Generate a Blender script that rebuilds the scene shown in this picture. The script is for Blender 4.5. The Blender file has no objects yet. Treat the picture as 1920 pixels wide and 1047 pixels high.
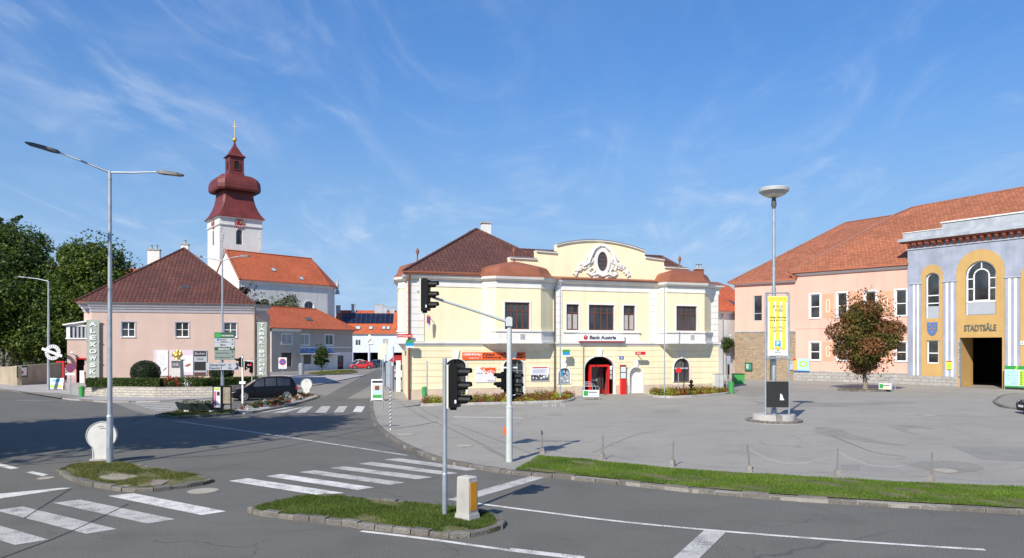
import bpy, bmesh, math, random
import numpy as np
from mathutils import Vector, Matrix
R = math.radians
random.seed(7)
scene = bpy.context.scene
COL = scene.collection

# ---------------------------------------------------------------- camera
CX, HZ, F, H = 960.0, 650.0, 1371.0, 4.0      # photo pixels (1920 wide); eye height in metres
cam_d = bpy.data.cameras.new("camera"); cam = bpy.data.objects.new("camera", cam_d); COL.objects.link(cam)
cam_d.sensor_width = 36.0; cam_d.lens = 36.0*F/1920.0; cam_d.shift_y = (HZ-523.5)/1920.0
cam_d.clip_start = 0.2; cam_d.clip_end = 6000
cam.location = (0, 0, H); cam.rotation_euler = (R(90), 0, 0)
scene.camera = cam
scene.render.resolution_x = 1024; scene.render.resolution_y = 558

# ---------------------------------------------------------------- light
SUN_AZ, SUN_EL = R(27), R(38)                 # the shadows run away from the viewer and to the right
L = Vector((math.sin(SUN_AZ)*math.cos(SUN_EL), math.cos(SUN_AZ)*math.cos(SUN_EL), -math.sin(SUN_EL)))
sd = bpy.data.lights.new("sun", 'SUN'); sd.energy = 5.0; sd.angle = R(0.53); sd.color = (1.0, 0.94, 0.84)
so = bpy.data.objects.new("sun", sd); COL.objects.link(so); so.rotation_euler = L.to_track_quat('-Z', 'Y').to_euler()
so.location = (-30, -40, 60)
w = bpy.data.worlds.new("World"); scene.world = w; w.use_nodes = True
nt = w.node_tree; nt.nodes.clear()
def N(nt, t, **k):
    n = nt.nodes.new(t)
    for a, b in k.items(): setattr(n, a, b)
    return n
sky = N(nt, 'ShaderNodeTexSky', sky_type='NISHITA', sun_disc=False)
sky.sun_elevation = SUN_EL; sky.sun_rotation = math.pi + SUN_AZ
sky.air_density = 1.15; sky.dust_density = 0.0; sky.ozone_density = 2.6; sky.altitude = 0
hs = N(nt, 'ShaderNodeHueSaturation'); hs.inputs['Saturation'].default_value = 1.42; hs.inputs['Value'].default_value = 1.85; hs.inputs['Hue'].default_value = 0.514
tc = N(nt, 'ShaderNodeTexCoord'); sp = N(nt, 'ShaderNodeSeparateXYZ')
nt.links.new(tc.outputs['Generated'], sp.inputs[0])
def M(nt, op, a, b=None, c=None, clamp=False):
    n = N(nt, 'ShaderNodeMath', operation=op); n.use_clamp = clamp
    for i, x in enumerate((a, b, c)):
        if x is None: continue
        if isinstance(x, (int, float)): n.inputs[i].default_value = x
        else: nt.links.new(x, n.inputs[i])
    return n.outputs[0]
den = M(nt, 'ADD', M(nt, 'MAXIMUM', sp.outputs['Z'], 0.0), 0.16)
cb = N(nt, 'ShaderNodeCombineXYZ')
nt.links.new(M(nt, 'DIVIDE', sp.outputs['X'], den), cb.inputs[0]); nt.links.new(M(nt, 'DIVIDE', sp.outputs['Y'], den), cb.inputs[1])
def cirrus(rot, scl, nscale, detail, dist, lo, hi, seed):
    mp = N(nt, 'ShaderNodeMapping'); mp.inputs['Rotation'].default_value = (0, 0, rot); mp.inputs['Scale'].default_value = scl
    mp.inputs['Location'].default_value = (seed, seed*1.7, 0)
    nt.links.new(cb.outputs[0], mp.inputs[0])
    no = N(nt, 'ShaderNodeTexNoise'); no.inputs['Scale'].default_value = nscale; no.inputs['Detail'].default_value = detail
    no.inputs['Roughness'].default_value = 0.6; no.inputs['Distortion'].default_value = dist
    nt.links.new(mp.outputs[0], no.inputs['Vector'])
    mr = N(nt, 'ShaderNodeMapRange', interpolation_type='SMOOTHSTEP'); mr.inputs['From Min'].default_value = lo; mr.inputs['From Max'].default_value = hi
    nt.links.new(no.outputs['Fac'], mr.inputs['Value'])
    return mr.outputs[0]
c1 = cirrus(R(62), (1.2, 0.6, 1), 1.25, 10, 1.9, 0.44, 0.84, 3.1)
c2 = cirrus(R(-28), (1.3, 0.7, 1), 1.5, 10, 2.4, 0.44, 0.84, 14.3)
c3 = cirrus(R(10), (1, 1, 1), 0.8, 4, 0.5, 0.38, 0.68, 5.0)
low = N(nt, 'ShaderNodeMapRange'); low.inputs['From Min'].default_value = 0.0; low.inputs['From Max'].default_value = 0.5
low.inputs['To Min'].default_value = 1.25; low.inputs['To Max'].default_value = 0.55
nt.links.new(sp.outputs['Z'], low.inputs['Value'])
fac = M(nt, 'MULTIPLY', M(nt, 'MULTIPLY', M(nt, 'ADD', M(nt, 'MULTIPLY', c1, 0.34), M(nt, 'MULTIPLY', c2, 0.6)), M(nt, 'ADD', M(nt, 'MULTIPLY', c3, 0.75), 0.28)), low.outputs[0], clamp=True)
mx = N(nt, 'ShaderNodeMix', data_type='RGBA'); mx.inputs['B'].default_value = (9.5, 10.8, 12.6, 1)
hz_ = N(nt, 'ShaderNodeMapRange', interpolation_type='SMOOTHSTEP'); hz_.inputs['From Min'].default_value = -0.05; hz_.inputs['From Max'].default_value = 0.42; hz_.inputs['To Min'].default_value = 0.50; hz_.inputs['To Max'].default_value = 1.0
nt.links.new(sp.outputs['Z'], hz_.inputs['Value']); vmul = N(nt, 'ShaderNodeVectorMath', operation='SCALE'); nt.links.new(sky.outputs[0], vmul.inputs[0]); nt.links.new(hz_.outputs[0], vmul.inputs['Scale'])
nt.links.new(vmul.outputs[0], hs.inputs['Color'])
hb = N(nt, 'ShaderNodeMix', data_type='RGBA'); hb.inputs['B'].default_value = (4.2, 7.0, 11.8, 1); hf = N(nt, 'ShaderNodeMapRange', interpolation_type='SMOOTHSTEP'); hf.inputs['From Min'].default_value = -0.06; hf.inputs['From Max'].default_value = 0.38; hf.inputs['To Min'].default_value = 0.92; hf.inputs['To Max'].default_value = 0.22
nt.links.new(sp.outputs['Z'], hf.inputs['Value']); nt.links.new(hf.outputs[0], hb.inputs['Factor']); nt.links.new(hs.outputs[0], hb.inputs['A']); nt.links.new(hb.outputs['Result'], mx.inputs['A']); nt.links.new(fac, mx.inputs['Factor'])
bg = N(nt, 'ShaderNodeBackground'); bg.inputs[1].default_value = 0.066
out = N(nt, 'ShaderNodeOutputWorld'); nt.links.new(mx.outputs['Result'], bg.inputs[0]); nt.links.new(bg.outputs[0], out.inputs[0])
vs = scene.view_settings; vs.view_transform = 'Standard'; vs.look = 'None'; vs.exposure = 0.25; vs.gamma = 1.0; vs.use_curve_mapping = False
scene.cycles.max_bounces = 6; scene.cycles.transparent_max_bounces = 8

# ---------------------------------------------------------------- pixel -> world
def G(u, v, z=0.0):
    d = (H-z)*F/(v-HZ); return Vector(((u-CX)/F*d, d, z))
def P(u, v, d): return Vector(((u-CX)/F*d, d, H+(HZ-v)/F*d))
def U(u, d): return Vector(((u-CX)/F*d, d, 0))
class Fac:
    """a facade in plan from A to B; local x runs along it, local y into the building, z up"""
    def __init__(s, A, B, z0=0.0):
        s.A = Vector((A[0], A[1], z0)); dd = Vector((B[0]-A[0], B[1]-A[1], 0)); s.len = dd.length; s.d = dd.normalized()
        s.n = Vector((s.d.y, -s.d.x, 0)); s.rot = math.atan2(s.d.y, s.d.x); s.z0 = z0
    def loc(s, u, v, off=0.0):
        r = Vector(((u-CX)/F, 1, (HZ-v)/F)); C = Vector((0, 0, H))
        t = (off + (s.A-C).dot(s.n))/r.dot(s.n); p = C+r*t
        return (p-s.A).dot(s.d), p.z-s.z0
    def s(s_, u, off=0.0): return s_.loc(u, HZ, off)[0]
    def w(s_, x, y, z=0): return s_.A + s_.d*x - s_.n*y + Vector((0, 0, z))

# ---------------------------------------------------------------- materials
MATS = {}
def mat(name, col, rough=0.85, var=0.12, scale=1.5, detail=5, bump=0.0, bscale=20.0, metal=0.0, streak=0.0, col2=None, spec=0.5,
        pattern=None, worn=0.0, cracks=0.0, emit=0.0, fine=0.0, island=0.0, trans=0.0, coat=0.0, dirt=0.0):
    if name in MATS: return MATS[name]
    m = bpy.data.materials.new(name); m.use_nodes = True; nt = m.node_tree; nt.nodes.clear()
    o = N(nt, 'ShaderNodeOutputMaterial'); b = N(nt, 'ShaderNodeBsdfPrincipled'); nt.links.new(b.outputs[0], o.inputs[0])
    b.inputs['Roughness'].default_value = rough; b.inputs['Metallic'].default_value = metal; b.inputs['Specular IOR Level'].default_value = spec
    b.inputs['Coat Weight'].default_value = coat
    tc = N(nt, 'ShaderNodeTexCoord'); obj = tc.outputs['Object']; uv = tc.outputs['UV']
    def noise(vec, s, det=4, sc=None, dist=0):
        if sc:
            mp = N(nt, 'ShaderNodeMapping'); mp.inputs['Scale'].default_value = sc; nt.links.new(vec, mp.inputs[0]); vec = mp.outputs[0]
        n = N(nt, 'ShaderNodeTexNoise'); n.inputs['Scale'].default_value = s; n.inputs['Detail'].default_value = det; n.inputs['Distortion'].default_value = dist
        nt.links.new(vec, n.inputs['Vector']); return n.outputs['Fac']
    def mixc(fac, A, B, bt='MIX'):
        x = N(nt, 'ShaderNodeMix', data_type='RGBA', blend_type=bt)
        for nm, q in (('Factor', fac), ('A', A), ('B', B)):
            if isinstance(q, tuple): x.inputs[nm].default_value = (*q[:3], 1)
            elif isinstance(q, (int, float)): x.inputs[nm].default_value = q
            else: nt.links.new(q, x.inputs[nm])
        return x.outputs['Result']
    def rng(v, a, b_, c, d_):
        x = N(nt, 'ShaderNodeMapRange'); nt.links.new(v, x.inputs['Value'])
        for k, q in zip(('From Min', 'From Max', 'To Min', 'To Max'), (a, b_, c, d_)): x.inputs[k].default_value = q
        return x.outputs[0]
    c = tuple(col)
    lo = tuple(x*(1-var) for x in c); hi = tuple(min(1, x*(1+var)) for x in c)
    if col2: hi = col2
    color = mixc(rng(noise(obj, scale, detail), 0.3, 0.7, 0, 1), lo, hi)
    height = None
    if fine:
        f = noise(obj, 32, 3); color = mixc(rng(f, 0.25, 0.75, 0, 1), color, tuple(x*(1+fine*2) for x in c)) if False else mixc(fine, color, mixc(rng(f, 0.35, 0.65, 0, 1), tuple(x*0.45 for x in c), tuple(x*1.7 for x in c)))
    if streak:
        f = rng(noise(obj, 1.0, 5, (1.3, 1.3, 0.10)), 0.42, 0.72, 0, streak); color = mixc(f, color, tuple(x*0.62 for x in c))
    if dirt:
        f = rng(noise(obj, 0.55, 6, None, 0.6), 0.5, 0.75, 0, dirt); color = mixc(f, color, tuple(x*0.5 for x in c))
    if cracks:      # fine cracks, drawn by the edges of large cells and broken up by noise
        mp = N(nt, 'ShaderNodeMapping'); nt.links.new(obj, mp.inputs[0]); nz = N(nt, 'ShaderNodeTexNoise'); nz.inputs['Scale'].default_value = 0.9; nz.inputs['Detail'].default_value = 5; nt.links.new(obj, nz.inputs['Vector'])
        vm = N(nt, 'ShaderNodeVectorMath', operation='MULTIPLY_ADD'); vm.inputs[1].default_value = (1.6, 1.6, 0); nt.links.new(nz.outputs['Color'], vm.inputs[0]); nt.links.new(obj, vm.inputs[2])
        ve = N(nt, 'ShaderNodeTexVoronoi'); ve.feature = 'DISTANCE_TO_EDGE'; ve.inputs['Scale'].default_value = 0.16; nt.links.new(vm.outputs[0], ve.inputs['Vector'])
        f = M(nt, 'MULTIPLY', rng(ve.outputs['Distance'], 0.0, 0.006, cracks, 0), rng(noise(obj, .25, 3), .45, .6, 0, 1)); color = mixc(f, color, tuple(x*0.35 for x in c))
        f = rng(noise(obj, 0.35, 6, (1, 4.5, 1), 0.8), 0.52, 0.78, 0, cracks*.45); color = mixc(f, color, tuple(x*0.66 for x in c))      # tyre and oil smears
        f = rng(noise(obj, 1.7, 3), 0.68, 0.74, 0, cracks*.6); color = mixc(f, color, tuple(x*0.6 for x in c))
    if worn:
        f = rng(M(nt, 'ADD', M(nt, 'MULTIPLY', noise(obj, 26, 5), 0.55), M(nt, 'MULTIPLY', noise(obj, 2.2, 6), 0.45)), 0.50, 0.60, 0, worn); color = mixc(f, color, (0.13, 0.125, 0.118))
    if island:
        ge = N(nt, 'ShaderNodeNewGeometry'); f = ge.outputs['Random Per Island']
        color = mixc(rng(f, 0, 1, 0, island), color, tuple(x*0.35 for x in c)) if not col2 else mixc(f, color, mixc(0.5, color, tuple(x*0.5 for x in c)))
    if pattern:
        kind = pattern[0]
        if kind in ('brick', 'tile'):
            _, bw, bh, mort, cm, offs, cv = pattern[:7]
            br = N(nt, 'ShaderNodeTexBrick'); br.offset = offs; br.inputs['Scale'].default_value = 1
            br.inputs['Brick Width'].default_value = bw; br.inputs['Row Height'].default_value = bh; br.inputs['Mortar Size'].default_value = mort
            br.inputs['Mortar Smooth'].default_value = 0.2; br.inputs['Bias'].default_value = 0
            nt.links.new(uv, br.inputs['Vector'])
            br.inputs['Color1'].default_value = (1-cv,)*3+(1,); br.inputs['Color2'].default_value = (1+cv,)*3+(1,); br.inputs['Mortar'].default_value = (1, 1, 1, 1)
            color = mixc(1.0, color, br.outputs['Color'], 'MULTIPLY')
            color = mixc(br.outputs['Fac'], color, cm)
            height = M(nt, 'SUBTRACT', 1.0, br.outputs['Fac'])
            if kind == 'tile':   # rows overlap like shingles: a saw tooth up the slope
                su = N(nt, 'ShaderNodeSeparateXYZ'); nt.links.new(uv, su.inputs[0])
                saw = M(nt, 'FRACT', M(nt, 'DIVIDE', su.outputs['Y'], bh)); wv = M(nt, 'ABSOLUTE', M(nt, 'SINE', M(nt, 'MULTIPLY', su.outputs['X'], math.pi/bw)))
                height = M(nt, 'ADD', M(nt, 'MULTIPLY', height, 0.5), M(nt, 'ADD', M(nt, 'SUBTRACT', 1.0, saw), M(nt, 'MULTIPLY', wv, 0.8)))
        elif kind == 'rubble':
            _, s_, cm, ca, cbb = pattern
            vo = N(nt, 'ShaderNodeTexVoronoi'); vo.feature = 'F1'; mp = N(nt, 'ShaderNodeMapping'); mp.inputs['Scale'].default_value = (1, 1.7, 1)
            nt.links.new(uv, mp.inputs[0]); nt.links.new(mp.outputs[0], vo.inputs['Vector']); vo.inputs['Scale'].default_value = s_
            ve = N(nt, 'ShaderNodeTexVoronoi'); ve.feature = 'DISTANCE_TO_EDGE'; nt.links.new(mp.outputs[0], ve.inputs['Vector']); ve.inputs['Scale'].default_value = s_
            sc_ = N(nt, 'ShaderNodeSeparateColor'); nt.links.new(vo.outputs['Color'], sc_.inputs[0])
            color = mixc(sc_.outputs[0], ca, cbb); color = mixc(rng(sc_.outputs[1], 0, 1, 0, 0.45), color, (0.5, 0.42, 0.3))
            color = mixc(rng(noise(obj, 14, 4), 0.3, 0.7, 0, 0.3), color, tuple(x*0.5 for x in ca))
            e = rng(ve.outputs['Distance'], 0.0, 0.09, 0, 1); color = mixc(e, cm, color); height = e
    nt.links.new(color, b.inputs['Base Color'])
    if bump or height is not None:
        bp = N(nt, 'ShaderNodeBump'); bp.inputs['Strength'].default_value = min(1, bump if bump else 0.5); bp.inputs['Distance'].default_value = 0.03
        hn = noise(obj, bscale, 4)
        if height is not None: hn = M(nt, 'ADD', height, M(nt, 'MULTIPLY', hn, 0.35))
        nt.links.new(hn, bp.inputs['Height']); nt.links.new(bp.outputs[0], b.inputs['Normal'])
    if emit:
        nt.links.new(color, b.inputs['Emission Color']); b.inputs['Emission Strength'].default_value = emit
    if trans:
        t = N(nt, 'ShaderNodeBsdfTranslucent'); nt.links.new(color, t.inputs[0]); ms = N(nt, 'ShaderNodeMixShader'); ms.inputs[0].default_value = trans
        nt.links.new(b.outputs[0], ms.inputs[1]); nt.links.new(t.outputs[0], ms.inputs[2]); nt.links.new(ms.outputs[0], o.inputs[0])
    MATS[name] = m; return m

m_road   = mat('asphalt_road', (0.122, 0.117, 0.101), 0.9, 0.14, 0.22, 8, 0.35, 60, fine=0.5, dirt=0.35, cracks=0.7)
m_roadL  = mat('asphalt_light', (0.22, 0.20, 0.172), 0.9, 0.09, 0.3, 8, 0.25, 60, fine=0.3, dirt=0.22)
m_plaza  = mat('asphalt_plaza', (0.285, 0.266, 0.232), 0.9, 0.10, 0.18, 9, 0.3, 55, fine=0.32, dirt=0.25, cracks=0.5)
m_patch  = mat('asphalt_patch', (0.235, 0.222, 0.195), 0.9, 0.10, 0.8, 6, 0.2, 50, fine=0.25, dirt=0.3)
m_patchD = mat('asphalt_stain', (0.235, 0.22, 0.19), 0.85, 0.14, 1.2, 6, 0.2, 50, fine=0.25)
m_darkline   = mat('dark_line', (0.05, 0.05, 0.05), 0.7, 0.2)
m_pave   = mat('pavement', (0.36, 0.335, 0.315), 0.9, 0.1, 0.5, 7, 0.2, 40, fine=0.2, dirt=0.3)
m_pink   = mat('pink_pavement', (0.36, 0.27, 0.26), 0.9, 0.1, 0.7, 7, 0.2, 40, fine=0.2, dirt=0.3)
m_paint  = mat('road_paint', (0.68, 0.655, 0.605), 0.7, 0.07, 2.5, 8, 0.1, 40, fine=0.12, dirt=0.3, worn=0.75)
m_paintO = mat('road_paint_worn', (0.46, 0.445, 0.41), 0.8, 0.12, 3, 8, 0.1, 40, fine=0.25, dirt=0.25, worn=0.8)
m_granite= mat('granite_kerb', (0.185, 0.168, 0.145), 0.9, 0.4, 3.5, 6, 0.9, 18, fine=0.45, island=0.5, dirt=.4)
m_conc   = mat('concrete', (0.46, 0.44, 0.40), 0.85, 0.14, 2.5, 7, 0.25, 25, streak=0.5, fine=0.12)
m_white  = mat('white_plaster', (0.80, 0.77, 0.71), 0.85, 0.05, 0.8, 6, 0.1, 30, streak=0.28)
m_whiteP = mat('white_paint', (0.80, 0.79, 0.76), 0.45, 0.03)
m_cream  = mat('cream_plaster', (0.90, 0.785, 0.515), 0.85, 0.055, 0.5, 7, 0.12, 30, streak=0.26)
m_plinth = mat('beige_plinth', (0.62, 0.49, 0.37), 0.85, 0.07, 1.2, 6, 0.1, 30, streak=0.35)
m_pinkw  = mat('pink_beige_plaster', (0.58, 0.43, 0.36), 0.85, 0.05, 0.7, 5, 0.06, 30, streak=0.16)
m_lilac  = mat('lilac_grey_trim', (0.44, 0.40, 0.45), 0.8, 0.05)
m_salmon = mat('salmon_plaster', (0.77, 0.445, 0.345), 0.85, 0.05, 0.5, 5, 0.06, 30, streak=0.22)
m_orangeP= mat('orange_panel_plaster', (0.70, 0.36, 0.22), 0.85, 0.05, 0.8, 5, 0.06, 30)
m_blueP  = mat('blue_violet_plaster', (0.345, 0.375, 0.455), 0.85, 0.15, 0.9, 9, 0.12, 30, streak=0.5)
m_gold   = mat('ochre_plaster', (0.56, 0.355, 0.125), 0.85, 0.06, 0.8, 7, 0.08, 30, streak=0.3)
m_greyP  = mat('weathered_grey_plaster', (0.40, 0.43, 0.46), 0.85, 0.18, 1.1, 8, 0.15, 25, streak=0.6)
m_redP   = mat('brick_red_trim', (0.42, 0.13, 0.07), 0.8, 0.08)
m_taupe  = mat('taupe_plaster', (0.47, 0.41, 0.35), 0.85, 0.04, 0.7, 5, 0.06, 30, streak=0.16)
m_bluew  = mat('pale_blue_plaster', (0.62, 0.68, 0.78), 0.85, 0.03, 0.7, 5, 0.05, 30)
m_churchw= mat('church_plaster', (0.70, 0.69, 0.65), 0.85, 0.07, 0.35, 7, 0.1, 20, streak=0.3)
m_tileD  = mat('dark_roof_tiles', (0.120, 0.040, 0.024), 0.62, 0.22, 0.5, 6, 1.0, pattern=('tile', 0.36, 0.40, 0.028, (0.040, 0.016, 0.013), 0.0, 0.20))
m_tileB  = mat('brown_roof_tiles', (0.125, 0.048, 0.032), 0.65, 0.18, 0.4, 6, 1.0, pattern=('tile', 0.34, 0.36, 0.022, (0.055, 0.024, 0.019), 0.5, 0.18))
m_tileR  = mat('red_roof_tiles', (0.50, 0.115, 0.040), 0.75, 0.14, 0.3, 6, 0.8, pattern=('tile', 0.30, 0.32, 0.014, (0.26, 0.055, 0.025), 0.5, 0.16))
m_tileO  = mat('weathered_orange_tiles', (0.38, 0.128, 0.056), 0.78, 0.14, 0.25, 8, 1.0, pattern=('tile', 0.42, 0.40, 0.024, (0.19, 0.06, 0.03), 0.5, 0.2), dirt=0.12)
m_copper = mat('rust_brown_sheet', (0.27, 0.092, 0.045), 0.6, 0.16, 0.8, 6, 0.1, 10, streak=0.25)
m_redmet = mat('dark_red_sheet_metal', (0.155, 0.026, 0.020), 0.55, 0.28, 0.45, 8, 0.6, pattern=('brick', 0.75, 60, 0.035, (0.11, 0.02, 0.02), 0.0, 0.08), dirt=0.2)
m_ridge  = mat('ridge_tiles', (0.28, 0.13, 0.09), 0.8, 0.2, 3)
m_gutter = mat('zinc_gutter', (0.42, 0.45, 0.48), 0.45, 0.1, metal=0.6)
m_galv   = mat('galvanised_steel', (0.42, 0.46, 0.49), 0.5, 0.14, 3, 6, metal=0.55, streak=0.3)
m_polegr = mat('grey_painted_pole', (0.52, 0.56, 0.54), 0.5, 0.08, 2, 6, streak=0.3)
m_cream2 = mat('cream_enamel', (0.66, 0.65, 0.52), 0.5, 0.04)
m_black  = mat('black_plastic', (0.006, 0.0065, 0.007), 0.5, 0.2, spec=0.2)
m_blackG = mat('black_car_paint', (0.006, 0.0065, 0.009), 0.22, 0.1, spec=0.25)
m_tyre   = mat('tyre_rubber', (0.02, 0.02, 0.02), 0.85, 0.2)
m_alu    = mat('alloy', (0.55, 0.56, 0.58), 0.35, 0.05, metal=0.8)
m_glass  = mat('dark_glass', (0.012, 0.015, 0.018), 0.05, 0.4, 0.55, 4, spec=0.75, col2=(0.075, 0.078, 0.075))
m_glassB = mat('sky_glass', (0.05, 0.075, 0.09), 0.05, 0.3, 0.6, spec=1.0)
m_blind  = mat('curtain', (0.42, 0.40, 0.37), 0.8, 0.08, 6)
m_dark   = mat('dark_interior', (0.012, 0.010, 0.009), 0.9, 0.2)  # near-black colour stands in for the shade deep inside openings
m_brownF = mat('dark_brown_frame', (0.125, 0.052, 0.038), 0.5, 0.1)
m_red    = mat('red_paint', (0.66, 0.018, 0.014), 0.4, 0.05)
m_redD   = mat('deep_red', (0.30, 0.01, 0.01), 0.5, 0.05)
m_orangeS= mat('orange_sign', (0.85, 0.12, 0.02), 0.5, 0.05)
m_amber  = mat('amber_lens', (0.80, 0.32, 0.01), 0.35, 0.12, 6)
m_green  = mat('green_sign', (0.03, 0.32, 0.06), 0.5, 0.06)
m_greenD = mat('dark_green', (0.015, 0.07, 0.03), 0.5, 0.1)
m_greenB = mat('bin_green', (0.06, 0.33, 0.08), 0.5, 0.1)
m_lime   = mat('lime_sign', (0.42, 0.66, 0.06), 0.5, 0.05)
m_yellow = mat('yellow_print', (0.88, 0.72, 0.06), 0.6, 0.05)
m_blue   = mat('blue_sign', (0.02, 0.12, 0.42), 0.5, 0.05)
m_blueL  = mat('light_blue_sign', (0.02, 0.33, 0.62), 0.5, 0.05)
m_paleB  = mat('pale_blue_print', (0.40, 0.62, 0.72), 0.6, 0.08)
m_print  = mat('white_print', (0.78, 0.78, 0.78), 0.5, 0.03)
m_pinkPr = mat('pink_print', (0.72, 0.58, 0.66), 0.6, 0.06, 1.5)
m_greyS  = mat('grey_sign', (0.42, 0.44, 0.47), 0.5, 0.05)
m_greyG  = mat('grey_green_sign', (0.22, 0.27, 0.24), 0.5, 0.05)
m_sage   = mat('sage_glass_panel', (0.38, 0.42, 0.35), 0.25, 0.05)
m_navy   = mat('navy_print', (0.03, 0.03, 0.09), 0.5, 0.05)
m_ink    = mat('black_ink', (0.02, 0.02, 0.02), 0.6, 0.05)
m_darkgr = mat('dark_grey_ink', (0.10, 0.10, 0.10), 0.6, 0.05)
m_goldD  = mat('dull_gilding', (0.42, 0.31, 0.12), 0.4, 0.1, metal=0.7)
m_goldM  = mat('gilding', (0.85, 0.60, 0.16), 0.3, 0.1, metal=0.8)
m_solar  = mat('solar_cells', (0.010, 0.016, 0.040), 0.15, 0.15, pattern=('brick', 1.0, 60, 0.015, (0.12, 0.14, 0.18), 0, 0.1))
m_terra  = mat('soil', (0.12, 0.085, 0.055), 0.95, 0.25, 4, 6, 0.6, 30)
m_bark   = mat('bark', (0.11, 0.08, 0.06), 0.95, 0.3, 6, 6, 0.8, 22)
m_blockW = mat('stone_block_wall', (0.46, 0.42, 0.36), 0.9, 0.14, 2, 6, 0.9, pattern=('brick', 0.55, 0.2, 0.014, (0.24, 0.21, 0.18), 0.5, 0.10))
m_slab   = mat('grey_stone_cladding', (0.38, 0.36, 0.33), 0.85, 0.12, 2, 6, 0.7, pattern=('brick', 0.8, 0.33, 0.018, (0.19, 0.18, 0.165), 0.5, 0.08))
m_rubble = mat('rubble_stone', (0.4, 0.3, 0.2), 0.9, pattern=('rubble', 2.6, (0.36, 0.30, 0.22), (0.42, 0.27, 0.16), (0.24, 0.20, 0.14)), bump=1.0)
m_oldwall= mat('old_render_wall', (0.42, 0.35, 0.25), 0.9, 0.14, 0.9, 8, 0.3, 14, streak=0.5)
m_grassB = mat('turf_soil', (0.12, 0.115, 0.04), 0.95, 0.35, 2.2, 8, 0.5, 30, dirt=0.5)
m_ground = mat('far_ground', (0.16, 0.16, 0.13), 0.95, 0.15, 0.05, 6)
m_manh   = mat('manhole_iron', (0.27, 0.22, 0.18), 0.7, 0.2, 9, 4, 0.6, 60)
m_manhB  = mat('manhole_concrete', (0.36, 0.33, 0.27), 0.8, 0.15, 6, 4, 0.3, 40)
def leafmat(name, c, c2, trans=0.35): return mat(name, c, 0.55, 0.2, 0.5, 3, col2=c2, island=0.5, trans=trans, spec=0.35)
m_leafG = leafmat('leaf_green', (0.08, 0.13, 0.016), (0.17, 0.235, 0.03))
m_leafD = leafmat('leaf_dark_green', (0.042, 0.078, 0.014), (0.085, 0.135, 0.024))
m_leafP = leafmat('leaf_plum', (0.03, 0.014, 0.012), (0.06, 0.03, 0.02))
m_leafS = leafmat('leaf_silver', (0.14, 0.17, 0.10), (0.24, 0.27, 0.15))
m_leafR = leafmat('leaf_rust', (0.20, 0.088, 0.03), (0.32, 0.15, 0.055), .3)
m_leafO = leafmat('leaf_olive_rust', (0.10, 0.11, 0.02), (0.20, 0.17, 0.03), .3)
m_hedge = leafmat('leaf_hedge', (0.05, 0.085, 0.015), (0.09, 0.13, 0.025), 0.15)
m_hedgeD= leafmat('leaf_yew', (0.014, 0.03, 0.009), (0.03, 0.055, 0.014), 0.1)
m_flowR = leafmat('flower_rust_red', (0.28, 0.045, 0.02), (0.36, 0.10, 0.03))
m_flowY = leafmat('flower_lime', (0.36, 0.46, 0.03), (0.55, 0.60, 0.06))
m_flowD = leafmat('flower_red', (0.55, 0.015, 0.02), (0.65, 0.05, 0.05), 0.1)
m_flowW = leafmat('flower_white', (0.6, 0.6, 0.58), (0.75, 0.72, 0.7), 0.1)
m_blade = leafmat('grass_blade', (0.12, 0.225, 0.02), (0.22, 0.34, 0.035), 0.4)
m_bladeM= leafmat('weedy_grass_blade', (0.085, 0.14, 0.018), (0.17, 0.23, 0.035), 0.3)
m_bladeD= leafmat('dry_grass_blade', (0.13, 0.16, 0.03), (0.22, 0.22, 0.06), 0.3)
m_litter= leafmat('leaf_litter', (0.22, 0.10, 0.04), (0.36, 0.19, 0.08), 0.1)

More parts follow.
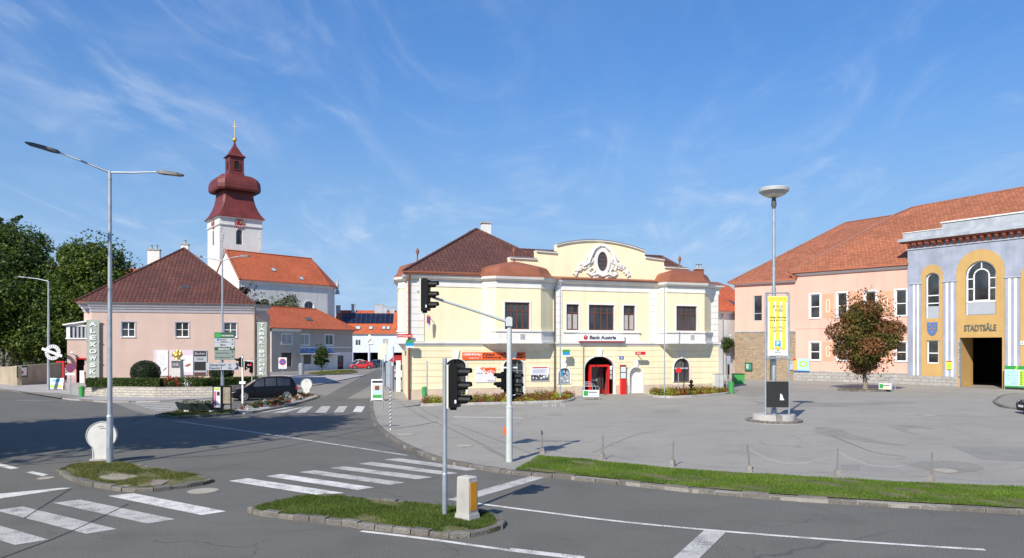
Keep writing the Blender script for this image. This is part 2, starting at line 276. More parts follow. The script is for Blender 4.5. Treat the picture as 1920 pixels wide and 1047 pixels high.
# ---------------------------------------------------------------- mesh building
class MB:
    def __init__(s): s.v = []; s.f = []; s.mi = []; s.mats = []; s.T = Matrix()
    def _m(s, m):
        if m not in s.mats: s.mats.append(m)
        return s.mats.index(m)
    def add(s, verts, faces, m):
        b = len(s.v); s.v += [tuple(s.T @ Vector(p)) for p in verts]; i = s._m(m)
        s.f += [tuple(b+k for k in f) for f in faces]; s.mi += [i]*len(faces); return s
    def poly(s, pts, m): return s.add(pts, [tuple(range(len(pts)))], m)
    def box(s, x0, x1, y0, y1, z0, z1, m):
        v = [(x0,y0,z0),(x1,y0,z0),(x1,y1,z0),(x0,y1,z0),(x0,y0,z1),(x1,y0,z1),(x1,y1,z1),(x0,y1,z1)]
        return s.add(v, [(3,2,1,0),(4,5,6,7),(0,1,5,4),(1,2,6,5),(2,3,7,6),(3,0,4,7)], m)
    def prism(s, pts, m, y0, y1):            # pts (x,z) seen from -y, counter-clockwise; extruded y0..y1
        n = len(pts); v = [(p[0], y0, p[1]) for p in pts]+[(p[0], y1, p[1]) for p in pts]
        f = [tuple(range(n)), tuple(range(2*n-1, n-1, -1))]+[(i, n+i, n+(i+1)%n, (i+1)%n) for i in range(n)]
        return s.add(v, f, m)
    def prismz(s, pts, m, z0, z1):           # pts (x,y) counter-clockwise; extruded up
        n = len(pts); v = [(p[0], p[1], z0) for p in pts]+[(p[0], p[1], z1) for p in pts]
        f = [tuple(range(n-1, -1, -1)), tuple(range(n, 2*n))]+[(i, (i+1)%n, n+(i+1)%n, n+i) for i in range(n)]
        return s.add(v, f, m)
    def ring(s, outer, inner, m, y0, y1):    # frame between two outlines of equal count, in xz
        n = len(outer); v = [(p[0], y0, p[1]) for p in outer]+[(p[0], y0, p[1]) for p in inner]+[(p[0], y1, p[1]) for p in outer]+[(p[0], y1, p[1]) for p in inner]
        f = []
        for i in range(n):
            j = (i+1)%n; f += [(i, j, n+j, n+i), (2*n+i, 3*n+i, 3*n+j, 2*n+j), (i, 2*n+i, 2*n+j, j), (n+i, n+j, 3*n+j, 3*n+i)]
        return s.add(v, f, m)
    def cyl(s, p0, p1, r0, r1, m, n=12, caps=True):
        p0, p1 = Vector(p0), Vector(p1); d = (p1-p0).normalized(); a = d.orthogonal().normalized(); b = d.cross(a)
        v = []
        for p, r in ((p0, r0), (p1, r1)):
            for i in range(n):
                t = 2*math.pi*i/n; v.append(p+(a*math.cos(t)+b*math.sin(t))*r)
        f = [(i, (i+1)%n, n+(i+1)%n, n+i) for i in range(n)]
        if caps: f += [tuple(range(n-1, -1, -1)), tuple(range(n, 2*n))]
        return s.add(v, f, m)
    def tube(s, path, r, m, n=8):
        path = [Vector(p) for p in path]
        rr = r if isinstance(r, (list, tuple)) else [r]*len(path)
        v = []; a = None
        for i, p in enumerate(path):
            d = (path[min(i+1, len(path)-1)]-path[max(i-1, 0)]).normalized()
            a = d.orthogonal().normalized() if a is None else (a-d*a.dot(d)).normalized()
            b = d.cross(a)
            for k in range(n):
                t = 2*math.pi*k/n; v.append(p+(a*math.cos(t)+b*math.sin(t))*rr[i])
        f = []
        for i in range(len(path)-1):
            for k in range(n): f.append((i*n+k, i*n+(k+1)%n, (i+1)*n+(k+1)%n, (i+1)*n+k))
        f += [tuple(range(n-1, -1, -1)), tuple(range((len(path)-1)*n, len(path)*n))]
        return s.add(v, f, m)
    def lathe(s, prof, m, c=(0, 0, 0), n=24, rot=0.0, sx=1, sy=1):      # prof [(r,z)], bottom to top
        v = []; f = []
        for r, z in prof:
            for i in range(n):
                t = 2*math.pi*i/n+rot; v.append((c[0]+r*math.cos(t)*sx, c[1]+r*math.sin(t)*sy, c[2]+z))
        for j in range(len(prof)-1):
            for i in range(n): f.append((j*n+i, j*n+(i+1)%n, (j+1)*n+(i+1)%n, (j+1)*n+i))
        f += [tuple(range(n-1, -1, -1)), tuple(range((len(prof)-1)*n, len(prof)*n))]
        return s.add(v, f, m)
    def ball(s, c, r, m, n=12, sx=1, sy=1, sz=1):
        prof = [(max(1e-3, r*math.cos(a)), r*math.sin(a)*sz) for a in [math.pi*(k/(n//2)-0.5) for k in range(n//2+1)]]
        return s.lathe(prof, m, c, n, 0, sx, sy)
    def slab(s, pts, m, t=0.12, mside=None):   # a sloping panel with thickness t downwards
        n = len(pts); v = [tuple(p) for p in pts]+[(p[0], p[1], p[2]-t) for p in pts]
        s.add(v, [tuple(range(n))], m); s.add(v, [tuple(range(2*n-1, n-1, -1))]+[(i, n+i, n+(i+1)%n, (i+1)%n) for i in range(n)], mside or m); return s
    def text(s, string, x0, x1, z0, z1, y, m, depth=0.02, bold=0.02, keep=False):
        key = (string, bold)
        if key not in TEXTS:
            c = bpy.data.curves.new('lettering', 'FONT'); c.body = string; c.size = 1; c.offset = bold; c.resolution_u = 3
            o = bpy.data.objects.new('lettering', c); COL.objects.link(o); dg = bpy.context.evaluated_depsgraph_get()
            me = bpy.data.meshes.new_from_object(o.evaluated_get(dg)); vv = [tuple(q.co) for q in me.vertices]; ff = [tuple(q.vertices) for q in me.polygons]
            bpy.data.objects.remove(o); bpy.data.curves.remove(c); bpy.data.meshes.remove(me); TEXTS[key] = (vv, ff)
        vv, ff = TEXTS[key]
        xs = [q[0] for q in vv]; zs = [q[1] for q in vv]; ax, bx_, az, bz = min(xs), max(xs), min(zs), max(zs)
        fx = (x1-x0)/(bx_-ax); fz = (z1-z0)/(bz-az)
        if keep: fx = fz = min(fx, fz); x0 = (x0+x1)/2-(bx_-ax)*fx/2
        v = [(x0+(q[0]-ax)*fx, y-depth, z0+(q[1]-az)*fz) for q in vv]
        # side walls so that the letters have thickness
        ed = {}
        for f in ff:
            for i in range(len(f)):
                a, b = f[i], f[(i+1)%len(f)]; ed[(a, b)] = ed.get((a, b), 0)+1
        n = len(v); v += [(q[0], y, q[2]) for q in v]; fs = list(ff)
        if depth > 0.008: fs += [(a, n+a, n+b, b) for (a, b) in ed if (b, a) not in ed]
        return s.add(v, fs, m)
    def build(s, name, parent=None, smooth=0, loc=None, rotz=None):
        me = bpy.data.meshes.new(name); me.from_pydata(s.v, [], s.f)
        for m in s.mats: me.materials.append(m)
        me.polygons.foreach_set('material_index', s.mi)
        me.update()
        autouv(me)
        if smooth:
            me.polygons.foreach_set('use_smooth', [True]*len(me.polygons)); me.set_sharp_from_angle(angle=R(smooth))
        o = bpy.data.objects.new(name, me); COL.objects.link(o)
        if parent is not None: o.parent = parent
        if loc is not None: o.location = loc
        if rotz is not None: o.rotation_euler = (0, 0, rotz)
        return o
TEXTS = {}
def autouv(me):
    n = len(me.loops)
    if n == 0: return
    uvl = me.uv_layers.new(name='UVMap')
    co = np.empty(len(me.vertices)*3); me.vertices.foreach_get('co', co); co = co.reshape(-1, 3)
    li = np.empty(n, dtype=np.int64); me.loops.foreach_get('vertex_index', li)
    pn = np.empty(len(me.polygons)*3); me.polygons.foreach_get('normal', pn); pn = pn.reshape(-1, 3)
    lt = np.empty(len(me.polygons), dtype=np.int64); me.polygons.foreach_get('loop_total', lt)
    nl = np.repeat(pn, lt, axis=0)
    h = np.stack([-nl[:, 1], nl[:, 0], np.zeros(len(nl))], 1); hl = np.linalg.norm(h, axis=1)
    flat = hl < 0.05; h[flat] = (1, 0, 0); hl[flat] = 1; h = np.round(h/hl[:, None], 3)
    up = np.cross(nl, h); p = co[li]
    uv = np.stack([(p*h).sum(1), (p*up).sum(1)], 1); uvl.data.foreach_set('uv', uv.astype(np.float32).ravel())
def tag(o, label=None, cat=None, group=None, kind=None):
    if label: o['label'] = label
    if cat: o['category'] = cat
    if group: o['group'] = group
    if kind: o['kind'] = kind
    return o
def thing(name, label, cat, loc=(0, 0, 0), rotz=0.0, group=None):
    o = bpy.data.objects.new(name, None); o.empty_display_size = 0.3; COL.objects.link(o)
    o.location = loc; o.rotation_euler = (0, 0, rotz); return tag(o, label, cat, group)
def copy_tree(o, parent=None):
    c = o.copy(); COL.objects.link(c)
    if parent is not None: c.parent = parent
    for ch in list(o.children): copy_tree(ch, c)
    return c
def struct(o): o['kind'] = 'structure'; return o

# ---------------------------------------------------------------- outlines, walls, windows
def arch(a, b, c, d, rise=None, n=12):
    """outline (x,z), counter-clockwise seen from the front, a..b wide, c bottom, d crown"""
    r = (b-a)/2; rise = r if rise is None else rise
    if rise <= 0.001: return [(a, c), (b, c), (b, d), (a, d)]
    pts = [(a, c), (b, c)]
    for k in range(n+1):
        t = math.pi*k/n; pts.append(((a+b)/2+r*math.cos(t), d-rise+rise*math.sin(t)))
    return pts
def inset(pts, e):
    cx = (min(p[0] for p in pts)+max(p[0] for p in pts))/2; cz = (min(p[1] for p in pts)+max(p[1] for p in pts))/2
    w_ = max(p[0] for p in pts)-cx; h_ = max(p[1] for p in pts)-cz
    return [(cx+(p[0]-cx)*(w_-e)/w_, cz+(p[1]-cz)*(h_-e)/h_) for p in pts]
def hole_span(h, z):
    """x-range of hole h=(a,b,c,d,rise) at height z"""
    a, b, c, d = h[:4]; rise = h[4] if len(h) > 4 else 0
    if z < c or z > d: return None
    if rise and z > d-rise:
        k = (z-(d-rise))/rise; r = (b-a)/2*math.sqrt(max(0, 1-k*k)); m_ = (a+b)/2; return (m_-r, m_+r)
    return (a, b)
def wall(mb, s0, s1, z0, z1, holes, m, y=0.0, rev=0.25, mrev=None):
    mrev = mrev or m
    xs = sorted({s0, s1, *[q for h in holes for q in h[:2]]}); zs = sorted({z0, z1, *[q for h in holes for q in h[2:4]]})
    xs = [x for x in xs if s0-1e-6 <= x <= s1+1e-6]; zs = [z for z in zs if z0-1e-6 <= z <= z1+1e-6]
    for j in range(len(zs)-1):
        for i in range(len(xs)-1):
            cx, cz = (xs[i]+xs[i+1])/2, (zs[j]+zs[j+1])/2
            if any(h[0] < cx < h[1] and h[2] < cz < h[3] for h in holes): continue
            mb.poly([(xs[i], y, zs[j]), (xs[i+1], y, zs[j]), (xs[i+1], y, zs[j+1]), (xs[i], y, zs[j+1])], m)
    for h in holes:
        a, b, c, d = h[:4]; rise = h[4] if len(h) > 4 else 0
        o = arch(a, b, c, d, rise)
        for i in range(len(o)):
            p, q = o[i], o[(i+1)%len(o)]
            mb.poly([(p[0], y, p[1]), (p[0], y+rev, p[1]), (q[0], y+rev, q[1]), (q[0], y, q[1])], mrev)
        if rise:
            for i in range(2, len(o)-1):
                p, q = o[i], o[i+1]
                mb.poly([(p[0], y, p[1]), (p[0], y, d), (q[0], y, d), (q[0], y, q[1])], m)
def window(root, a, b, c, d, y=0.0, rev=0.16, rise=0, fm=None, vbars=(0.5,), hbars=(0.67,), fw=0.06, sill=None, surround=None, sw=0.12,
           glass=None, blind=0, name='window', label=None, arch2=None, seed=0):
    fm = fm or m_whiteP; glass = glass or m_glass
    mb = MB(); o = arch(a+0.002, b-0.002, c+0.002, d-0.002, rise); mb.ring(o, inset(o, fw), fm, y+rev-0.05, y+rev+0.03)
    W_, H_ = b-a, d-c
    for k in vbars:
        x = a+W_*k; top = d-fw*0.5 if not rise else d-rise+rise*math.sqrt(max(0, 1-((x-(a+b)/2)/(W_/2))**2))-fw*0.5
        mb.box(x-fw*0.6, x+fw*0.6, y+rev-0.053, y+rev+0.027, c+fw*0.5, top, fm)
    for k in hbars:
        z = c+H_*k; sp_ = hole_span((a, b, c, d, rise), z) or (a, b); mb.box(sp_[0]+fw*0.5, sp_[1]-fw*0.5, y+rev-0.045, y+rev+0.025, z-fw*0.45, z+fw*0.45, fm)
    f = mb.build(name, root)
    if label: f['label'] = label
    g = MB(); g.prism(inset(o, fw*0.4), glass, y+rev, y+rev+0.012)
    g.build('pane', f)
    if blind:
        q = MB(); q.box(a+fw, b-fw, y+rev-0.012, y+rev-0.004, d-(d-c)*blind, d-fw, m_blind); q.build('blind', f)
    if sill:
        q = MB(); q.box(a-0.08, b+0.08, y-0.09, y+0.1, c-0.06, c+0.003, sill); q.build('sill', f)
    if surround:
        q = MB(); oo = arch(a-sw, b+sw, c-(0 if sill else sw), d+sw, rise+sw if rise else 0); q.ring(oo, arch(a, b, c, d, rise), surround, y-0.035, y+0.01); q.build('surround', f)
    return f
def body(mb, s0, s1, dpt, z0, z1, m, y=0.0, back=True):
    """side and back walls"""
    mb.poly([(s0, y, z0), (s0, y, z1), (s0, dpt, z1), (s0, dpt, z0)], m)
    mb.poly([(s1, y, z0), (s1, dpt, z0), (s1, dpt, z1), (s1, y, z1)], m)
    mb.poly([(s0, dpt, z0), (s0, dpt, z1), (s1, dpt, z1), (s1, dpt, z0)], m)
def hiproof(mb, s0, s1, y0, y1, z, zr, m, axis='x', h0=None, h1=None, t=0.15, ms=None, z0b=None):
    """hip roof; ridge along axis; h0/h1 inset of the hips (0 = gable)"""
    if axis == 'x':
        c = (y0+y1)/2; h0 = (y1-y0)/2 if h0 is None else h0; h1 = (y1-y0)/2 if h1 is None else h1
        A, B = (s0+h0, c, zr), (s1-h1, c, zr)
        mb.slab([(s0, y0, z), (s1, y0, z), B, A], m, t, ms); mb.slab([(s1, y1, z), (s0, y1, z), A, B], m, t, ms)
        if h0 > 0: mb.slab([(s0, y1, z), (s0, y0, z), A], m, t, ms)
        if h1 > 0: mb.slab([(s1, y0, z), (s1, y1, z), B], m, t, ms)
    else:
        c = (s0+s1)/2; h0 = (s1-s0)/2 if h0 is None else h0; h1 = (s1-s0)/2 if h1 is None else h1
        A, B = (c, y0+h0, zr), (c, y1-h1, zr)
        mb.slab([(s0, y1, z), (s0, y0, z), A, B], m, t, ms); mb.slab([(s1, y0, z), (s1, y1, z), B, A], m, t, ms)
        if h0 > 0: mb.slab([(s0, y0, z), (s1, y0, z), A], m, t, ms)
        if h1 > 0: mb.slab([(s1, y1, z), (s0, y1, z), B], m, t, ms)
    return A, B
def chimney(root, x, y, z0, z1, w_, d_, m, pots=2, name='chimney'):
    q = MB(); q.box(x-w_/2, x+w_/2, y-d_/2, y+d_/2, z0, z1, m); q.box(x-w_/2-0.08, x+w_/2+0.08, y-d_/2-0.08, y+d_/2+0.08, z1, z1+0.12, m_conc)
    c = q.build(name, root)
    for k in range(pots):
        xx = x+(k-(pots-1)/2)*w_*0.45; p = MB(); p.cyl((xx, y, z1+0.12), (xx, y, z1+0.45), 0.13, 0.11, m_galv, 10); p.cyl((xx, y, z1+0.5), (xx, y, z1+0.54), 0.2, 0.17, m_galv, 10)
        for t in range(3): p.box(xx+0.1*math.cos(t*2.1)-0.012, xx+0.1*math.cos(t*2.1)+0.012, y+0.1*math.sin(t*2.1)-0.012, y+0.1*math.sin(t*2.1)+0.012, z1+0.44, z1+0.505, m_galv)
        p.build('chimney_pot', c)
    return c
def skylight(root, p, d, up, n_, w_, h_, m=None):
    q = MB(); p = Vector(p); d = Vector(d).normalized(); up = Vector(up).normalized(); nn = Vector(n_).normalized()
    def bx(w1, h1, a, b, mm):
        v = [p+d*sx*w1/2+up*sz*h1/2+nn*k for k in (a, b) for sx, sz in ((-1, -1), (1, -1), (1, 1), (-1, 1))]
        q.add(v, [(3, 2, 1, 0), (4, 5, 6, 7), (0, 1, 5, 4), (1, 2, 6, 5), (2, 3, 7, 6), (3, 0, 4, 7)], mm)
    bx(w_, h_, -0.05, 0.08, m_darkgr); bx(w_-0.14, h_-0.14, 0.0, 0.095, m or m_glassB)
    return q.build('skylight', root)
# ================================================================ GROUND
def flat(name, pts, z, m, kind='structure', label=None):
    mb = MB(); mb.poly([(p[0], p[1], z) for p in pts], m); o = mb.build(name)
    if kind: o['kind'] = kind
    if o.data.polygons[0].normal.z < 0: o.data.flip_normals()
    return o
def gp(pts, z=0.0): return [G(u, v, z)[:2] for u, v in pts]
ZP = 0.10
flat('ground', [(-2500, -800), (2500, -800), (2500, 3000), (-2500, 3000)], -0.03, m_ground)
flat('road', [(-140, -30), (140, -30), (140, 230), (-140, 230)], 0.0, m_road)
# the town square on the right: a raised sheet of lighter asphalt behind granite kerbs
kerb_px = [(727, 688), (715, 700), (704, 722), (697, 740), (693, 757), (695, 778), (702, 796), (725, 816), (760, 837), (810, 857), (850, 867), (898, 875), (942, 882)]
kp = gp(kerb_px, ZP)
vk_px = [(960, 884), (1100, 896), (1300, 918), (1500, 934), (1700, 946), (1920, 957)]
vk = gp(vk_px, ZP); vk += [(24, 13.2), (45, 4.0), (80, -12)]
plaza_pts = [(kp[0][0]-4, 230)]+kp+vk+[(140, -12), (140, 230)]
mb = MB()
n_ = len(plaza_pts); mb.add([(p[0], p[1], ZP) for p in plaza_pts]+[(p[0], p[1], -0.02) for p in plaza_pts], [tuple(range(n_))]+[(i, n_+i, n_+(i+1)%n_, (i+1)%n_) for i in range(n_)], m_plaza)
o = mb.build('town_square'); struct(o)
def resample(path, step):
    P_ = [Vector((p[0], p[1], 0)) for p in path]; out = []; i = 0; carry = 0.0
    for a, b in zip(P_[:-1], P_[1:]):
        L_ = (b-a).length; t = carry
        while t < L_: out.append(a+(b-a)*(t/L_)); t += step
        carry = t-L_
    out.append(P_[-1]); return out
def smoothpath(path, it=2):
    for _ in range(it):
        q = [path[0]]
        for a, b in zip(path[:-1], path[1:]):
            q += [(a[0]*0.75+b[0]*0.25, a[1]*0.75+b[1]*0.25), (a[0]*0.25+b[0]*0.75, a[1]*0.25+b[1]*0.75)]
        path = q+[path[-1]]
    return path
def kerb(path, wdt=0.18, z0=-0.01, z1=0.13, stone=0.6, m=None, side=1, name='kerb', seed=1, jit=0.012):
    """a row of single kerb stones; side=+1 lays them to the right of the path"""
    rnd = random.Random(seed); mb = MB(); m = m or m_granite
    pts = resample(path, stone)
    for a, b in zip(pts[:-1], pts[1:]):
        d = (b-a)
        if d.length < 0.05: continue
        d.normalize(); nn = Vector((d.y, -d.x, 0))*side; a2 = a+d*0.012; b2 = b-d*0.012
        j = rnd.uniform(-jit, jit); o0 = rnd.uniform(-jit, jit)-.03; zz = z1+rnd.uniform(-jit, jit)
        q = [a2+nn*o0, b2+nn*(o0+j), b2+nn*wdt, a2+nn*wdt]
        top = [p*1.0 for p in q]; bev = 0.02
        top = [q[0]+nn*bev, q[1]+nn*bev, q[2], q[3]]
        v = [(p.x, p.y, z0) for p in q]+[(p.x, p.y, zz-bev) for p in q[:2]]+[(p.x, p.y, zz) for p in top]+[(q[2].x, q[2].y, z0), (q[3].x, q[3].y, z0)]
        mb.add(v, [(0, 1, 5, 4), (4, 5, 7, 6), (6, 7, 8, 9), (1, 2, 8, 7, 5), (3, 0, 4, 6, 9), (2, 3, 9, 8)], m)
    return struct(mb.build(name))
def leftof(path):  # which side is away from the road: handled by caller
    return path
kerb(smoothpath(kp+[vk[0]]), 0.2, -0.01, ZP+0.02, 0.75, side=-1, seed=3)
kerb(smoothpath(vk), 0.17, -0.01, ZP+0.015, 0.7, side=-1, seed=4, jit=0.035)
# pavement of the square's corner: big slabs of asphalt divided by seams
def darkline(px, z=ZP+0.006, wdt=0.03, m=None, name='dark_line'):  # lays tar seams and other thin dark lines
    pts = smoothpath([G(u, v, z)[:2] for u, v in px], 1); mb = MB()
    P_ = [Vector((p[0], p[1], 0)) for p in pts]
    for a, b in zip(P_[:-1], P_[1:]):
        d = (b-a).normalized(); nn = Vector((d.y, -d.x, 0))*wdt/2
        mb.poly([(a-nn)[:2]+(z,), (b-nn)[:2]+(z,), (b+nn)[:2]+(z,), (a+nn)[:2]+(z,)], m or m_darkline)
    return struct(mb.build(name))
darkline([(745, 752), (790, 782), (850, 806), (960, 862)]); darkline([(765, 752), (830, 790), (880, 805), (1000, 852)], wdt=0.02)
darkline([(700, 800), (760, 803), (820, 791)], wdt=0.035); darkline([(905, 838), (950, 860)], wdt=0.025); darkline([(700, 782), (850, 780)], wdt=0.02)
darkline([(0, 875), (200, 862), (400, 856), (520, 842), (640, 815), (700, 803)], 0.006, 0.05)  # thin dark line curving across the left road, drawn as a flat strip
darkline([(0, 1047), (120, 1003), (210, 960), (240, 945)], 0.010, 0.03); darkline([(45, 972), (110, 930), (133, 916)], 0.010, 0.03)
darkline([(860, 745), (1000, 756), (1100, 760), (1300, 757)], ZP+0.006, 0.03); darkline([(1480, 733), (1420, 760)], ZP+0.006, 0.03)
darkline([(1700, 857), (1640, 850), (1590, 830), (1560, 818)], ZP+0.006, 0.03); darkline([(1110, 850), (1190, 815), (1230, 808)], ZP+0.006, 0.02)
darkline([(430, 788), (580, 815), (700, 828), (760, 848)], 0.006, 0.03)
darkline([(735, 824), (800, 848), (830, 860)], 0.006, 0.04)
# patches of other asphalt
def patch(px, z, m, name='asphalt_patch', rag=0.0, seed=0):
    pts = [G(u, v, z)[:2] for u, v in px]
    if rag:
        rnd = random.Random(seed); pts = smoothpath(pts+[pts[0]], 2)[:-1]; pts = [(p[0]+rnd.uniform(-rag, rag), p[1]+rnd.uniform(-rag, rag)) for p in pts]
    return flat(name, pts, z, m)
patch([(1410, 752), (1520, 757), (1720, 752), (1720, 757), (1540, 764), (1440, 762)], ZP+0.004, m_patch, rag=.1)
patch([(1525, 803), (1560, 800), (1592, 812), (1640, 826), (1720, 838), (1650, 834), (1560, 818), (1525, 812)], ZP+0.004, m_patchD, rag=.12, seed=2)
patch([(1665, 797), (1705, 797), (1750, 803), (1752, 806), (1702, 800), (1698, 810), (1735, 816), (1690, 812)], ZP+0.004, m_patchD, rag=.1, seed=3)
patch([(1783, 836), (1990, 840), (1990, 868), (1840, 862)], ZP+0.004, m_patch)
patch([(1222, 770), (1280, 768), (1275, 773), (1230, 774)], ZP+0.004, m_patch, rag=.05); patch([(1020, 777), (1055, 775), (1050, 781)], ZP+0.004, m_patch, rag=.1)
patch([(1690, 870), (1760, 862), (1830, 868), (1850, 886), (1770, 884), (1720, 876)], ZP+0.004, m_patch, rag=.1, seed=5)
patch([(1575, 872), (1612, 872), (1612, 882), (1578, 882)], ZP+0.004, m_patch)
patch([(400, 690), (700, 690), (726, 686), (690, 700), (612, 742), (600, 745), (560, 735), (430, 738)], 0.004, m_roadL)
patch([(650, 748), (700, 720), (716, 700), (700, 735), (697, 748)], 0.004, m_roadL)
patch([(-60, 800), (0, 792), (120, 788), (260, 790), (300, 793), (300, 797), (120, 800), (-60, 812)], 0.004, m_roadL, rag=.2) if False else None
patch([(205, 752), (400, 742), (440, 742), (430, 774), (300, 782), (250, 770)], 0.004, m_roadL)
patch([(1360, 722), (1480, 728), (1440, 742), (1400, 745), (1350, 735)], ZP+0.004, m_patch)
# pavement along the left house (raised) with a kerb
lp_px = [(-80, 722), (0, 730), (60, 737), (130, 748), (200, 753), (300, 752), (400, 747), (440, 742)]
lp = gp(lp_px, 0.1)
pts = lp+[(lp[-1][0]+1.5, lp[-1][1]+6), (-20, 75), (-20, 100), (-90, 100)]
mb = MB(); n_ = len(pts); mb.add([(p[0], p[1], 0.1) for p in pts]+[(p[0], p[1], -0.02) for p in pts], [tuple(range(n_))]+[(i, n_+i, n_+(i+1)%n_, (i+1)%n_) for i in range(n_)], m_pave)
struct(mb.build('pavement')); kerb(smoothpath(lp), 0.2, -0.01, 0.12, 1.0, side=-1, seed=9)
patch([(40, 735), (110, 737), (160, 745), (110, 746)], 0.106, m_roadL)
# far-side paved triangle with the flower bed, and the islands
def island(name, px, z, m, ks=0.5, kz=None, seed=1, inset_=0.0, kw=0.16, side=1, jit=0.02):
    pts = smoothpath([G(u, v, z)[:2] for u, v in px]+[G(*px[0], z)[:2]], 2)[:-1]
    mb = MB(); n_ = len(pts); mb.add([(p[0], p[1], z) for p in pts]+[(p[0], p[1], -0.02) for p in pts], [tuple(range(n_))]+[(i, n_+i, n_+(i+1)%n_, (i+1)%n_) for i in range(n_)], m)
    a = sum(pts[i][0]*pts[(i+1)%n_][1]-pts[(i+1)%n_][0]*pts[i][1] for i in range(n_))
    struct(mb.build(name)); kerb(pts+[pts[0]], kw, -0.01, kz or z+0.02, ks, side=-1 if a > 0 else 1, seed=seed, jit=jit); return pts
isl1 = island('traffic_island', [(106, 881), (133, 868), (200, 863), (265, 872), (340, 885), (418, 898), (330, 912), (255, 919), (195, 911), (140, 900)], 0.09, m_grassB, 0.45, seed=11)
isl2 = island('traffic_island', [(465, 953), (503, 941), (582, 927), (643, 929), (735, 938), (825, 945), (900, 956), (944, 968), (946, 980), (925, 992), (857, 1003), (781, 994), (664, 981), (547, 966), (490, 960)], 0.10, m_grassB, 0.45, seed=12)
isl3 = island('traffic_island', [(292, 778), (330, 769), (400, 766), (452, 768), (440, 775), (380, 779), (330, 783)], 0.10, m_grassB, 0.6, seed=13)
isl4 = island('pavement', [(436, 768), (452, 758), (520, 748), (585, 739), (602, 741), (590, 747), (540, 760), (500, 768), (450, 776)], 0.10, m_pave, 0.8, seed=14)
isl5 = island('traffic_island', [(578, 700), (640, 694), (672, 695), (668, 699), (620, 703), (585, 703)], 0.10, m_grassB, 0.8, seed=15)
isl6 = island('pavement', [(1862, 752), (1880, 738), (1960, 738), (1990, 775), (1930, 768), (1875, 762)], ZP+0.10, m_patch, 0.9, seed=16)
m_dirt = mat('trodden_dirt', (.30, .26, .20), .95, .2, 3, 7, .4, 20)
# bare cracked concrete and a rusty cover on the lamp island
patch([(188, 894), (215, 886), (262, 893), (256, 902), (240, 915), (205, 911)], 0.10, m_dirt, 'bare_concrete', rag=.05, seed=9); patch([(255, 906), (270, 897), (318, 901), (300, 910), (265, 913)], 0.108, m_manh, 'rusty_cover')
# road markings -------------------------------------------------
def mark(px, m=None, z=0.005, name='road_marking'):
    pts = [G(u, v, z)[:2] for u, v in px]; return flat(name, pts, z, m or m_paint)
cross1 = [[(202, 930), (250, 925), (424, 959), (378, 966)], [(99.5, 943), (151, 937), (328, 973.5), (277, 982)], [(-9, 957), (43, 950), (219, 992), (161, 1001)], [(-130, 972), (-75, 964), (91, 1012), (28, 1022)]]
for i, q in enumerate(cross1): mark(q, m_paint if i in (0,) else m_paintO)
z2 = lambda l: [(400+.2932*x, 740+.2932*y) for x, y in l]
for i, q in enumerate([[(98, 553), (220, 535), (840, 630), (655, 641)], [(333, 522), (440, 508), (1030, 594), (920, 610)], [(548, 496), (650, 484), (1225, 563), (1130, 578)], [(748, 470), (835, 458), (1405, 528), (1300, 543)], [(930, 443), (1015, 431), (1565, 502), (1470, 513)], [(1092, 416), (1180, 406), (1710, 476), (1620, 487)]]):
    mark(z2(q), m_paint if i < 2 else m_paintO)
z4 = lambda l: [(480+.2674*x, 520+.2674*y) for x, y in l]
for i, q in enumerate([[(677, 945), (705, 905), (765, 905), (740, 947)], [(545, 948), (582, 905), (642, 905), (612, 948)], [(413, 950), (460, 905), (525, 905), (490, 950)], [(285, 950), (335, 908), (403, 907), (345, 950)], [(110, 950), (300, 914), (345, 912), (200, 950)], [(-15, 952), (200, 914), (270, 912), (60, 948)]]):
    mark(z4(q), m_paint if i == 0 else m_paintO)
def line(px, wdt, m=None, z=0.005):
    pts = smoothpath([G(u, v, z)[:2] for u, v in px], 2); mb = MB(); P_ = [Vector((p[0], p[1], 0)) for p in pts]; v = []
    for i, p in enumerate(P_):
        d = (P_[min(i+1, len(P_)-1)]-P_[max(i-1, 0)]).normalized(); nn = Vector((d.y, -d.x, 0))*wdt/2
        v += [(p.x-nn.x, p.y-nn.y, z), (p.x+nn.x, p.y+nn.y, z)]
    mb.add(v, [(2*i, 2*i+1, 2*i+3, 2*i+2) for i in range(len(P_)-1)], m or m_paint); o = mb.build('road_marking')
    return struct(o)
line([(325, 789), (480, 811), (620, 832), (763, 854)], 0.16, m_paintO); line([(618, 833), (668, 841)], 0.14, m_paintO, 0.008) if False else None
line([(878, 942), (1000, 958), (1149, 977), (1321, 993.5), (1500, 1008), (1700, 1022), (1847, 1031)], 0.13)
line([(677, 996), (800, 1010), (960, 1033), (1100, 1049), (1200, 1062)], 0.13); line([(956, 1029), (1096, 1045)], 0.11)
mark([(838, 937), (868, 941), (1027, 894), (999, 892)], m_paintO, 0.006)
mark([(1321, 994), (1362, 997), (1290, 1068), (1238, 1068)], m_paintO, 0.009)
mark([(-40, 938), (0, 926), (115, 915), (136, 915), (0, 935), (-40, 943)], m_paint)
mark([(49, 886), (61, 884), (92, 890), (80, 893)]); mark([(-20, 870), (0, 869), (37, 878), (20, 880)])
for k in range(7):          # the worn crossing in front of the garden wall
    v0 = 752+k*2.9; mark([(236+k*9, v0), (405-k*9, v0-6+k*0.6), (405-k*9, v0-4.6+k*0.6), (236+k*9, v0+1.5)], m_paintO, 0.009)
mark([(850, 781), (980, 783), (980, 784.5), (850, 783)], m_paintO, ZP+0.008)
line([(30, 751), (140, 752.5)], 0.12, m_paintO)
for k in range(3):
    for j in range(2): mark([(1018+k*16+j*5, 757.5), (1021+k*16+j*5, 757.2), (1022+k*16+j*5, 763), (1019+k*16+j*5, 763.3)], m_paintO, ZP+0.008)
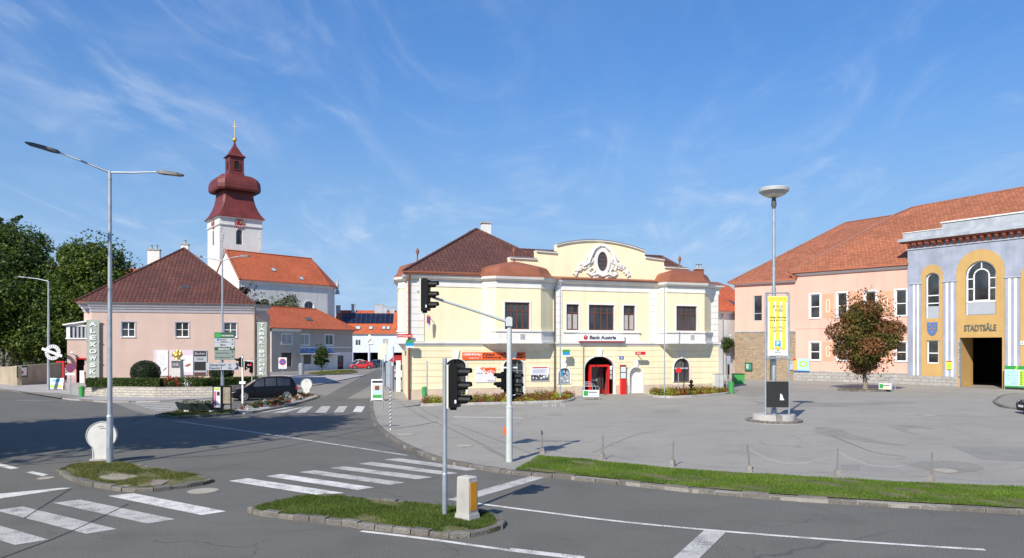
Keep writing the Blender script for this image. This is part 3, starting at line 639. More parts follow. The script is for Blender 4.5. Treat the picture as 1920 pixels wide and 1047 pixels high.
# manhole covers
def manhole(u, v, r, z, m=None, square=False):
    g = G(u, v, z); mb = MB()
    if square:
        mb.box(-r*1.25, r*1.25, -r*1.25, r*1.25, 0, 0.004, m_manh); mb.lathe([(r, 0), (r, 0.012)], m_manhB, n=28)
    else: mb.lathe([(r*1.12, 0), (r*1.12, 0.004)], m_manh, n=28); mb.lathe([(r, 0.0), (r, 0.010)], m or m_manhB, n=28)
    struct(mb.build('manhole_cover', loc=(g.x, g.y, z+0.004), rotz=R(25)))
manhole(760, 815, 0.40, ZP); manhole(869, 836, 0.36, ZP); manhole(381, 921, 0.38, 0); manhole(1741, 779, 0.42, ZP, square=True)
manhole(1772, 883, 0.34, ZP, square=True); manhole(86, 897, 0.22, 0); manhole(1160, 909, 0.2, 0) if False else None
# verge along the main road, with the grass
def inpoly(x, y, poly):
    c = False; n = len(poly); j = n-1
    for i in range(n):
        if ((poly[i][1] > y) != (poly[j][1] > y)) and (x < (poly[j][0]-poly[i][0])*(y-poly[i][1])/(poly[j][1]-poly[i][1])+poly[i][0]): c = not c
        j = i
    return c
vb_px = [(1012, 855), (1130, 866), (1260, 880), (1400, 889), (1570, 899), (1745, 908), (1920, 915)]
vb = gp(vb_px, ZP)+[(24.5, 16.2), (45, 7.2), (80, -8)]
vf = smoothpath(vk)
def offs(path, d):
    out = []
    for i, p in enumerate(path):
        a = path[max(i-1, 0)]; b = path[min(i+1, len(path)-1)]; t = Vector((b[0]-a[0], b[1]-a[1])).normalized(); out.append((p[0]-t.y*d, p[1]+t.x*d))
    return out
vfi = offs(vf, 0.2)
verge = vfi+list(reversed(smoothpath(vb)))
flat('verge', verge, ZP+0.03, m_grassB)
def grass(name, poly, z, nb, hmin, hmax, m, seed, bare=0.0, wid=0.012, label=None, bareseed=0.0, clump=True, edge=None):
    rs = np.random.RandomState(seed); xs = [p[0] for p in poly]; ys = [p[1] for p in poly]
    X = rs.uniform(min(xs), max(xs), nb*6); Y = rs.uniform(min(ys), max(ys), nb*6)
    c = np.zeros(len(X), bool); n = len(poly); j = n-1
    for i in range(n):
        xi, yi = poly[i][:2]; xj, yj = poly[j][:2]
        if yi != yj:
            t = ((yi > Y) != (yj > Y)) & (X < (xj-xi)*(Y-yi)/(yj-yi)+xi); c ^= t
        j = i
    X, Y = X[c], Y[c]
    if bare:
        f = np.sin(X*1.3+bareseed+np.sin(Y*1.1)*1.3)*np.sin(Y*1.7-bareseed+np.sin(X*0.9))+0.35*np.sin(X*5.1+Y*3.7); k = rs.rand(len(X)) > np.clip((f-1+bare*2)*2.5, 0, 0.97); X, Y = X[k], Y[k]
    X, Y = X[:nb], Y[:nb]; nb = len(X)
    hh = rs.uniform(hmin, hmax, nb)*(1+0.45*np.sin(X*2.1)*np.sin(Y*2.7+1)); a = rs.uniform(0, 6.283, nb); w_ = wid*rs.uniform(0.7, 1.5, nb); ln = hh*rs.uniform(0.2, 0.9, nb); la = rs.uniform(0, 6.283, nb)
    V = np.empty((nb, 3, 3)); V[:, 0] = np.stack([X-np.cos(a)*w_, Y-np.sin(a)*w_, np.full(nb, z)], 1); V[:, 1] = np.stack([X+np.cos(a)*w_, Y+np.sin(a)*w_, np.full(nb, z)], 1)
    V[:, 2] = np.stack([X+np.cos(la)*ln, Y+np.sin(la)*ln, z+hh], 1)
    return trimesh(name, V.reshape(-1, 3), 3, m)
def trimesh(name, V, k, m, parent=None, mats=None, mi=None):
    me = bpy.data.meshes.new(name); nf = len(V)//k
    me.vertices.add(len(V)); me.vertices.foreach_set('co', V.astype(np.float32).ravel()); me.loops.add(len(V)); me.loops.foreach_set('vertex_index', np.arange(len(V), dtype=np.int32))
    me.polygons.add(nf); me.polygons.foreach_set('loop_start', np.arange(0, len(V), k, dtype=np.int32)); me.polygons.foreach_set('loop_total', np.full(nf, k, dtype=np.int32))
    for q in (mats or [m]): me.materials.append(q)
    if mi is not None: me.polygons.foreach_set('material_index', mi.astype(np.int32))
    me.update(); me.validate(); o = bpy.data.objects.new(name, me); COL.objects.link(o)
    if parent is not None: o.parent = parent
    return o
near = [p for p in verge]
def stuff(o, label, cat): o['kind'] = 'stuff'; return tag(o, label, cat)
vgn = [(p[0], p[1]) for p in vfi if p[0] < 26]+[(p[0], p[1]) for p in reversed(smoothpath(vb)) if p[0] < 26]
stuff(grass('grass', vgn, ZP+0.02, 115000, 0.02, 0.07, m_blade, 1, 0.24, 0.010), 'bright green mown grass on the long verge beside the road', 'grass')
def shrink(poly, d):
    cx = sum(p[0] for p in poly)/len(poly); cy = sum(p[1] for p in poly)/len(poly); out = []
    for p in poly:
        v = Vector((p[0]-cx, p[1]-cy)); l = v.length; out.append((cx+v.x*(l-d)/l, cy+v.y*(l-d)/l))
    return out
stuff(grass('grass', shrink(isl2, 0.12), 0.09, 52000, 0.02, 0.09, m_bladeM, 2, 0.34, 0.009, bareseed=1.2), 'weedy green grass on the traffic island around the concrete reflector post', 'grass')
stuff(grass('grass', shrink(isl1, 0.12), 0.08, 34000, 0.02, 0.065, m_bladeD, 3, 0.48, 0.011, bareseed=2.3), 'patchy dry grass on the traffic island under the tall street lamp', 'grass')
stuff(grass('grass', shrink(isl3, 0.2), 0.09, 12000, 0.03, 0.08, m_bladeD, 4, 0.2, 0.02), 'short grass around the boat shaped flower planter', 'grass')
stuff(grass('grass', shrink(isl5, 0.3), 0.09, 7000, 0.05, 0.16, m_bladeD, 5, 0.15, 0.05), 'low ground cover on the island in front of the dry cleaner', 'ground cover')
def scatter_litter(px, n, z, seed, spread, label):
    rs = np.random.RandomState(seed); V = []
    for u, v in px:
        g = G(u, v, z)
        for _ in range(n):
            x, y = g.x+rs.normal()*spread, g.y+rs.normal()*spread*0.6; a = rs.uniform(0, 6.3); s_ = rs.uniform(0.015, 0.035); zz = z+rs.uniform(0.004, 0.03)
            for k in range(4): V.append((x+s_*math.cos(a+k*1.57), y+s_*math.sin(a+k*1.57)*0.7, zz+rs.uniform(-.01, .012)))
    stuff(trimesh('leaf_litter', np.array(V), 4, m_litter), label, 'leaf litter')
scatter_litter([(825, 1005), (800, 1003), (850, 1008), (722, 990), (583, 975), (512, 966)], 34, 0.0, 3, 0.10, 'brown dry leaves in the gutter along the front traffic island')
scatter_litter([(130, 895), (170, 905), (300, 917), (340, 912), (150, 900)], 26, 0.0, 4, 0.14, 'brown dry leaves along the kerb of the lamp island')
# ================================================================ BUILDINGS
def coping(mb, pts, y0, y1, t, m, m2=None):
    for a, b in zip(pts[:-1], pts[1:]):
        if abs(a[0]-b[0]) < 1e-3: continue
        v = [(a[0], y0, a[1]), (b[0], y0, b[1]), (b[0], y1, b[1]), (a[0], y1, a[1]), (a[0], y0, a[1]+t), (b[0], y0, b[1]+t), (b[0], y1, b[1]+t), (a[0], y1, a[1]+t)]
        mb.add(v, [(3,2,1,0),(4,5,6,7),(0,1,5,4),(1,2,6,5),(2,3,7,6),(3,0,4,7)], m)
def band(mb, plan, z0, z1, m, o=0.0, close=False, o1=None):
    """a moulding that follows a plan outline [(x,y)] (front side), pushed out by o at the bottom and o1 at the top"""
    o1 = o if o1 is None else o1; n = len(plan)
    def off(k, d):
        a = plan[max(k-1, 0)]; b = plan[min(k+1, n-1)]; p = plan[k]
        t1 = Vector((p[0]-a[0], p[1]-a[1])) if k > 0 else Vector((b[0]-p[0], b[1]-p[1])); t2 = Vector((b[0]-p[0], b[1]-p[1])) if k < n-1 else t1
        t1.normalize(); t2.normalize(); n1 = Vector((t1.y, -t1.x)); n2 = Vector((t2.y, -t2.x)); q = (n1+n2)
        q = q/ max(0.3, q.dot(n1)) if q.length > 1e-6 else n1
        return (p[0]+q.x*d, p[1]+q.y*d)
    v = [off(k, o)+(z0,) for k in range(n)]+[off(k, o1)+(z1,) for k in range(n)]+[off(k, -0.25)+(z1,) for k in range(n)]+[off(k, -0.25)+(z0,) for k in range(n)]
    f = []
    for i in range(n-1):
        for j in range(4): jj = (j+1) % 4; f.append((j*n+i, j*n+i+1, jj*n+i+1, jj*n+i))
    f += [(0, n, 2*n, 3*n), (n-1, 4*n-1, 3*n-1, 2*n-1)]
    mb.add(v, f, m)
def blocks(mb, a, b, z0, z1, hh, m, y=0.0, prj=0.06, gap=0.035):
    n = max(1, round((z1-z0)/hh)); h = (z1-z0)/n
    for i in range(n): mb.box(a, b, y-prj, y+0.01, z0+i*h+gap/2, z0+(i+1)*h-gap/2, m)
class side:       # everything built inside is turned: x' runs along a wall that faces -x of the house
    def __init__(s, T): s.T = T
    def __enter__(s):
        global CURT; s.o = CURT; CURT = s.T
    def __exit__(s, *a):
        global CURT; CURT = s.o
CURT = Matrix()
_mi = MB.__init__
def _init(s): _mi(s); s.T = CURT.copy()
MB.__init__ = _init

# ---------------------------------------------------------------- the cream bank house
B = Fac(G(765, 750, .1), G(1347, 735, .1), .1); BL = B.len
bank = thing('corner_building', 'long cream two storey building with curved attic gable, two bays and dark hipped roof', 'building', B.A, B.rot)
bs = lambda u, off=0: B.s(u, off)
ZC = 8.85                                  # underside of the white eaves cornice
holes_g = []                               # openings of the ground floor: a, b, c, d, rise
def hg(u0, u1, z0, z1, rise=None):
    a, b = bs(u0), bs(u1); h = (a, b, z0, z1, (b-a)/2 if rise is None else rise); holes_g.append(h); return h
hA = hg(835.5, 874.5, 0.28, 2.98, 0.62); hB = hg(944, 983, 0.12, 2.98, 0.62)
hS = hg(1047, 1069.5, 0.95, 2.2); hD = hg(1096, 1152.5, 0.02, 3.1, 1.0); hN = hg(1180.5, 1204.5, 0.06, 2.2); hR = hg(1263.5, 1293.5, 0.9, 2.9)
holes_u = []
ZU0, ZU1 = 5.2, 7.25
for u0, u1 in ((1062, 1085.5), (1104, 1151.5), (1169, 1191)): holes_u.append((bs(u0), bs(u1), ZU0, ZU1))
mb = MB()
PB = 0.72; step = 0.475
wall(mb, 0, BL, 0, 4.0, holes_g, m_cream, 0.035, 0.3, m_white)
z = PB; k = 0
while z < 3.95:                            # the rusticated courses stand 35 mm proud, with a gap between them
    z1 = min(z+step, 4.0); za, zb = z+0.016, z1-0.016; x = 0.0; zm = (za+zb)/2; cuts = []
    for h in holes_g:
        lo = None
        for zz in (za, zm, zb):
            sp_ = hole_span(h, zz)
            if sp_: lo = (min(sp_[0], lo[0]), max(sp_[1], lo[1])) if lo else sp_
        if lo: cuts.append((lo[0]-0.10, lo[1]+0.10))
    for a, b in sorted(cuts): mb.box(x, a, 0.0, 0.034, za, zb, m_cream); x = b
    mb.box(x, BL, 0.0, 0.034, za, zb, m_cream); z = z1
x = 0.0                                    # plinth
for h in sorted(holes_g):
    if h[2] < PB-0.1: mb.box(x, h[0]-0.08, -0.04, 0.034, 0, PB, m_plinth); x = h[1]+0.08
mb.box(x, BL, -0.04, 0.034, 0, PB, m_plinth)
wall(mb, 0, BL, 4.0, 9.2, holes_u, m_cream, 0.0, 0.3, m_white)
SK = (.174, .985)                          # the side wall along the lane is not square to the front
sw = lambda a, o=0.0: (SK[0]*a-SK[1]*o, SK[1]*a+SK[0]*o)
r_ = sw(13.5); mb.poly([(0, 0, 0), (0, 0, 9.2), r_+(9.2,), r_+(0,)], m_cream); mb.poly([(BL, 0, 0), (BL, 13.3, 0), (BL, 13.3, 9.2), (BL, 0, 9.2)], m_cream); mb.poly([r_+(0,), r_+(9.2,), (BL, 13.3, 9.2), (BL, 13.3, 0)], m_cream)
mb.build('wall', bank)
def attic_pts(px, off=-0.85): return [B.loc(u, v, off) for u, v in px]
top_px = [(955, 485), (1005, 487.5), (1005, 472.5), (1043, 475.5), (1043, 461)]
arc = []
for k in range(13):
    t = k/12; u = 1043+(1209-1043)*t; v = (461+(472.5-461)*t)-14.5*math.sin(math.pi*t)**0.85*(1-0.1*t); arc.append((u, v))
top_px += arc[1:]+[(1209, 484), (1245, 489), (1245, 502.5), (1288, 505)]
tp = attic_pts(top_px); mb = MB()
poly = [(tp[0][0], 9.15), (tp[-1][0], 9.15)]+list(reversed(tp)); hole = None
mb.prism(poly, m_cream, 0.85, 1.25); mb.build('attic_wall', bank)
mb = MB(); coping(mb, tp, 0.70, 1.35, 0.10, m_white); coping(mb, [(p[0], p[1]+0.101) for p in tp], 0.66, 1.39, 0.035, m_gutter); mb.build('coping', bank)
# eaves cornice, frieze, belt course
bayL = [bs(903), bs(930, .9), bs(1014, .9), bs(1037)]; bayR = [bs(1236), bs(1251, .9), bs(1321, .9), bs(1334)]
def bayplan(b, d=0.9): return [(b[0], 0), (b[1], -d), (b[2], -d), (b[3], 0)]
front = [(0, 0)]+bayplan(bayL)+bayplan(bayR)+[(BL, 0)]
eplan = [sw(13.5), sw(6.2), sw(5.5, .6), sw(2.6, .6), sw(1.9)]+front+[(BL, 13.3)]
mb = MB(); band(mb, eplan, ZC-0.5, ZC-0.02, m_white, 0.05); band(mb, eplan, ZC, ZC+0.14, m_white, 0.16, o1=0.30); band(mb, eplan, ZC+0.142, ZC+0.32, m_white, 0.34, o1=0.40)
mb.build('cornice', bank)
mb = MB(); band(mb, [sw(13.5)]+front[0:1]+[(BL, 0), (BL, 13.5)], 3.98, 4.12, m_white, 0.07); band(mb, [sw(13.5), (0, 0), (BL, 0), (BL, 13.5)], 4.122, 4.24, m_white, 0.16)
mb.build('belt_course', bank)
for u0, u1 in ((769, 795), (1039, 1053), (1217.5, 1231.5), (1331, 1346)):
    a, b = bs(u0), bs(u1); a = max(a, 0.02); b = min(b, BL-0.02); mb = MB(); blocks(mb, a, b, 4.26, ZC-0.52, 0.48, m_white); mb.box(a+.005, b-.005, -.03, .01, 4.25, ZC-.51, m_white); mb.build('quoins', bank)
# bays
def bay(root, b, wa, wb, d=0.9, nmul=3):
    mb = MB(); z0, z1 = 4.15, ZC-0.5; W0, W1 = ZU0, ZU1
    wall(mb, b[1], b[2], z0, z1, [(wa, wb, W0, W1)], m_cream, -d, 0.25, m_white)
    mb.poly([(b[0], 0, z0), (b[1], -d, z0), (b[1], -d, z1), (b[0], 0, z1)], m_cream); mb.poly([(b[2], -d, z0), (b[3], 0, z0), (b[3], 0, z1), (b[2], -d, z1)], m_cream)
    c = mb.build('bay', root)
    pl = bayplan(b, d); q = MB(); band(q, pl, 4.25, 5.02, m_white, 0.06); band(q, pl, 5.02, 5.12, m_white, 0.14); band(q, pl, 4.13, 4.26, m_white, 0.15)
    cx = (b[0]+b[3])/2; v = [(p[0], p[1], 4.13) for p in pl]; lows = [(cx+(p[0]-cx)*0.82, p[1]*0.55, 3.8) for p in pl]; low2 = [(cx+(p[0]-cx)*0.6, p[1]*0.05+0.03, 3.45) for p in pl]
    n = 4; q.add(v+lows+low2, [(i, i+1, n+i+1, n+i) for i in range(3)]+[(n+i, n+i+1, 2*n+i+1, 2*n+i) for i in range(3)]+[(8, 9, 10, 11)], m_white)
    q.box(cx-0.18, cx+0.18, -d-0.09, -d-0.055, 4.45, 4.85, m_greyP)
    q.build('parapet', c)
    window(c, wa, wb, W0, W1, -d, 0.14, 0, m_brownF, (0.27, 0.5, 0.73), (0.68,), 0.10, None, m_white, 0.13)
    # ogee roof over the bay
    r = MB(); pl2 = [(b[0]-0.35, 0.25), (b[0]-0.30, -0.15), (b[1]-0.18, -d-0.40), (b[2]+0.18, -d-0.40), (b[3]+0.30, -0.15), (b[3]+0.35, 0.25), (b[3]+0.3, 2.6), (b[0]-0.3, 2.6)]
    prof = [(1.0, 9.172), (0.985, 9.24), (0.92, 9.34), (0.86, 9.48), (0.82, 9.68), (0.79, 9.86), (0.75, 10.00), (0.68, 10.09), (0.36, 10.34), (0.10, 10.52), (0.02, 10.55)]
    n = len(pl2); vv = []; cy = 0.9
    for s_, zz in prof: vv += [(cx+(p[0]-cx)*s_, cy+(p[1]-cy)*s_, zz) for p in pl2]
    ff = [(j*n+i, j*n+(i+1) % n, (j+1)*n+(i+1) % n, (j+1)*n+i) for j in range(len(prof)-1) for i in range(n)]
    r.add(vv, ff, m_copper); ro = r.build('bay_roof', c, 25)
    fi = MB(); fi.lathe([(0.16, 0), (0.10, 0.1), (0.05, 0.35), (0.06, 0.7), (0.10, 0.8), (0.14, 0.95), (0.09, 1.08), (0.02, 1.25)], m_copper, (cx, cy, 10.45), 12); fi.build('finial', ro, 40)
    return c
bay(bank, bayL, bs(946.5, .9), bs(993, .9)); bay(bank, bayR, bs(1268, .9), bs(1306.5, .9))
T_side = Matrix(((0, 1, 0, 0), (-1, 0, 0, 0), (0, 0, 1, 0), (0, 0, 0, 1)))     # x'=-y, y'=x  (wall facing -x)
T_lane = Matrix(((-SK[0], SK[1], 0, 0), (-SK[1], -SK[0], 0, 0), (0, 0, 1, 0), (0, 0, 0, 1)))
with side(T_lane):
    bay(bank, (-6.2, -5.5, -2.6, -1.9), -4.6, -3.4, 0.6)
    mb = MB(); blocks(mb, -1.25, -0.02, 4.26, ZC-0.52, 0.48, m_white); mb.build('quoins', bank)
    for a, b in ((-10.8, -9.6), (-8.6, -7.4)): window(bank, a, b, ZU0, ZU1, 0.0, -0.02, 0, m_brownF, (0.5,), (0.68,), 0.07, None, m_white, 0.12)
# copper strip in front of the attic, gutters
mb = MB(); x0, x1 = bayL[3]+0.1, bayR[0]-0.1
mb.slab([(x0, -0.42, 9.19), (x1, -0.42, 9.19), (x1, 0.85, 9.52), (x0, 0.85, 9.52)], m_copper, 0.04)
mb.build('sheet_metal_eaves', bank); mb = MB()
mb.slab([(-0.45, -0.42, 9.19), (bayL[0], -0.42, 9.19), (bayL[0]+.5, 1.1, 9.55), (-0.45, 0.4, 9.5)], m_copper, 0.04)
mb.build('sheet_metal_eaves', bank); mb = MB()
mb.slab([(bayR[3], -0.42, 9.19), (BL+.4, -0.42, 9.19), (BL+.4, 0.6, 9.5), (bayR[3], 0.6, 9.5)], m_copper, 0.04)
mb.box(bayR[3]-.3, BL-0.05, 0.86, 1.2, 9.1, 9.55, m_cream)
mb.build('sheet_metal_eaves', bank)
mb = MB(); mb.tube([(-0.46, -0.5, 9.30), (bayL[0]-0.3, -0.5, 9.34)], 0.08, m_copper, 8); mb.build('gutter', bank)
mb = MB(); mb.tube([(bayL[3]+.5, -0.48, 9.24), (bayR[0]-0.5, -0.48, 9.24)], 0.06, m_copper, 8); mb.build('gutter', bank)
def pipe(root, pts, m, r=0.055, name='downpipe'): q = MB(); q.tube(pts, r, m, 8); return q.build(name, root, 60)
pipe(bank, [(0.06, -0.55, 9.25), (0.03, -0.16, 8.75), (0.03, -0.13, 0.0)], m_copper, 0.07)
pipe(bank, [(bs(1041), -0.5, 9.2), (bs(1038.5), -0.13, 8.3), (bs(1038.5), -0.13, 0.0)], mat('dark_pipe', (0.10, 0.085, 0.07), 0.6, 0.1), 0.05)
pipe(bank, [(bs(1092.5), -0.09, 4.0), (bs(1092.5), -0.09, 0.0)], mat('pale_pipe', (0.42, 0.36, 0.25), 0.6, 0.1), 0.035)
# roofs
ax, az = B.loc(893, 430, -6.2)
mb = MB(); wr = 2*ax+0.35
aA, aB = (ax, 6.2, az), (ax, 8.6, az)
mb.slab([(-.35, -.15, 9.42), (wr, 1.4, 9.42), aA], m_tileB, .12, m_ridge); mb.slab([(1.9, 13.4, 9.42), (-.35, -.15, 9.42), aA, aB], m_tileB, .12, m_ridge)
mb.slab([(wr, 1.4, 9.42), (wr, 13.4, 9.42), aB, aA], m_tileB, .12, m_ridge); mb.slab([(wr, 13.4, 9.42), (1.9, 13.4, 9.42), aB], m_tileB, .12, m_ridge)
mb.build('roof', bank)
mb = MB(); rz = 12.15
hiproof(mb, 6.0, BL+0.2, 1.3, 9.1, 9.40, rz, m_tileB, 'x', 0.0, 2.6, 0.12, m_ridge); mb.build('roof', bank)
def ridge(root, p0, p1, m=None, r=0.11):
    q = MB(); p0, p1 = Vector(p0), Vector(p1); n = max(1, int((p1-p0).length/0.4))
    for i in range(n): a = p0+(p1-p0)*(i/n); b = p0+(p1-p0)*((i+1.06)/n); q.cyl(a, b, r, r*0.86, m or m_ridge, 8, False)
    q.build('ridge_tiles', root)
rt = Vector((ax, 6.2, az+.02)); ridge(bank, rt, (-0.35, -0.15, 9.45), m_tileB); ridge(bank, rt, (wr, 1.4, 9.45), m_tileB); ridge(bank, rt, (ax, 8.4, az+.02), m_tileB)
ridge(bank, (wr-4, 5.2, rz), (BL-2.4, 5.2, rz), m_tileB); ridge(bank, (BL-2.4, 5.2, rz), (BL+.2, 1.3, 9.45), m_tileB)
cp = B.loc(911, 430, -8); chimney(bank, cp[0], 8.0, az-1.6, B.loc(911, 420, -8)[1], 0.75, 0.6, m_white, 0)
cp = B.loc(1310, 510, -5); chimney(bank, cp[0], 5.0, 9.6, B.loc(1310, 506, -5)[1], 0.75, 0.6, mat('brick_red', (0.3, 0.1, 0.06), .8, .15), 2)
# oval window with its stucco wreath
ox, oz = B.loc(1128.5, 491, -0.85); Y = 0.85
ell = lambda r1, r2, n=28: [(ox+r1*math.cos(2*math.pi*k/n), oz+r2*math.sin(2*math.pi*k/n)) for k in range(n)]
mb = MB(); mb.ring(ell(0.46, 0.80), ell(0.40, 0.74), m_brownF, Y-0.09, Y-0.002); mb.box(ox-0.02, ox+0.02, Y-0.088, Y-0.004, oz-0.72, oz+0.72, m_brownF)
for k in (-0.3, 0.05, 0.38): mb.box(ox-0.36, ox+0.36, Y-0.085, Y-0.006, oz+k-0.02, oz+k+0.02, m_brownF)
f = mb.build('oval_window', bank); mb = MB(); mb.prism(ell(0.43, 0.77), m_glass, Y-0.05, Y-0.03); mb.build('pane', f)
rel = MB(); rel.ring(ell(0.70, 1.08), ell(0.46, 0.80), m_white, Y-0.14, Y-0.003); rel.ring(ell(0.80, 1.18), ell(0.705, 1.08), m_white, Y-0.08, Y-0.004)
rnd = random.Random(5)
for sgn in (-1, 1):
    path = [(ox+sgn*0.15, oz+1.35), (ox+sgn*0.75, oz+1.0), (ox+sgn*1.1, oz+0.3), (ox+sgn*1.25, oz-0.15), (ox+sgn*1.75, oz-0.45)]
    rel.tube([(a, Y-0.1, b) for a, b in path], [0.12, 0.17, 0.17, 0.16, 0.12], m_white, 8)
    rel.tube([(ox+sgn*(1.15+0.3*math.cos(t)), Y-0.11, oz+0.12+0.28*math.sin(t)) for t in [k*0.6 for k in range(9)]], 0.07, m_white, 6)
    rel.tube([(ox+sgn*(0.95+0.22*math.cos(t)), Y-0.11, oz-0.75+0.2*math.sin(t)) for t in [k*0.6 for k in range(9)]], 0.07, m_white, 6)
    for k in range(58):                      # the flower garland
        t = rnd.random(); cx_ = ox+sgn*(1.25+1.25*t); cz_ = oz-0.15-0.80*t*t; rr = 0.42*(1-0.5*t)
        a = rnd.uniform(0, 6.28); q = rnd.random()**0.5*rr
        rel.ball((cx_+q*math.cos(a), Y-0.06, cz_-0.1+q*math.sin(a)*0.8), rnd.uniform(0.07, 0.13), m_white, 6)
    for k in range(26):                      # leaves below the oval
        t = rnd.random(); rel.ball((ox+sgn*t*1.35, Y-0.05, oz-1.02-0.22*math.sin(t*4)+rnd.uniform(-.14, .14)), rnd.uniform(0.06, 0.11), m_white, 6, sx=1.8)
    rel.tube([(ox, Y-0.1, oz-1.2), (ox+sgn*0.5, Y-0.12, oz-1.0), (ox+sgn*1.0, Y-0.1, oz-1.18), (ox+sgn*1.4, Y-0.08, oz-0.95)], [0.09, 0.12, 0.1, 0.05], m_white, 7)
for k in range(7): a = math.pi*(0.2+0.1*k); rel.ball((ox+0.5*math.cos(a), Y-0.08, oz+1.0+0.32*math.sin(a)), 0.14, m_white, 7)
rel.build('stucco_wreath', bank, 50)
# windows of the upper floor (centre)
m_br = m_brownF
for i, (a, b, c, d) in enumerate(holes_u):
    window(bank, a, b, c, d, 0.0, 0.16, 0, m_br, (0.25, 0.5, 0.75) if i == 1 else (0.5,), (0.68,), 0.10, None, m_white, 0.14)
    q = MB()
    for z_ in (0,): q.box(a+0.06, b-0.06, 0.125, 0.148, ZU0+0.05, ZU0+(ZU1-ZU0)*0.62, m_blind) if i != 1 else None
    if i != 1: q.build('curtain', bank)
mb = MB(); a, b = bs(1056), bs(1199)
mb.box(a, b, -0.055, -0.001, 4.25, 5.0, m_white); mb.box(a-0.05, b+0.05, -0.15, -0.002, 5.0, 5.1, m_white); mb.build('window_apron', bank)
# ground floor openings
def archring(h, w_=0.14, prj=0.03, m=None):
    a, b, c, d, r = h; q = MB(); q.ring(arch(a-w_, b+w_, c-0.001, d+w_, r+w_), arch(a, b, c, d, r), m or m_white, -prj, 0.033)
    xm = (a+b)/2; q.prism([(xm-0.13, d-0.02), (xm+0.13, d-0.02), (xm+0.24, d+0.62), (xm-0.24, d+0.62)], m_white, -0.09, 0.03)
    q.build('arch_surround', bank)
for h in holes_g: archring(h, 0.10)
window(bank, *hA[:4], 0.035, 0.2, hA[4], m_black, (0.5,), (0.55,), 0.06, name='shop_window')
window(bank, *hB[:4], 0.035, 0.2, hB[4], m_galv, (0.3, 0.7), (0.66,), 0.05, name='shop_door')
w_ = window(bank, *hS[:4], 0.035, 0.10, hS[4], m_galv, (), (), 0.05, name='display_window')
a, b, c, d, r = hS; q = MB(); oo = inset(arch(a, b, c, d, r), 0.08); q.prism(oo, mat('photo_print', (0.35, 0.37, 0.38), 0.5, 0.5, 5), 0.105, 0.125)
rnd = random.Random(3)
for k in range(26): x = rnd.uniform(a+.15, b-.15); zz = rnd.uniform(c+.15, d-.2); q.box(x-.05, x+.05, 0.094-.001*k/26, 0.104, zz-.06, zz+.06, rnd.choice((m_print, m_ink, m_greyS)))
q.prism([(a+.10, d-.75), (a+.42, d-.62), (a+.46, d-.12), (a+.22, d-.22)], m_blueL, 0.085, 0.092); q.build('poster_print', w_)
window(bank, *hR[:4], 0.035, 0.12, hR[4], m_brownF, (0.5,), (0.52,), 0.07, name='arched_window')
q = MB(); a, b, c, d, r = hR; q.box(a+0.12, b-0.12, 0.10, 0.12, c+(d-c)*0.55, c+(d-c)*0.55+0.12, m_greyS); q.text('GEÖFFNET', a+.2, b-.2, c+(d-c)*0.56, c+(d-c)*0.56+0.09, 0.098, m_print, 0.004)
for k in range(9): q.box(a+.12+k*.11, a+.16+k*.11, 0.125, 0.135, d-.75, d-.12-abs(k-4)*0.06, m_greyG)
q.build('blind', bank)
a, b, c, d, r = hN; q = MB(); q.prism(arch(a+.001, b-.001, c, d-.001, r), m_white, 0.30, 0.34); q.build('niche_back', bank)
# entrance: dark recess with the red door frame standing in it
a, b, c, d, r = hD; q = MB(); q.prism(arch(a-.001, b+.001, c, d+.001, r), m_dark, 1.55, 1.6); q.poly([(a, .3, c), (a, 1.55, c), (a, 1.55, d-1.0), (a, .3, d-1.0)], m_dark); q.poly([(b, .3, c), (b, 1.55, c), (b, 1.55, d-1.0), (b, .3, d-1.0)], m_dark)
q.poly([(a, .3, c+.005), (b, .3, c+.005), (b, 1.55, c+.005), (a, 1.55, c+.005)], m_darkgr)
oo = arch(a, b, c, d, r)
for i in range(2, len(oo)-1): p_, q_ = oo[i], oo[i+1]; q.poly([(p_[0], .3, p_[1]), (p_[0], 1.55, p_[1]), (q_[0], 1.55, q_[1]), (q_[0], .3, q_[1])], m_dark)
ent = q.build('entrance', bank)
da, db = bs(1108), bs(1143.5); q = MB(); zt = 2.42
q.box(da-.02, da+.10, .12, .5, c+.01, zt, m_red); q.box(db-.10, db, .12, .5, c+.01, zt, m_red); q.box(da+.101, db-.101, .12, .5, zt-.16, zt-.001, m_red)
q.poly([(da+.1, .5, .02), (da+.1, 1.3, .02), (da+.1, 1.3, zt-.2), (da+.1, .5, zt-.2)], m_redD)
dr = q.build('door_frame', ent)
q = MB(); q.add([(db-.1, .15, .03), (db-.62, -.22, .03), (db-.62, -.22, 0.25), (db-.1, .15, zt-.17), (db-.1, .19, .03), (db-.62, -.18, .03), (db-.62, -.18, .25), (db-.1, .19, zt-.17)], [(0, 1, 2, 3), (7, 6, 5, 4), (0, 4, 5, 1), (1, 5, 6, 2), (2, 6, 7, 3), (3, 7, 4, 0)], m_red); q.build('red_fin', ent)
q = MB(); q.box(da+.12, db-.12, .9, .93, .05, zt-.2, m_glass); q.box(da+.3, db-.7, .885, .895, 1.05, 1.25, m_greyS); q.box(da+.1, db-.1, .86, .89, .05, .35, m_redD); q.build('glass_door', ent)
q = MB()
for k, zz in enumerate((2.0, 1.62, 1.24)): q.box(b-.33, b-.12, .22, .25, zz, zz+.32, m_print if k == 0 else m_greyS)
q.build('notice', ent)
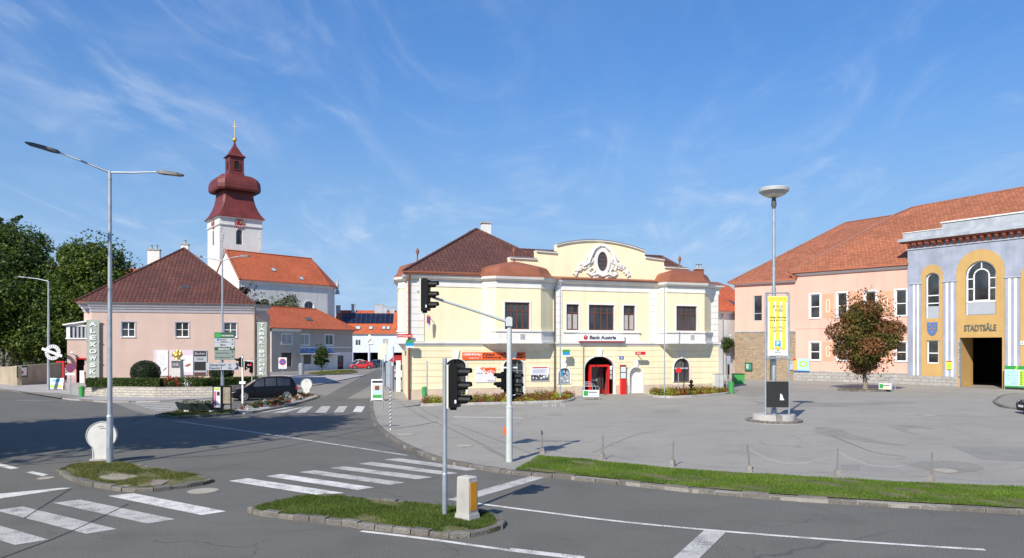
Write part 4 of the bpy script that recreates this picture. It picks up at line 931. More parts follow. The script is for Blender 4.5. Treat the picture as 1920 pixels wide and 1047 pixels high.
# things fixed to the bank house --------------------------------------------
def onwall(fac, name, label, cat, x, z, y=0.0, group=None): p = fac.w(x, y, z); return thing(name, label, cat, p, fac.rot, group)
def board(name, label, cat, fac, u0, u1, v0, v1, off, m, th=0.05, group=None):
    x0, z1 = fac.loc(u0, v0, off); x1, z0 = fac.loc(u1, v1, off); t = onwall(fac, name, label, cat, (x0+x1)/2, z0, -off, group); w_ = (x1-x0)/2; h = z1-z0
    q = MB(); q.box(-w_, w_, 0, th, 0, h, m); q.build('panel', t); return t, w_, h
t, w_, h = board('shop_sign', 'long white bank name sign with red emblem and dark red lower edge over the entrance', 'sign', B, 1087, 1171, 627, 640, 0.30, m_print, 0.22)
q = MB(); q.text('Bank Austria', -w_*0.56, w_*0.62, h*0.26, h*0.80, -0.001, m_ink, 0.012, 0.03); q.build('lettering', t)
q = MB(); q.lathe([(h*.34, 0), (h*.34, .012)], m_red, n=20); q.T = Matrix(); e = q.build('emblem', t); e.rotation_euler = (R(90), 0, 0); e.location = (-w_*0.74, -0.001, h*0.53)
q = MB(); q.tube([(-w_*.74-h*.2, -0.02, h*.3), (-w_*.74+h*.02, -0.02, h*.55), (-w_*.74+h*.22, -0.02, h*.62)], .03, m_ink, 6); q.tube([(-w_*.74-h*.1, -0.022, h*.75), (-w_*.74+h*.1, -0.022, h*.45)], .025, m_print, 6); q.build('emblem_mark', t)
q = MB(); q.box(-w_-.02, w_+.02, -.03, .24, -.10, -0.002, m_redD); q.build('lower_edge', t)
t, w_, h = board('shop_banner', 'orange red heating firm banner with white and black lettering above the left shop windows', 'banner', B, 867, 985, 661, 674.5, 0.06, m_orangeS, 0.04)
q = MB(); q.text('QENGAJ', -w_*.97, -w_*.44, h*.50, h*.88, -.001, m_print, .006, .04); q.text('Energietechnik', -w_*.80, -w_*.48, h*.14, h*.36, -.001, m_print, .006, .01)
q.text('Gas · Wasser', -w_*.36, w_*.95, h*.56, h*.90, -.001, m_ink, .006, .03); q.text('Heizung · Lüftung', -w_*.36, w_*.9, h*.14, h*.48, -.001, m_ink, .006, .03); q.box(-w_*.41, -w_*.40, -.004, 0, h*.1, h*.9, m_print)
q.build('lettering', t)
t, w_, h = board('poster', 'white poster with an orange leaf burst beside the orange banner', 'poster', B, 892, 928.5, 689, 717, 0.05, m_print, 0.04)
q = MB(); rnd = random.Random(8)
for k in range(60): x = rnd.uniform(-.6, 1)*w_; zz = h*(0.55+0.42*rnd.random()); q.box(x-.05, x+.05, -.002-.0001*k, -.001, zz-.04, zz+.04, m_orangeS) if x > -w_*.4+(h-zz)*1.1-.2 else None
q.box(-w_*.1, w_*.98, -.0095, -.0085, h*.8, h*.97, m_orangeS); q.text('ENERGIE', -w_*.9, -w_*.3, h*.56, h*.64, -.001, m_greyG, .004); q.text('GENGAJ', w_*.2, w_*.9, h*.06, h*.13, -.001, m_redD, .004, .03); q.build('print', t)
t, w_, h = board('poster', 'white poster with red bar and grey town photograph beside the arched display window', 'poster', B, 995, 1030, 688, 715, 0.05, m_print, 0.04)
q = MB(); q.box(-w_*.8, w_*.8, -.003, -.001, h*.9, h*.97, m_red)
for k in range(4): q.box(-w_*.8, w_*(.7-.2*(k % 2)), -.003, -.001, h*(.78-.07*k), h*(.8-.07*k), m_blue)
q.box(-w_*.96, w_*.96, -.003, -.001, h*.04, h*.44, m_darkgr); rnd = random.Random(2)
for k in range(24): x = rnd.uniform(-.85, .85)*w_; zz = h*rnd.uniform(.1, .34); q.box(x-.07, x+.07, -.005-.0002*k, -.003, zz, zz+h*.12, rnd.choice((m_print, m_greyS, m_ink)))
q.build('print', t)
t, w_, h = board('house_number_sign', 'small blue enamel house number plate right of the bank entrance', 'sign', B, 1161.5, 1169.5, 668, 674, 0.03, m_blue, 0.03)
q = MB(); q.text('21', -w_*.5, w_*.5, h*.2, h*.8, -.001, m_print, .004, .04); q.build('lettering', t)
t = onwall(B, 'cash_machine_pillar', 'red pillar with two white info panels between bank entrance and white niche', 'pillar', (bs(1162)+bs(1171.5))/2, 0.0, -0.12)
wq = (bs(1171.5)-bs(1162))/2; q = MB(); q.box(-wq, wq, -.12, .12, 0, 1.28, m_red); q.box(-wq, wq, -.12, .12, 2.28, 2.40, m_redD); q.box(-wq+.02, wq-.02, -.10, .12, 1.281, 2.279, m_darkgr); q.build('body', t)
for k in range(2): q = MB(); q.box(-wq, wq-.05, -.125, -.102, 1.32+k*.5, 1.74+k*.5, m_print); [q.box(-wq+.08, wq-.15, -.129, -.1255, 1.4+k*.5+j*.07, 1.42+k*.5+j*.07, m_paleB) for j in range(4)]; q.build('info_panel', t)
t = onwall(B, 'projecting_sign', 'small red illuminated box sign sticking out between entrance and right bay', 'sign', bs(1193), 3.22, 0.0); q = MB(); q.box(-.45, .42, -.75, -.61, 0, .26, m_red); q.box(-.03, .03, -.60, .03, .1, .16, m_galv); q.build('box', t); q = MB(); q.text('BANK', -.38, .0, .07, .2, -.751, m_print, .004, .03); q.build('lettering', t)
for uu, lab in ((1061, 'small green and blue box sign projecting above the arched display window'), (768, 'green and blue box sign projecting from the left corner of the cream building')):
    p0 = B.loc(uu, 665 if uu > 800 else 648, .5); t = onwall(B, 'projecting_sign', lab, 'sign', p0[0], p0[1], 0.0); q = MB(); q.box(-.28, .28, -.66, -.5, -.04, .18, m_blueL); q.box(-.28, .28, -.66, -.5, -.18, -.041, m_print); q.box(-.28, .28, -.66, -.5, .181, .38, m_greenB); q.box(-.02, .02, -.499, .03, .05, .09, m_galv); q.build('box', t)
t = onwall(B, 'street_name_sign', 'narrow dark red sign projecting from the left corner at first floor level', 'sign', -.1, 4.55, 0.0); q = MB(); q.box(-.75, .35, -.35, -.30, 0, .26, m_red); q.box(-.02, .02, -.299, .03, .1, .14, m_galv); q.build('panel', t); q = MB(); q.text('BAR Restaurant', -.68, .28, .07, .19, -.351, m_print, .004, .02); q.build('lettering', t)
# small flag bracket on the facade
p0 = B.loc(803, 605, .35); t = onwall(B, 'flag_lantern', 'small red white and blue pennant hanging from a bracket on the cream facade', 'flag', p0[0], p0[1]-.6, 0.0)
q = MB(); q.tube([(0, .0, 1.15), (0, -.35, 1.2), (0, -.55, 1.1)], .025, m_galv, 6); q.build('bracket', t)
q = MB(); q.add([(-.14, -.5, 1.05), (.14, -.5, 1.05), (.12, -.47, .5), (-.16, -.53, .55)], [(0, 1, 2, 3)], m_red); q.add([(-.16, -.53, .55), (.12, -.47, .5), (.1, -.5, .1), (-.1, -.5, .0)], [(0, 1, 2, 3)], m_print); q.add([(-.05, -.56, 1.0), (.1, -.56, .95), (.06, -.55, .4), (-.03, -.55, .5)], [(0, 1, 2, 3)], m_blue); q.build('pennant', t)
t = onwall(B, 'meter_cabinet', 'pale grey metal cabinet at the right end of the cream building', 'cabinet', bs(1340), 0.0, -0.45); q = MB(); q.box(-.42, .42, -.2, .2, .05, 1.55, mat('pale_cabinet', (.58, .58, .54), .5, .05)); q.box(-.4, .4, -.18, .18, 0, .05, m_conc); q.box(-.45, .45, -.23, .23, 1.551, 1.6, m_conc); q.box(-.008, .008, -.206, -.2, .1, 1.5, m_darkgr); q.build('body', t)

# ---------------------------------------------------------------- the pink house on the left
K = Fac(U(172, 66), U(505, 70), .1); KL = K.len
kh = thing('shop_house', 'pale pink two storey house with large dark brown tiled hipped roof and vertical name panels', 'building', K.A, K.rot)
ks = lambda u, o=0: K.s(u, o)
kz = 7.05; holes = []
for u0, u1 in ((228, 253), (329, 354), (420, 444)): holes.append((ks(u0), ks(u1), 4.78, 6.15))
mb = MB(); xc = ks(478)
wall(mb, 0, xc, 0, kz, holes, m_pinkw, 0, .2, m_lilac); mb.poly([(xc, 0, 0), (KL, 1.2, 0), (KL, 1.2, kz), (xc, 0, kz)], m_pinkw)
mb.poly([(0, 0, 0), (0, 0, kz), (-.9, 1.0, kz), (-.9, 1.0, 0)], m_pinkw); mb.poly([(-.9, 1, 0), (-.9, 1, kz), (-.9, 14, kz), (-.9, 14, 0)], m_pinkw); mb.poly([(KL, 1.2, 0), (KL-1.5, 14, 0), (KL-1.5, 14, kz), (KL, 1.2, kz)], m_pinkw)
mb.poly([(-.9, 14, 0), (-.9, 14, kz), (KL-1.5, 14, kz), (KL-1.5, 14, 0)], m_pinkw); mb.build('wall', kh)
kpn = [(-.9, 14), (-.9, 1.0), (0, 0), (xc, 0), (KL-.35, .9), (KL-2.0, 14)]
mb = MB(); band(mb, kpn, kz-.02, kz+.28, m_lilac, .06, o1=.12); band(mb, kpn, kz+.282, kz+.5, m_whiteP, .18, o1=.3); band(mb, kpn, kz+.502, kz+.66, m_lilac, .36, o1=.42); mb.build('cornice', kh)
mb = MB(); band(mb, kpn, kz+.662, kz+.84, m_gutter, .45, o1=.6); mb.build('gutter', kh)
for i, (a, b, c, d) in enumerate(holes): window(kh, a, b, c, d, 0, .14, 0, m_whiteP, (0.5,), (0.5,), .065, m_whiteP, m_lilac, .09)
px_, pz_ = K.loc(345, 466, -8.2); mb = MB(); ra = -1.25; rb = 2*px_+1.25
hiproof(mb, ra, rb, -.5, 15.5, kz+.86, pz_, m_tileD, 'y', 8.7, 7, .1, m_ridge); mb.build('roof', kh)
ap = Vector((px_, 8.2, pz_+.02)); ridge(kh, ap, (ra, -.5, kz+.88), m_tileD, .12); ridge(kh, ap, (rb, -.5, kz+.88), m_tileD, .12)
sl_n = Vector((0, -(pz_-kz-.86), 8.7)); sl_up = Vector((0, 8.7, pz_-kz-.86))
fr = .42; sx_, _ = K.loc(346, 545, -1.5); skylight(kh, (sx_, -.5+8.7*.26, kz+.86+(pz_-kz-.86)*.26), (1, 0, 0), sl_up, sl_n, .75, .5, m_glass)
c_, z_ = K.loc(289, 470, -9.5); chimney(kh, c_, 9.5, 11.2, z_, 1.15, .7, m_white, 2); c_, z_ = K.loc(347, 460, -9.2); chimney(kh, c_, 9.2, 13.2, z_, .7, .6, m_white, 1)
pipe(kh, [(xc+.05, -.55, kz+.7), (xc+.02, -.1, kz-.4), (xc+.02, -.1, 0)], mat('grey_brown_pipe', (.19, .16, .14), .6, .1), .09)
# annex with conservatory and side door
mb = MB(); a0, a1 = ks(122), -.35; dz0, dz1 = .62, 2.75; da, db = ks(140.5), ks(155.5)
wall(mb, a0, a1, 0, 4.55, [(da, db, dz0, dz1)], m_pinkw, .55, .5, m_dark); mb.poly([(a0, .55, 0), (a0, 4, 0), (a0, 4, 4.55), (a0, .55, 4.55)], m_pinkw); mb.poly([(a0, .55, 4.55), (a1, .55, 4.55), (a1, 4, 4.55), (a0, 4, 4.55)], m_pinkw)
mb.box(a0-.01, da-.02, .51, .548, 0, 1.05, mat('mauve_plinth', (.47, .34, .34), .85, .06)); mb.build('annex', kh)
mb = MB(); mb.box(da, db, 1.0, 1.04, dz0, dz1, m_dark); mb.box(da-.1, db+.1, .40, .56, dz1, dz1+.12, m_red); mb.box(da-.04, da, .5, .56, dz0, dz1, m_redD); mb.box(db-.38, db-.02, .42, .46, dz0+.0, dz0+1.1, m_print); mb.build('side_door', kh)
mb = MB()
for k in range(4): mb.box(da-.5, db+.25, -.55+k*.28, .54, .155*k, .155*(k+1), m_pave)
mb.build('steps', kh)
mb = MB(); ch = 4.56; mb.box(a0-.1, a1+.1, .45, 4, ch, ch+.12, m_whiteP); mb.box(a0-.05, a0+.25, .5, .8, ch+.121, ch+1.35, m_whiteP); mb.box(a0-.05, a1, .5, .6, ch+1.15, ch+1.27, m_whiteP)
mb.slab([(a0-.3, .3, ch+1.35), (a1+.2, .3, ch+1.75), (a1+.2, 4, ch+1.75), (a0-.3, 4, ch+1.35)], m_whiteP, .12); mb.box(a1-.12, a1+.05, .5, .6, ch+.121, ch+1.6, m_whiteP)
cn = mb.build('conservatory', kh); mb = MB(); mb.box(a0+.25, a1-.12, .56, .6, ch+.12, ch+1.15, m_glass); mb.build('pane', cn)
mb = MB(); [mb.box(a0+.45+k*.32, a0+.60+k*.32, .552, .558, ch+.14, ch+1.13, m_greyS) for k in range(4)]; mb.build('curtain', cn)
def vpanel(u0, u1, v0, v1, txt, label, off, bw=.62):
    t, w_, h = board('vertical_name_sign', label, 'sign', K, u0, u1, v0, v1, off, m_sage, .04); n = len(txt); q = MB()
    for i, ch_ in enumerate(txt):
        if ch_ == ' ': continue
        cz = h-(i+.62)*h/(n+.25); hh = h/(n+.25)*.62
        if ch_ == '·': q.box(-.06, .06, -.05, -.002, cz-.05, cz+.05, m_print); continue
        ww = w_*bw*(.55 if ch_ in 'L' else .62 if ch_ in 'EFTSKY' else .72); q.text(ch_, -ww, ww, cz-hh/2, cz+hh/2+(.07 if ch_ == 'Ü' else 0), -.002, m_print, .06, .03)
    q.build('lettering', t); q = MB()
    for zz in (.1, .33*h, .66*h, h-.1): q.box(-w_-.08, -w_+.05, -.03, .05, zz-.03, zz+.03, m_galv); q.box(w_-.05, w_+.08, -.03, .05, zz-.03, zz+.03, m_galv)
    q.build('clamps', t); return t
vpanel(162.5, 186, 600, 718, 'ALEXOWSKY', 'tall sage glass panel with white vertical letters at the left corner of the pink house', .28, .8)
vpanel(482, 500, 604, 706, 'TABAK·BÜCHER', 'tall sage panel with TABAK BÜCHER letters at the right corner of the shop house', .5, .8)
t, w_, h = board('wall_poster', 'large white and pink poster, left one of the two on the pink wall', 'poster', K, 288.5, 315, 657, 705, .07, m_print, .05); q = MB(); q.box(-w_, -w_*.6, -.003, -.001, 0, h, m_pinkPr); q.add([(w_*.3, -.004, h*.22), (w_*.8, -.004, h*.35), (w_*.75, -.004, h*.27), (w_*.35, -.004, h*.18)], [(0, 1, 2, 3)], m_redP); [q.box(-w_*.2, w_*.6, -.003, -.001, h*(.8-.09*k), h*(.81-.09*k), m_greyS) for k in range(5)]; q.build('print', t)
t, w_, h = board('wall_poster', 'wide pink and white poster behind the gilded statue', 'poster', K, 317.5, 362, 657, 704, .07, m_print, .05); q = MB(); q.box(-w_, w_, -.003, -.001, h*.8, h, m_pinkPr); q.box(-w_, -w_*.7, -.004, -.0035, 0, h, m_pinkPr); q.box(-w_, w_, -.003, -.001, 0, h*.13, m_pinkPr); q.add([(w_*.25, -.005, h*.38), (w_*.7, -.005, h*.48), (w_*.85, -.005, h*.42), (w_*.5, -.005, h*.33)], [(0, 1, 2, 3)], m_redP); [q.box(-w_*.9, -w_*.75, -.006, -.0045, h*(.72-.1*k), h*(.735-.1*k), m_greyS) for k in range(6)]; q.build('print', t)
t, w_, h = board('wall_board', 'black and grey lettered shop board right of the pink posters', 'sign', K, 363.5, 388, 657, 704, .07, m_greyS, .05); q = MB(); q.box(-w_*.95, w_*.85, -.02, -.001, h*.76, h*.97, m_ink); q.box(-w_*.95, w_*.85, -.02, -.001, h*.20, h*.54, m_ink); q.box(-w_*.95, w_*.85, -.004, -.001, .01, h*.12, m_brownF); q.text('Buchen', -w_*.8, w_*.7, h*.82, h*.92, -.021, m_greyS, .005); q.text('Tabak', -w_*.6, w_*.5, h*.62, h*.70, -.001, m_darkgr, .005); q.build('print', t)
t = onwall(K, 'wall_lamp', 'small white lamp on a short arm above the side door of the pink house', 'lamp', ks(133), 3.25, .55); q = MB(); q.tube([(0, 0, 0), (0, -.3, .1)], .03, m_galv, 6); q.cyl((0, -.25, .12), (.1, -.55, -.02), .09, .12, m_whiteP, 10); q.build('lamp_head', t)
# terrace with stone wall, hedge, topiary, roses, statue
tw = [G(u, v, .1) for u, v in ((160, 741), (185, 742.5), (290, 745), (400, 744), (470, 738))]
pth = [(p.x, p.y) for p in tw]
mb = MB()
for a, b in zip(pth[:-1], pth[1:]):
    d = Vector((b[0]-a[0], b[1]-a[1])).normalized(); nn = Vector((-d.y, d.x))*.3
    mb.prismz([a, b, (b[0]+nn.x, b[1]+nn.y), (a[0]+nn.x, a[1]+nn.y)], m_blockW, .05, .86)
mb.build('x'); o = bpy.data.objects['x']; o.name = 'garden_wall'; tag(o, 'low pale stone block wall holding up the hedge terrace before the pink house', 'wall')
mb = MB(); mb.prismz(pth[:1]+pth+[tuple(K.w(KL+.5, -.02)[:2]), tuple(K.w(-1, -.02)[:2])], m_terra, .05, .80) if False else None
tp_ = [(p[0]*1, p[1]+.15) for p in pth]+[tuple(K.w(KL-1, -.02)[:2]), tuple(K.w(.2, -.02)[:2])]
flat('terrace_soil', tp_, .80, m_terra)
mb = MB(); e0 = pth[0]; e1 = K.w(.1, 0); mb.prismz([(e0[0], e0[1]), (e0[0]+.35, e0[1]), (e1.x+.3, e1.y), (e1.x-.05, e1.y)], m_blockW, .05, .87); o = mb.build('garden_wall'); tag(o, 'short return of the pale block wall beside the steps of the pink house', 'wall')

# ---------------------------------------------------------------- church
def csq(w_, c): h = w_/2; k = h-c; return [(-k, -h), (k, -h), (h, -k), (h, k), (k, h), (-k, h), (-h, k), (-h, -k)]
def loft(mb, sect, m, cx, cy):
    n = 8; v = []
    for w_, c, z in sect: v += [(cx+p[0], cy+p[1], z) for p in csq(w_, c)]
    f = [(j*n+i, j*n+(i+1) % n, (j+1)*n+(i+1) % n, (j+1)*n+i) for j in range(len(sect)-1) for i in range(n)]+[tuple(range(n-1, -1, -1)), tuple(range((len(sect)-1)*n, len(sect)*n))]
    mb.add(v, f, m)
th = R(38); d0 = 143.0; W_ = 8.25; k_ = d0*1.018/1371
tA = U(412, d0); tower = thing('church', 'white church with dark red onion roofed clock tower and red roofed nave', 'church', tA, th)
TZ = lambda v: 4+(650-v)*k_
zt = TZ(412)
mb = MB(); wall(mb, 0, W_, 0, zt, [(W_*.38, W_*.53, TZ(459), TZ(431), W_*.075)], m_churchw, 0, .5, m_white)
mb.poly([(0, 0, 0), (0, 0, zt), (0, W_, zt), (0, W_, 0)], m_churchw); mb.poly([(W_, 0, 0), (W_, W_, 0), (W_, W_, zt), (W_, 0, zt)], m_churchw); mb.poly([(0, W_, 0), (0, W_, zt), (W_, W_, zt), (W_, W_, 0)], m_churchw)
rnd = random.Random(4)
for k in range(int(zt/1.0)): 
    zz = zt-1.6-k*.62
    for x0_, sg in ((0, 1), (W_, -1)): ww = rnd.uniform(.3, .75); mb.box(min(x0_, x0_+sg*ww)-.04*(sg > 0), max(x0_, x0_+sg*ww)+.04*(sg < 0), -.05, .3, zz, zz+.5, m_churchw)
mb.build('tower_wall', tower)
mb = MB()
def sqband(w0, w1, z0_, z1_, m): loft(mb, [(W_+w0, .02, z0_), (W_+w1, .02, z1_)], m, W_/2, W_/2)
sqband(.35, .5, TZ(425.5), TZ(423.5), m_white); sqband(.12, .12, TZ(423.4), TZ(412), m_churchw); sqband(.3, .9, TZ(412)+.01, TZ(409.5), m_white); mb.build('tower_cornice', tower)
mb = MB(); q = .071*k_/.1
sec = [(125*q, .05, TZ(409)), (118*q, .1, TZ(406)), (107*q, .15, TZ(400)), (95*q, .2, TZ(391)), (85*q, .3, TZ(380)), (79*q, .3, TZ(368)), (75*q, .3, TZ(352))]
loft(mb, sec, m_redmet, W_/2, W_/2)
sec = [(75*q, .3, TZ(352)), (92*q, .7, TZ(355.5)), (108*q, 1.0, TZ(357)), (113*q, 1.1, TZ(353)), (113*q, 1.1, TZ(346)), (110*q, 1.05, TZ(339)), (100*q, .95, TZ(332.5)), (83*q, .8, TZ(327.5)), (57*q, .5, TZ(324.5)), (38*q, .2, TZ(324))]
loft(mb, sec, m_redmet, W_/2, W_/2); mb.build('onion_roof', tower)
mb = MB(); lw = 38*q; c0 = W_/2-lw/2; loft(mb, [(lw+.2, .1, TZ(325)), (lw+.2, .1, TZ(320)), (lw, .05, TZ(319.6)), (lw, .05, TZ(289.5)), (lw+.35, .05, TZ(289)), (lw+.45, .05, TZ(287.5))], m_redmet, W_/2, W_/2)
ln_ = mb.build('lantern', tower); mb = MB(); zz0, zz1 = TZ(313), TZ(297)
mb.prism(arch(W_/2-.5, W_/2+.5, zz0, zz1, .5), m_dark, c0-.03, c0+.02); mb.ring(arch(W_/2-.68, W_/2+.68, zz0-.15, zz1+.15, .68), arch(W_/2-.5, W_/2+.5, zz0, zz1, .5), m_redmet, c0-.12, c0)
with side(T_side): mb2 = MB(); mb2.prism(arch(-W_/2-.5, -W_/2+.5, zz0, zz1, .5), m_dark, c0-.03, c0+.02); mb2.build('lantern_opening', ln_)
mb.build('lantern_opening', ln_)
mb = MB(); loft(mb, [((lw+.75), .05, TZ(288.5)), (lw*.86, .05, TZ(283)), (lw*.55, .05, TZ(275)), (lw*.22, .03, TZ(266)), (.2, .02, TZ(258))], m_redmet, W_/2, W_/2); mb.build('spire', ln_)
mb = MB(); mb.ball((W_/2, W_/2, TZ(254)), .48, m_goldM, 14); cz0, cz1 = TZ(250), TZ(218); mb.T = Matrix.Translation((W_/2, W_/2, 0)) @ Matrix.Rotation(-th, 4, 'Z')
mb.box(-.05, .05, -.05, .05, cz0, cz1, m_goldD); mb.box(-.46, .46, -.04, .04, cz1-1.15, cz1-1.05, m_goldD); mb.box(-.26, .26, -.04, .04, cz1-.75, cz1-.67, m_goldD); mb.build('cross', tower, 40)
def clock(root, x, z, r, y):
    q = MB(); n = 32; c = [(x+r*math.cos(6.283*k/n), z+r*math.sin(6.283*k/n)) for k in range(n)]; i_ = [(x+r*.55*math.cos(6.283*k/n), z+r*.55*math.sin(6.283*k/n)) for k in range(n)]
    q.prism(c, m_redD, y-.08, y-.002); 
    for k in range(12):
        a = k*math.pi/6; p = Vector((x+r*.76*math.cos(a), z+r*.76*math.sin(a))); t = Vector((math.cos(a), math.sin(a)))*r*.14; s_ = Vector((-t.y, t.x))*.35
        q.prism([tuple(p-t-s_), tuple(p+t-s_), tuple(p+t+s_), tuple(p-t+s_)], m_print, y-.11, y-.082)
    o = q.build('clock_face', root); q = MB()
    for a, l in ((R(25), .5), (R(60), .75)): t = Vector((math.cos(a), math.sin(a))); s_ = Vector((-t.y, t.x))*.07; p = Vector((x, z)); e = p+t*r*l; q.prism([tuple(p-s_), tuple(e-s_), tuple(e+s_), tuple(p+s_)], m_goldM, y-.15, y-.115)
    q.build('hands', o)
clock(tower, W_*.46, TZ(420), .98, -.12)
with side(T_side): clock(tower, -W_*.5, TZ(420), .9, -.12); window(tower, -W_*.5-.45, -W_*.5+.45, TZ(459), TZ(431), 0, -.01, .45, m_greyS, (), (.5,), .1)
window(tower, W_*.38, W_*.53, TZ(459), TZ(431), 0, .4, W_*.075, m_black, (.5,), (), .05)
nA = U(448, 133); nB = U(614, 147); ne = 16.3; Nv = Fac(nA, nB); nl = Nv.len; inv = tower.matrix_world
th2 = Nv.rot-th; off_ = Matrix.Rotation(-th, 4, 'Z') @ Matrix.Translation(Vector(nA)-Vector(tA)) @ Matrix.Rotation(Nv.rot, 4, 'Z')
with side(off_):
    mb = MB(); dd = 9.5; nz0 = 0; aw = [(nl*.22, nl*.33, 9.5, 12.9, .9), (nl*.72, nl*.83, 9.5, 12.9, .9)]
    wall(mb, 0, nl, nz0, ne, aw, m_churchw, 0, .4, m_white); mb.poly([(0, 0, 0), (0, 0, ne), (0, dd/2, 22.3), (0, dd, ne), (0, dd, 0)], m_white)
    ap_ = [(nl, 0), (nl+3.2, 2.2), (nl+3.2, dd-2.2), (nl, dd)]
    for a, b in zip(ap_[:-1], ap_[1:]): mb.poly([(a[0], a[1], 0), (b[0], b[1], 0), (b[0], b[1], ne), (a[0], a[1], ne)], m_churchw)
    mb.poly([(0, dd, 0), (0, dd, ne), (nl, dd, ne), (nl, dd, 0)], m_churchw); mb.build('nave_wall', tower)
    mb = MB(); band(mb, [(0, 0), (nl, 0)]+ap_[1:]+[(0, dd)], ne-.7, ne-.02, m_white, .1, o1=.45); mb.build('nave_cornice', tower)
    rz_ = 22.0; mb = MB(); o_ = .5
    mb.slab([(-.2, -o_, ne), (nl+.2, -o_, ne), (nl-.6, dd/2, rz_), (-.2, dd/2, rz_)], m_tileR, .2, m_redP); mb.slab([(nl+.2, dd+o_, ne), (-.2, dd+o_, ne), (-.2, dd/2, rz_), (nl-.6, dd/2, rz_)], m_tileR, .2)
    ev = [(nl+.2, -o_), (nl+3.9, 1.9), (nl+3.9, dd-1.9), (nl+.2, dd+o_)]
    for a, b in zip(ev[:-1], ev[1:]): mb.slab([(a[0], a[1], ne), (b[0], b[1], ne), (nl-.6, dd/2, rz_)], m_tileR, .2)
    mb.build('nave_roof', tower); ridge(tower, (-.2, dd/2, rz_), (nl-.6, dd/2, rz_), m_tileR, .14)
    mb = MB(); mb.slab([(-.35, -o_-.1, ne+.1), (-.05, -o_-.1, ne+.1), (-.05, dd/2, rz_+.25), (-.35, dd/2, rz_+.25)], m_redP, .4); mb.build('verge_board', tower)
    up_ = Vector((0, dd/2+o_, rz_-ne)); nn_ = Vector((0, -(rz_-ne), dd/2+o_))
    for fx_, fz_ in ((.42, .42), (.70, .18)): skylight(tower, (nl*fx_, -o_+(dd/2+o_)*fz_, ne+(rz_-ne)*fz_), (1, 0, 0), up_, nn_, .9, .9, m_greyS)
    for h_ in aw: window(tower, *h_[:4], 0, .3, h_[4], m_greyS, (.5,), (.6,), .08, surround=m_white, sw=.35)
    mb = MB(); mb.lathe([(.5, 0), (.4, .6), (.2, 1.0), (.35, 1.5), (.28, 2.2), (.12, 2.5), (.2, 2.8), (.05, 3.1)], m_greyP, (nl+3.6, 1.8, ne-1.5), 10); mb.build('roof_figure', tower, 40)

# ---------------------------------------------------------------- dry cleaner's house
Rg = Fac(U(505, 115), U(661, 132)); rl = Rg.len; rs_ = lambda u: Rg.s(u)
rh = thing('cleaner_house', 'low grey beige two storey house with orange red roof and a blue lettered shop band', 'building', Rg.A, Rg.rot)
ze = 7.0; holes = []; xs1 = rs_(559)
for u0, u1 in ((563, 579.5), (610, 624.5)): holes.append((rs_(u0), rs_(u1), 4.3, 6.0))
gh = [(rs_(569), rs_(584), 1.0, 2.7), (rs_(633), rs_(644), 0, 2.4), (rs_(594), rs_(606), .9, 2.7)]
mb = MB(); wall(mb, xs1, rl, 3.0, ze, holes, m_taupe, 0, .2, m_white); wall(mb, xs1, rl, 0, 3.0, gh, m_white, 0, .2)
lh = [(rs_(524), rs_(543), 4.4, 6.0), (rs_(523.5), rs_(543), .8, 3.0)]
wall(mb, 0, xs1, 0, ze, lh, m_taupe, -.5, .2); mb.poly([(xs1, -.5, 0), (xs1, 0, 0), (xs1, 0, ze), (xs1, -.5, ze)], m_taupe); body(mb, 0, rl, 8, 0, ze, m_taupe); mb.box(xs1+.01, rl+.02, -.04, .001, 0, .7, m_plinth) if False else None
mb.poly([(0, -.5, 0), (0, -.5, ze), (0, 0, ze), (0, 0, 0)], m_taupe)
mb.build('wall', rh)
mb = MB(); band(mb, [(0, -.5), (xs1, -.5)], ze-.6, ze-.05, m_whiteP, .05, o1=.35); band(mb, [(xs1+.01, 0), (rl, 0), (rl, 8)], ze-.6, ze-.05, m_taupe, .05, o1=.35); band(mb, [(xs1+.4, 0), (rl, 0)], 3.75, 3.95, m_whiteP, .08); mb.build('cornice', rh)
for i, (a, b, c, d) in enumerate(holes): window(rh, a, b, c, d, 0, .12, 0, m_whiteP, (.5,), (), .07, None, m_whiteP, .18, blind=0.95 if i == 0 else 0)
for i, (a, b, c, d) in enumerate(gh): window(rh, a, b, c, d, 0, .12, 0, m_black if i == 1 else m_whiteP, (), (), .07, None, None)
window(rh, *lh[0], -.5, .12, 0, m_whiteP, (.5,), (), .07, None, m_whiteP, .12, blind=.95); window(rh, *lh[1], -.5, .12, 0, m_black, (.5,), (.6,), .07)
mb = MB(); a_ = ze-.02; hiproof(mb, -.6, rl+.6, -.9, 8.4, a_, 10.6, m_tileR, 'x', 2.8, 6.0, .15, m_redP); mb.build('roof', rh)
ridge(rh, (2.2, 3.75, 10.6), (rl-5.4, 3.75, 10.6), m_tileR, .12); ridge(rh, (rl-5.4, 3.75, 10.6), (rl+.6, -.9, a_), m_tileR, .12)
skylight(rh, (rl*.5, -.9+4.65*.45, a_+3.6*.45), (1, 0, 0), (0, 4.65, 3.6), (0, -3.6, 4.65), 1.5, .9, m_darkgr)
t = onwall(Rg, 'shop_sign', 'blue and grey band lettered REINIGUNG on the dry cleaner house', 'sign', 0, 0, 0); a, b = rs_(556), rs_(626)
q = MB(); q.box(a, b, -.12, -.002, 3.05, 3.74, mat('steel_blue_band', (.40, .50, .62), .5, .08)); q.slab([(a, -1.0, 2.75), (b, -1.0, 2.75), (b, 0, 3.04), (a, 0, 3.04)], m_greyS, .06); q.build('panel', t)
q = MB(); q.text('REINIGUNG', a+.15, b-.6, 3.12, 3.68, -.121, m_blue, .02, .03); q.build('lettering', t)

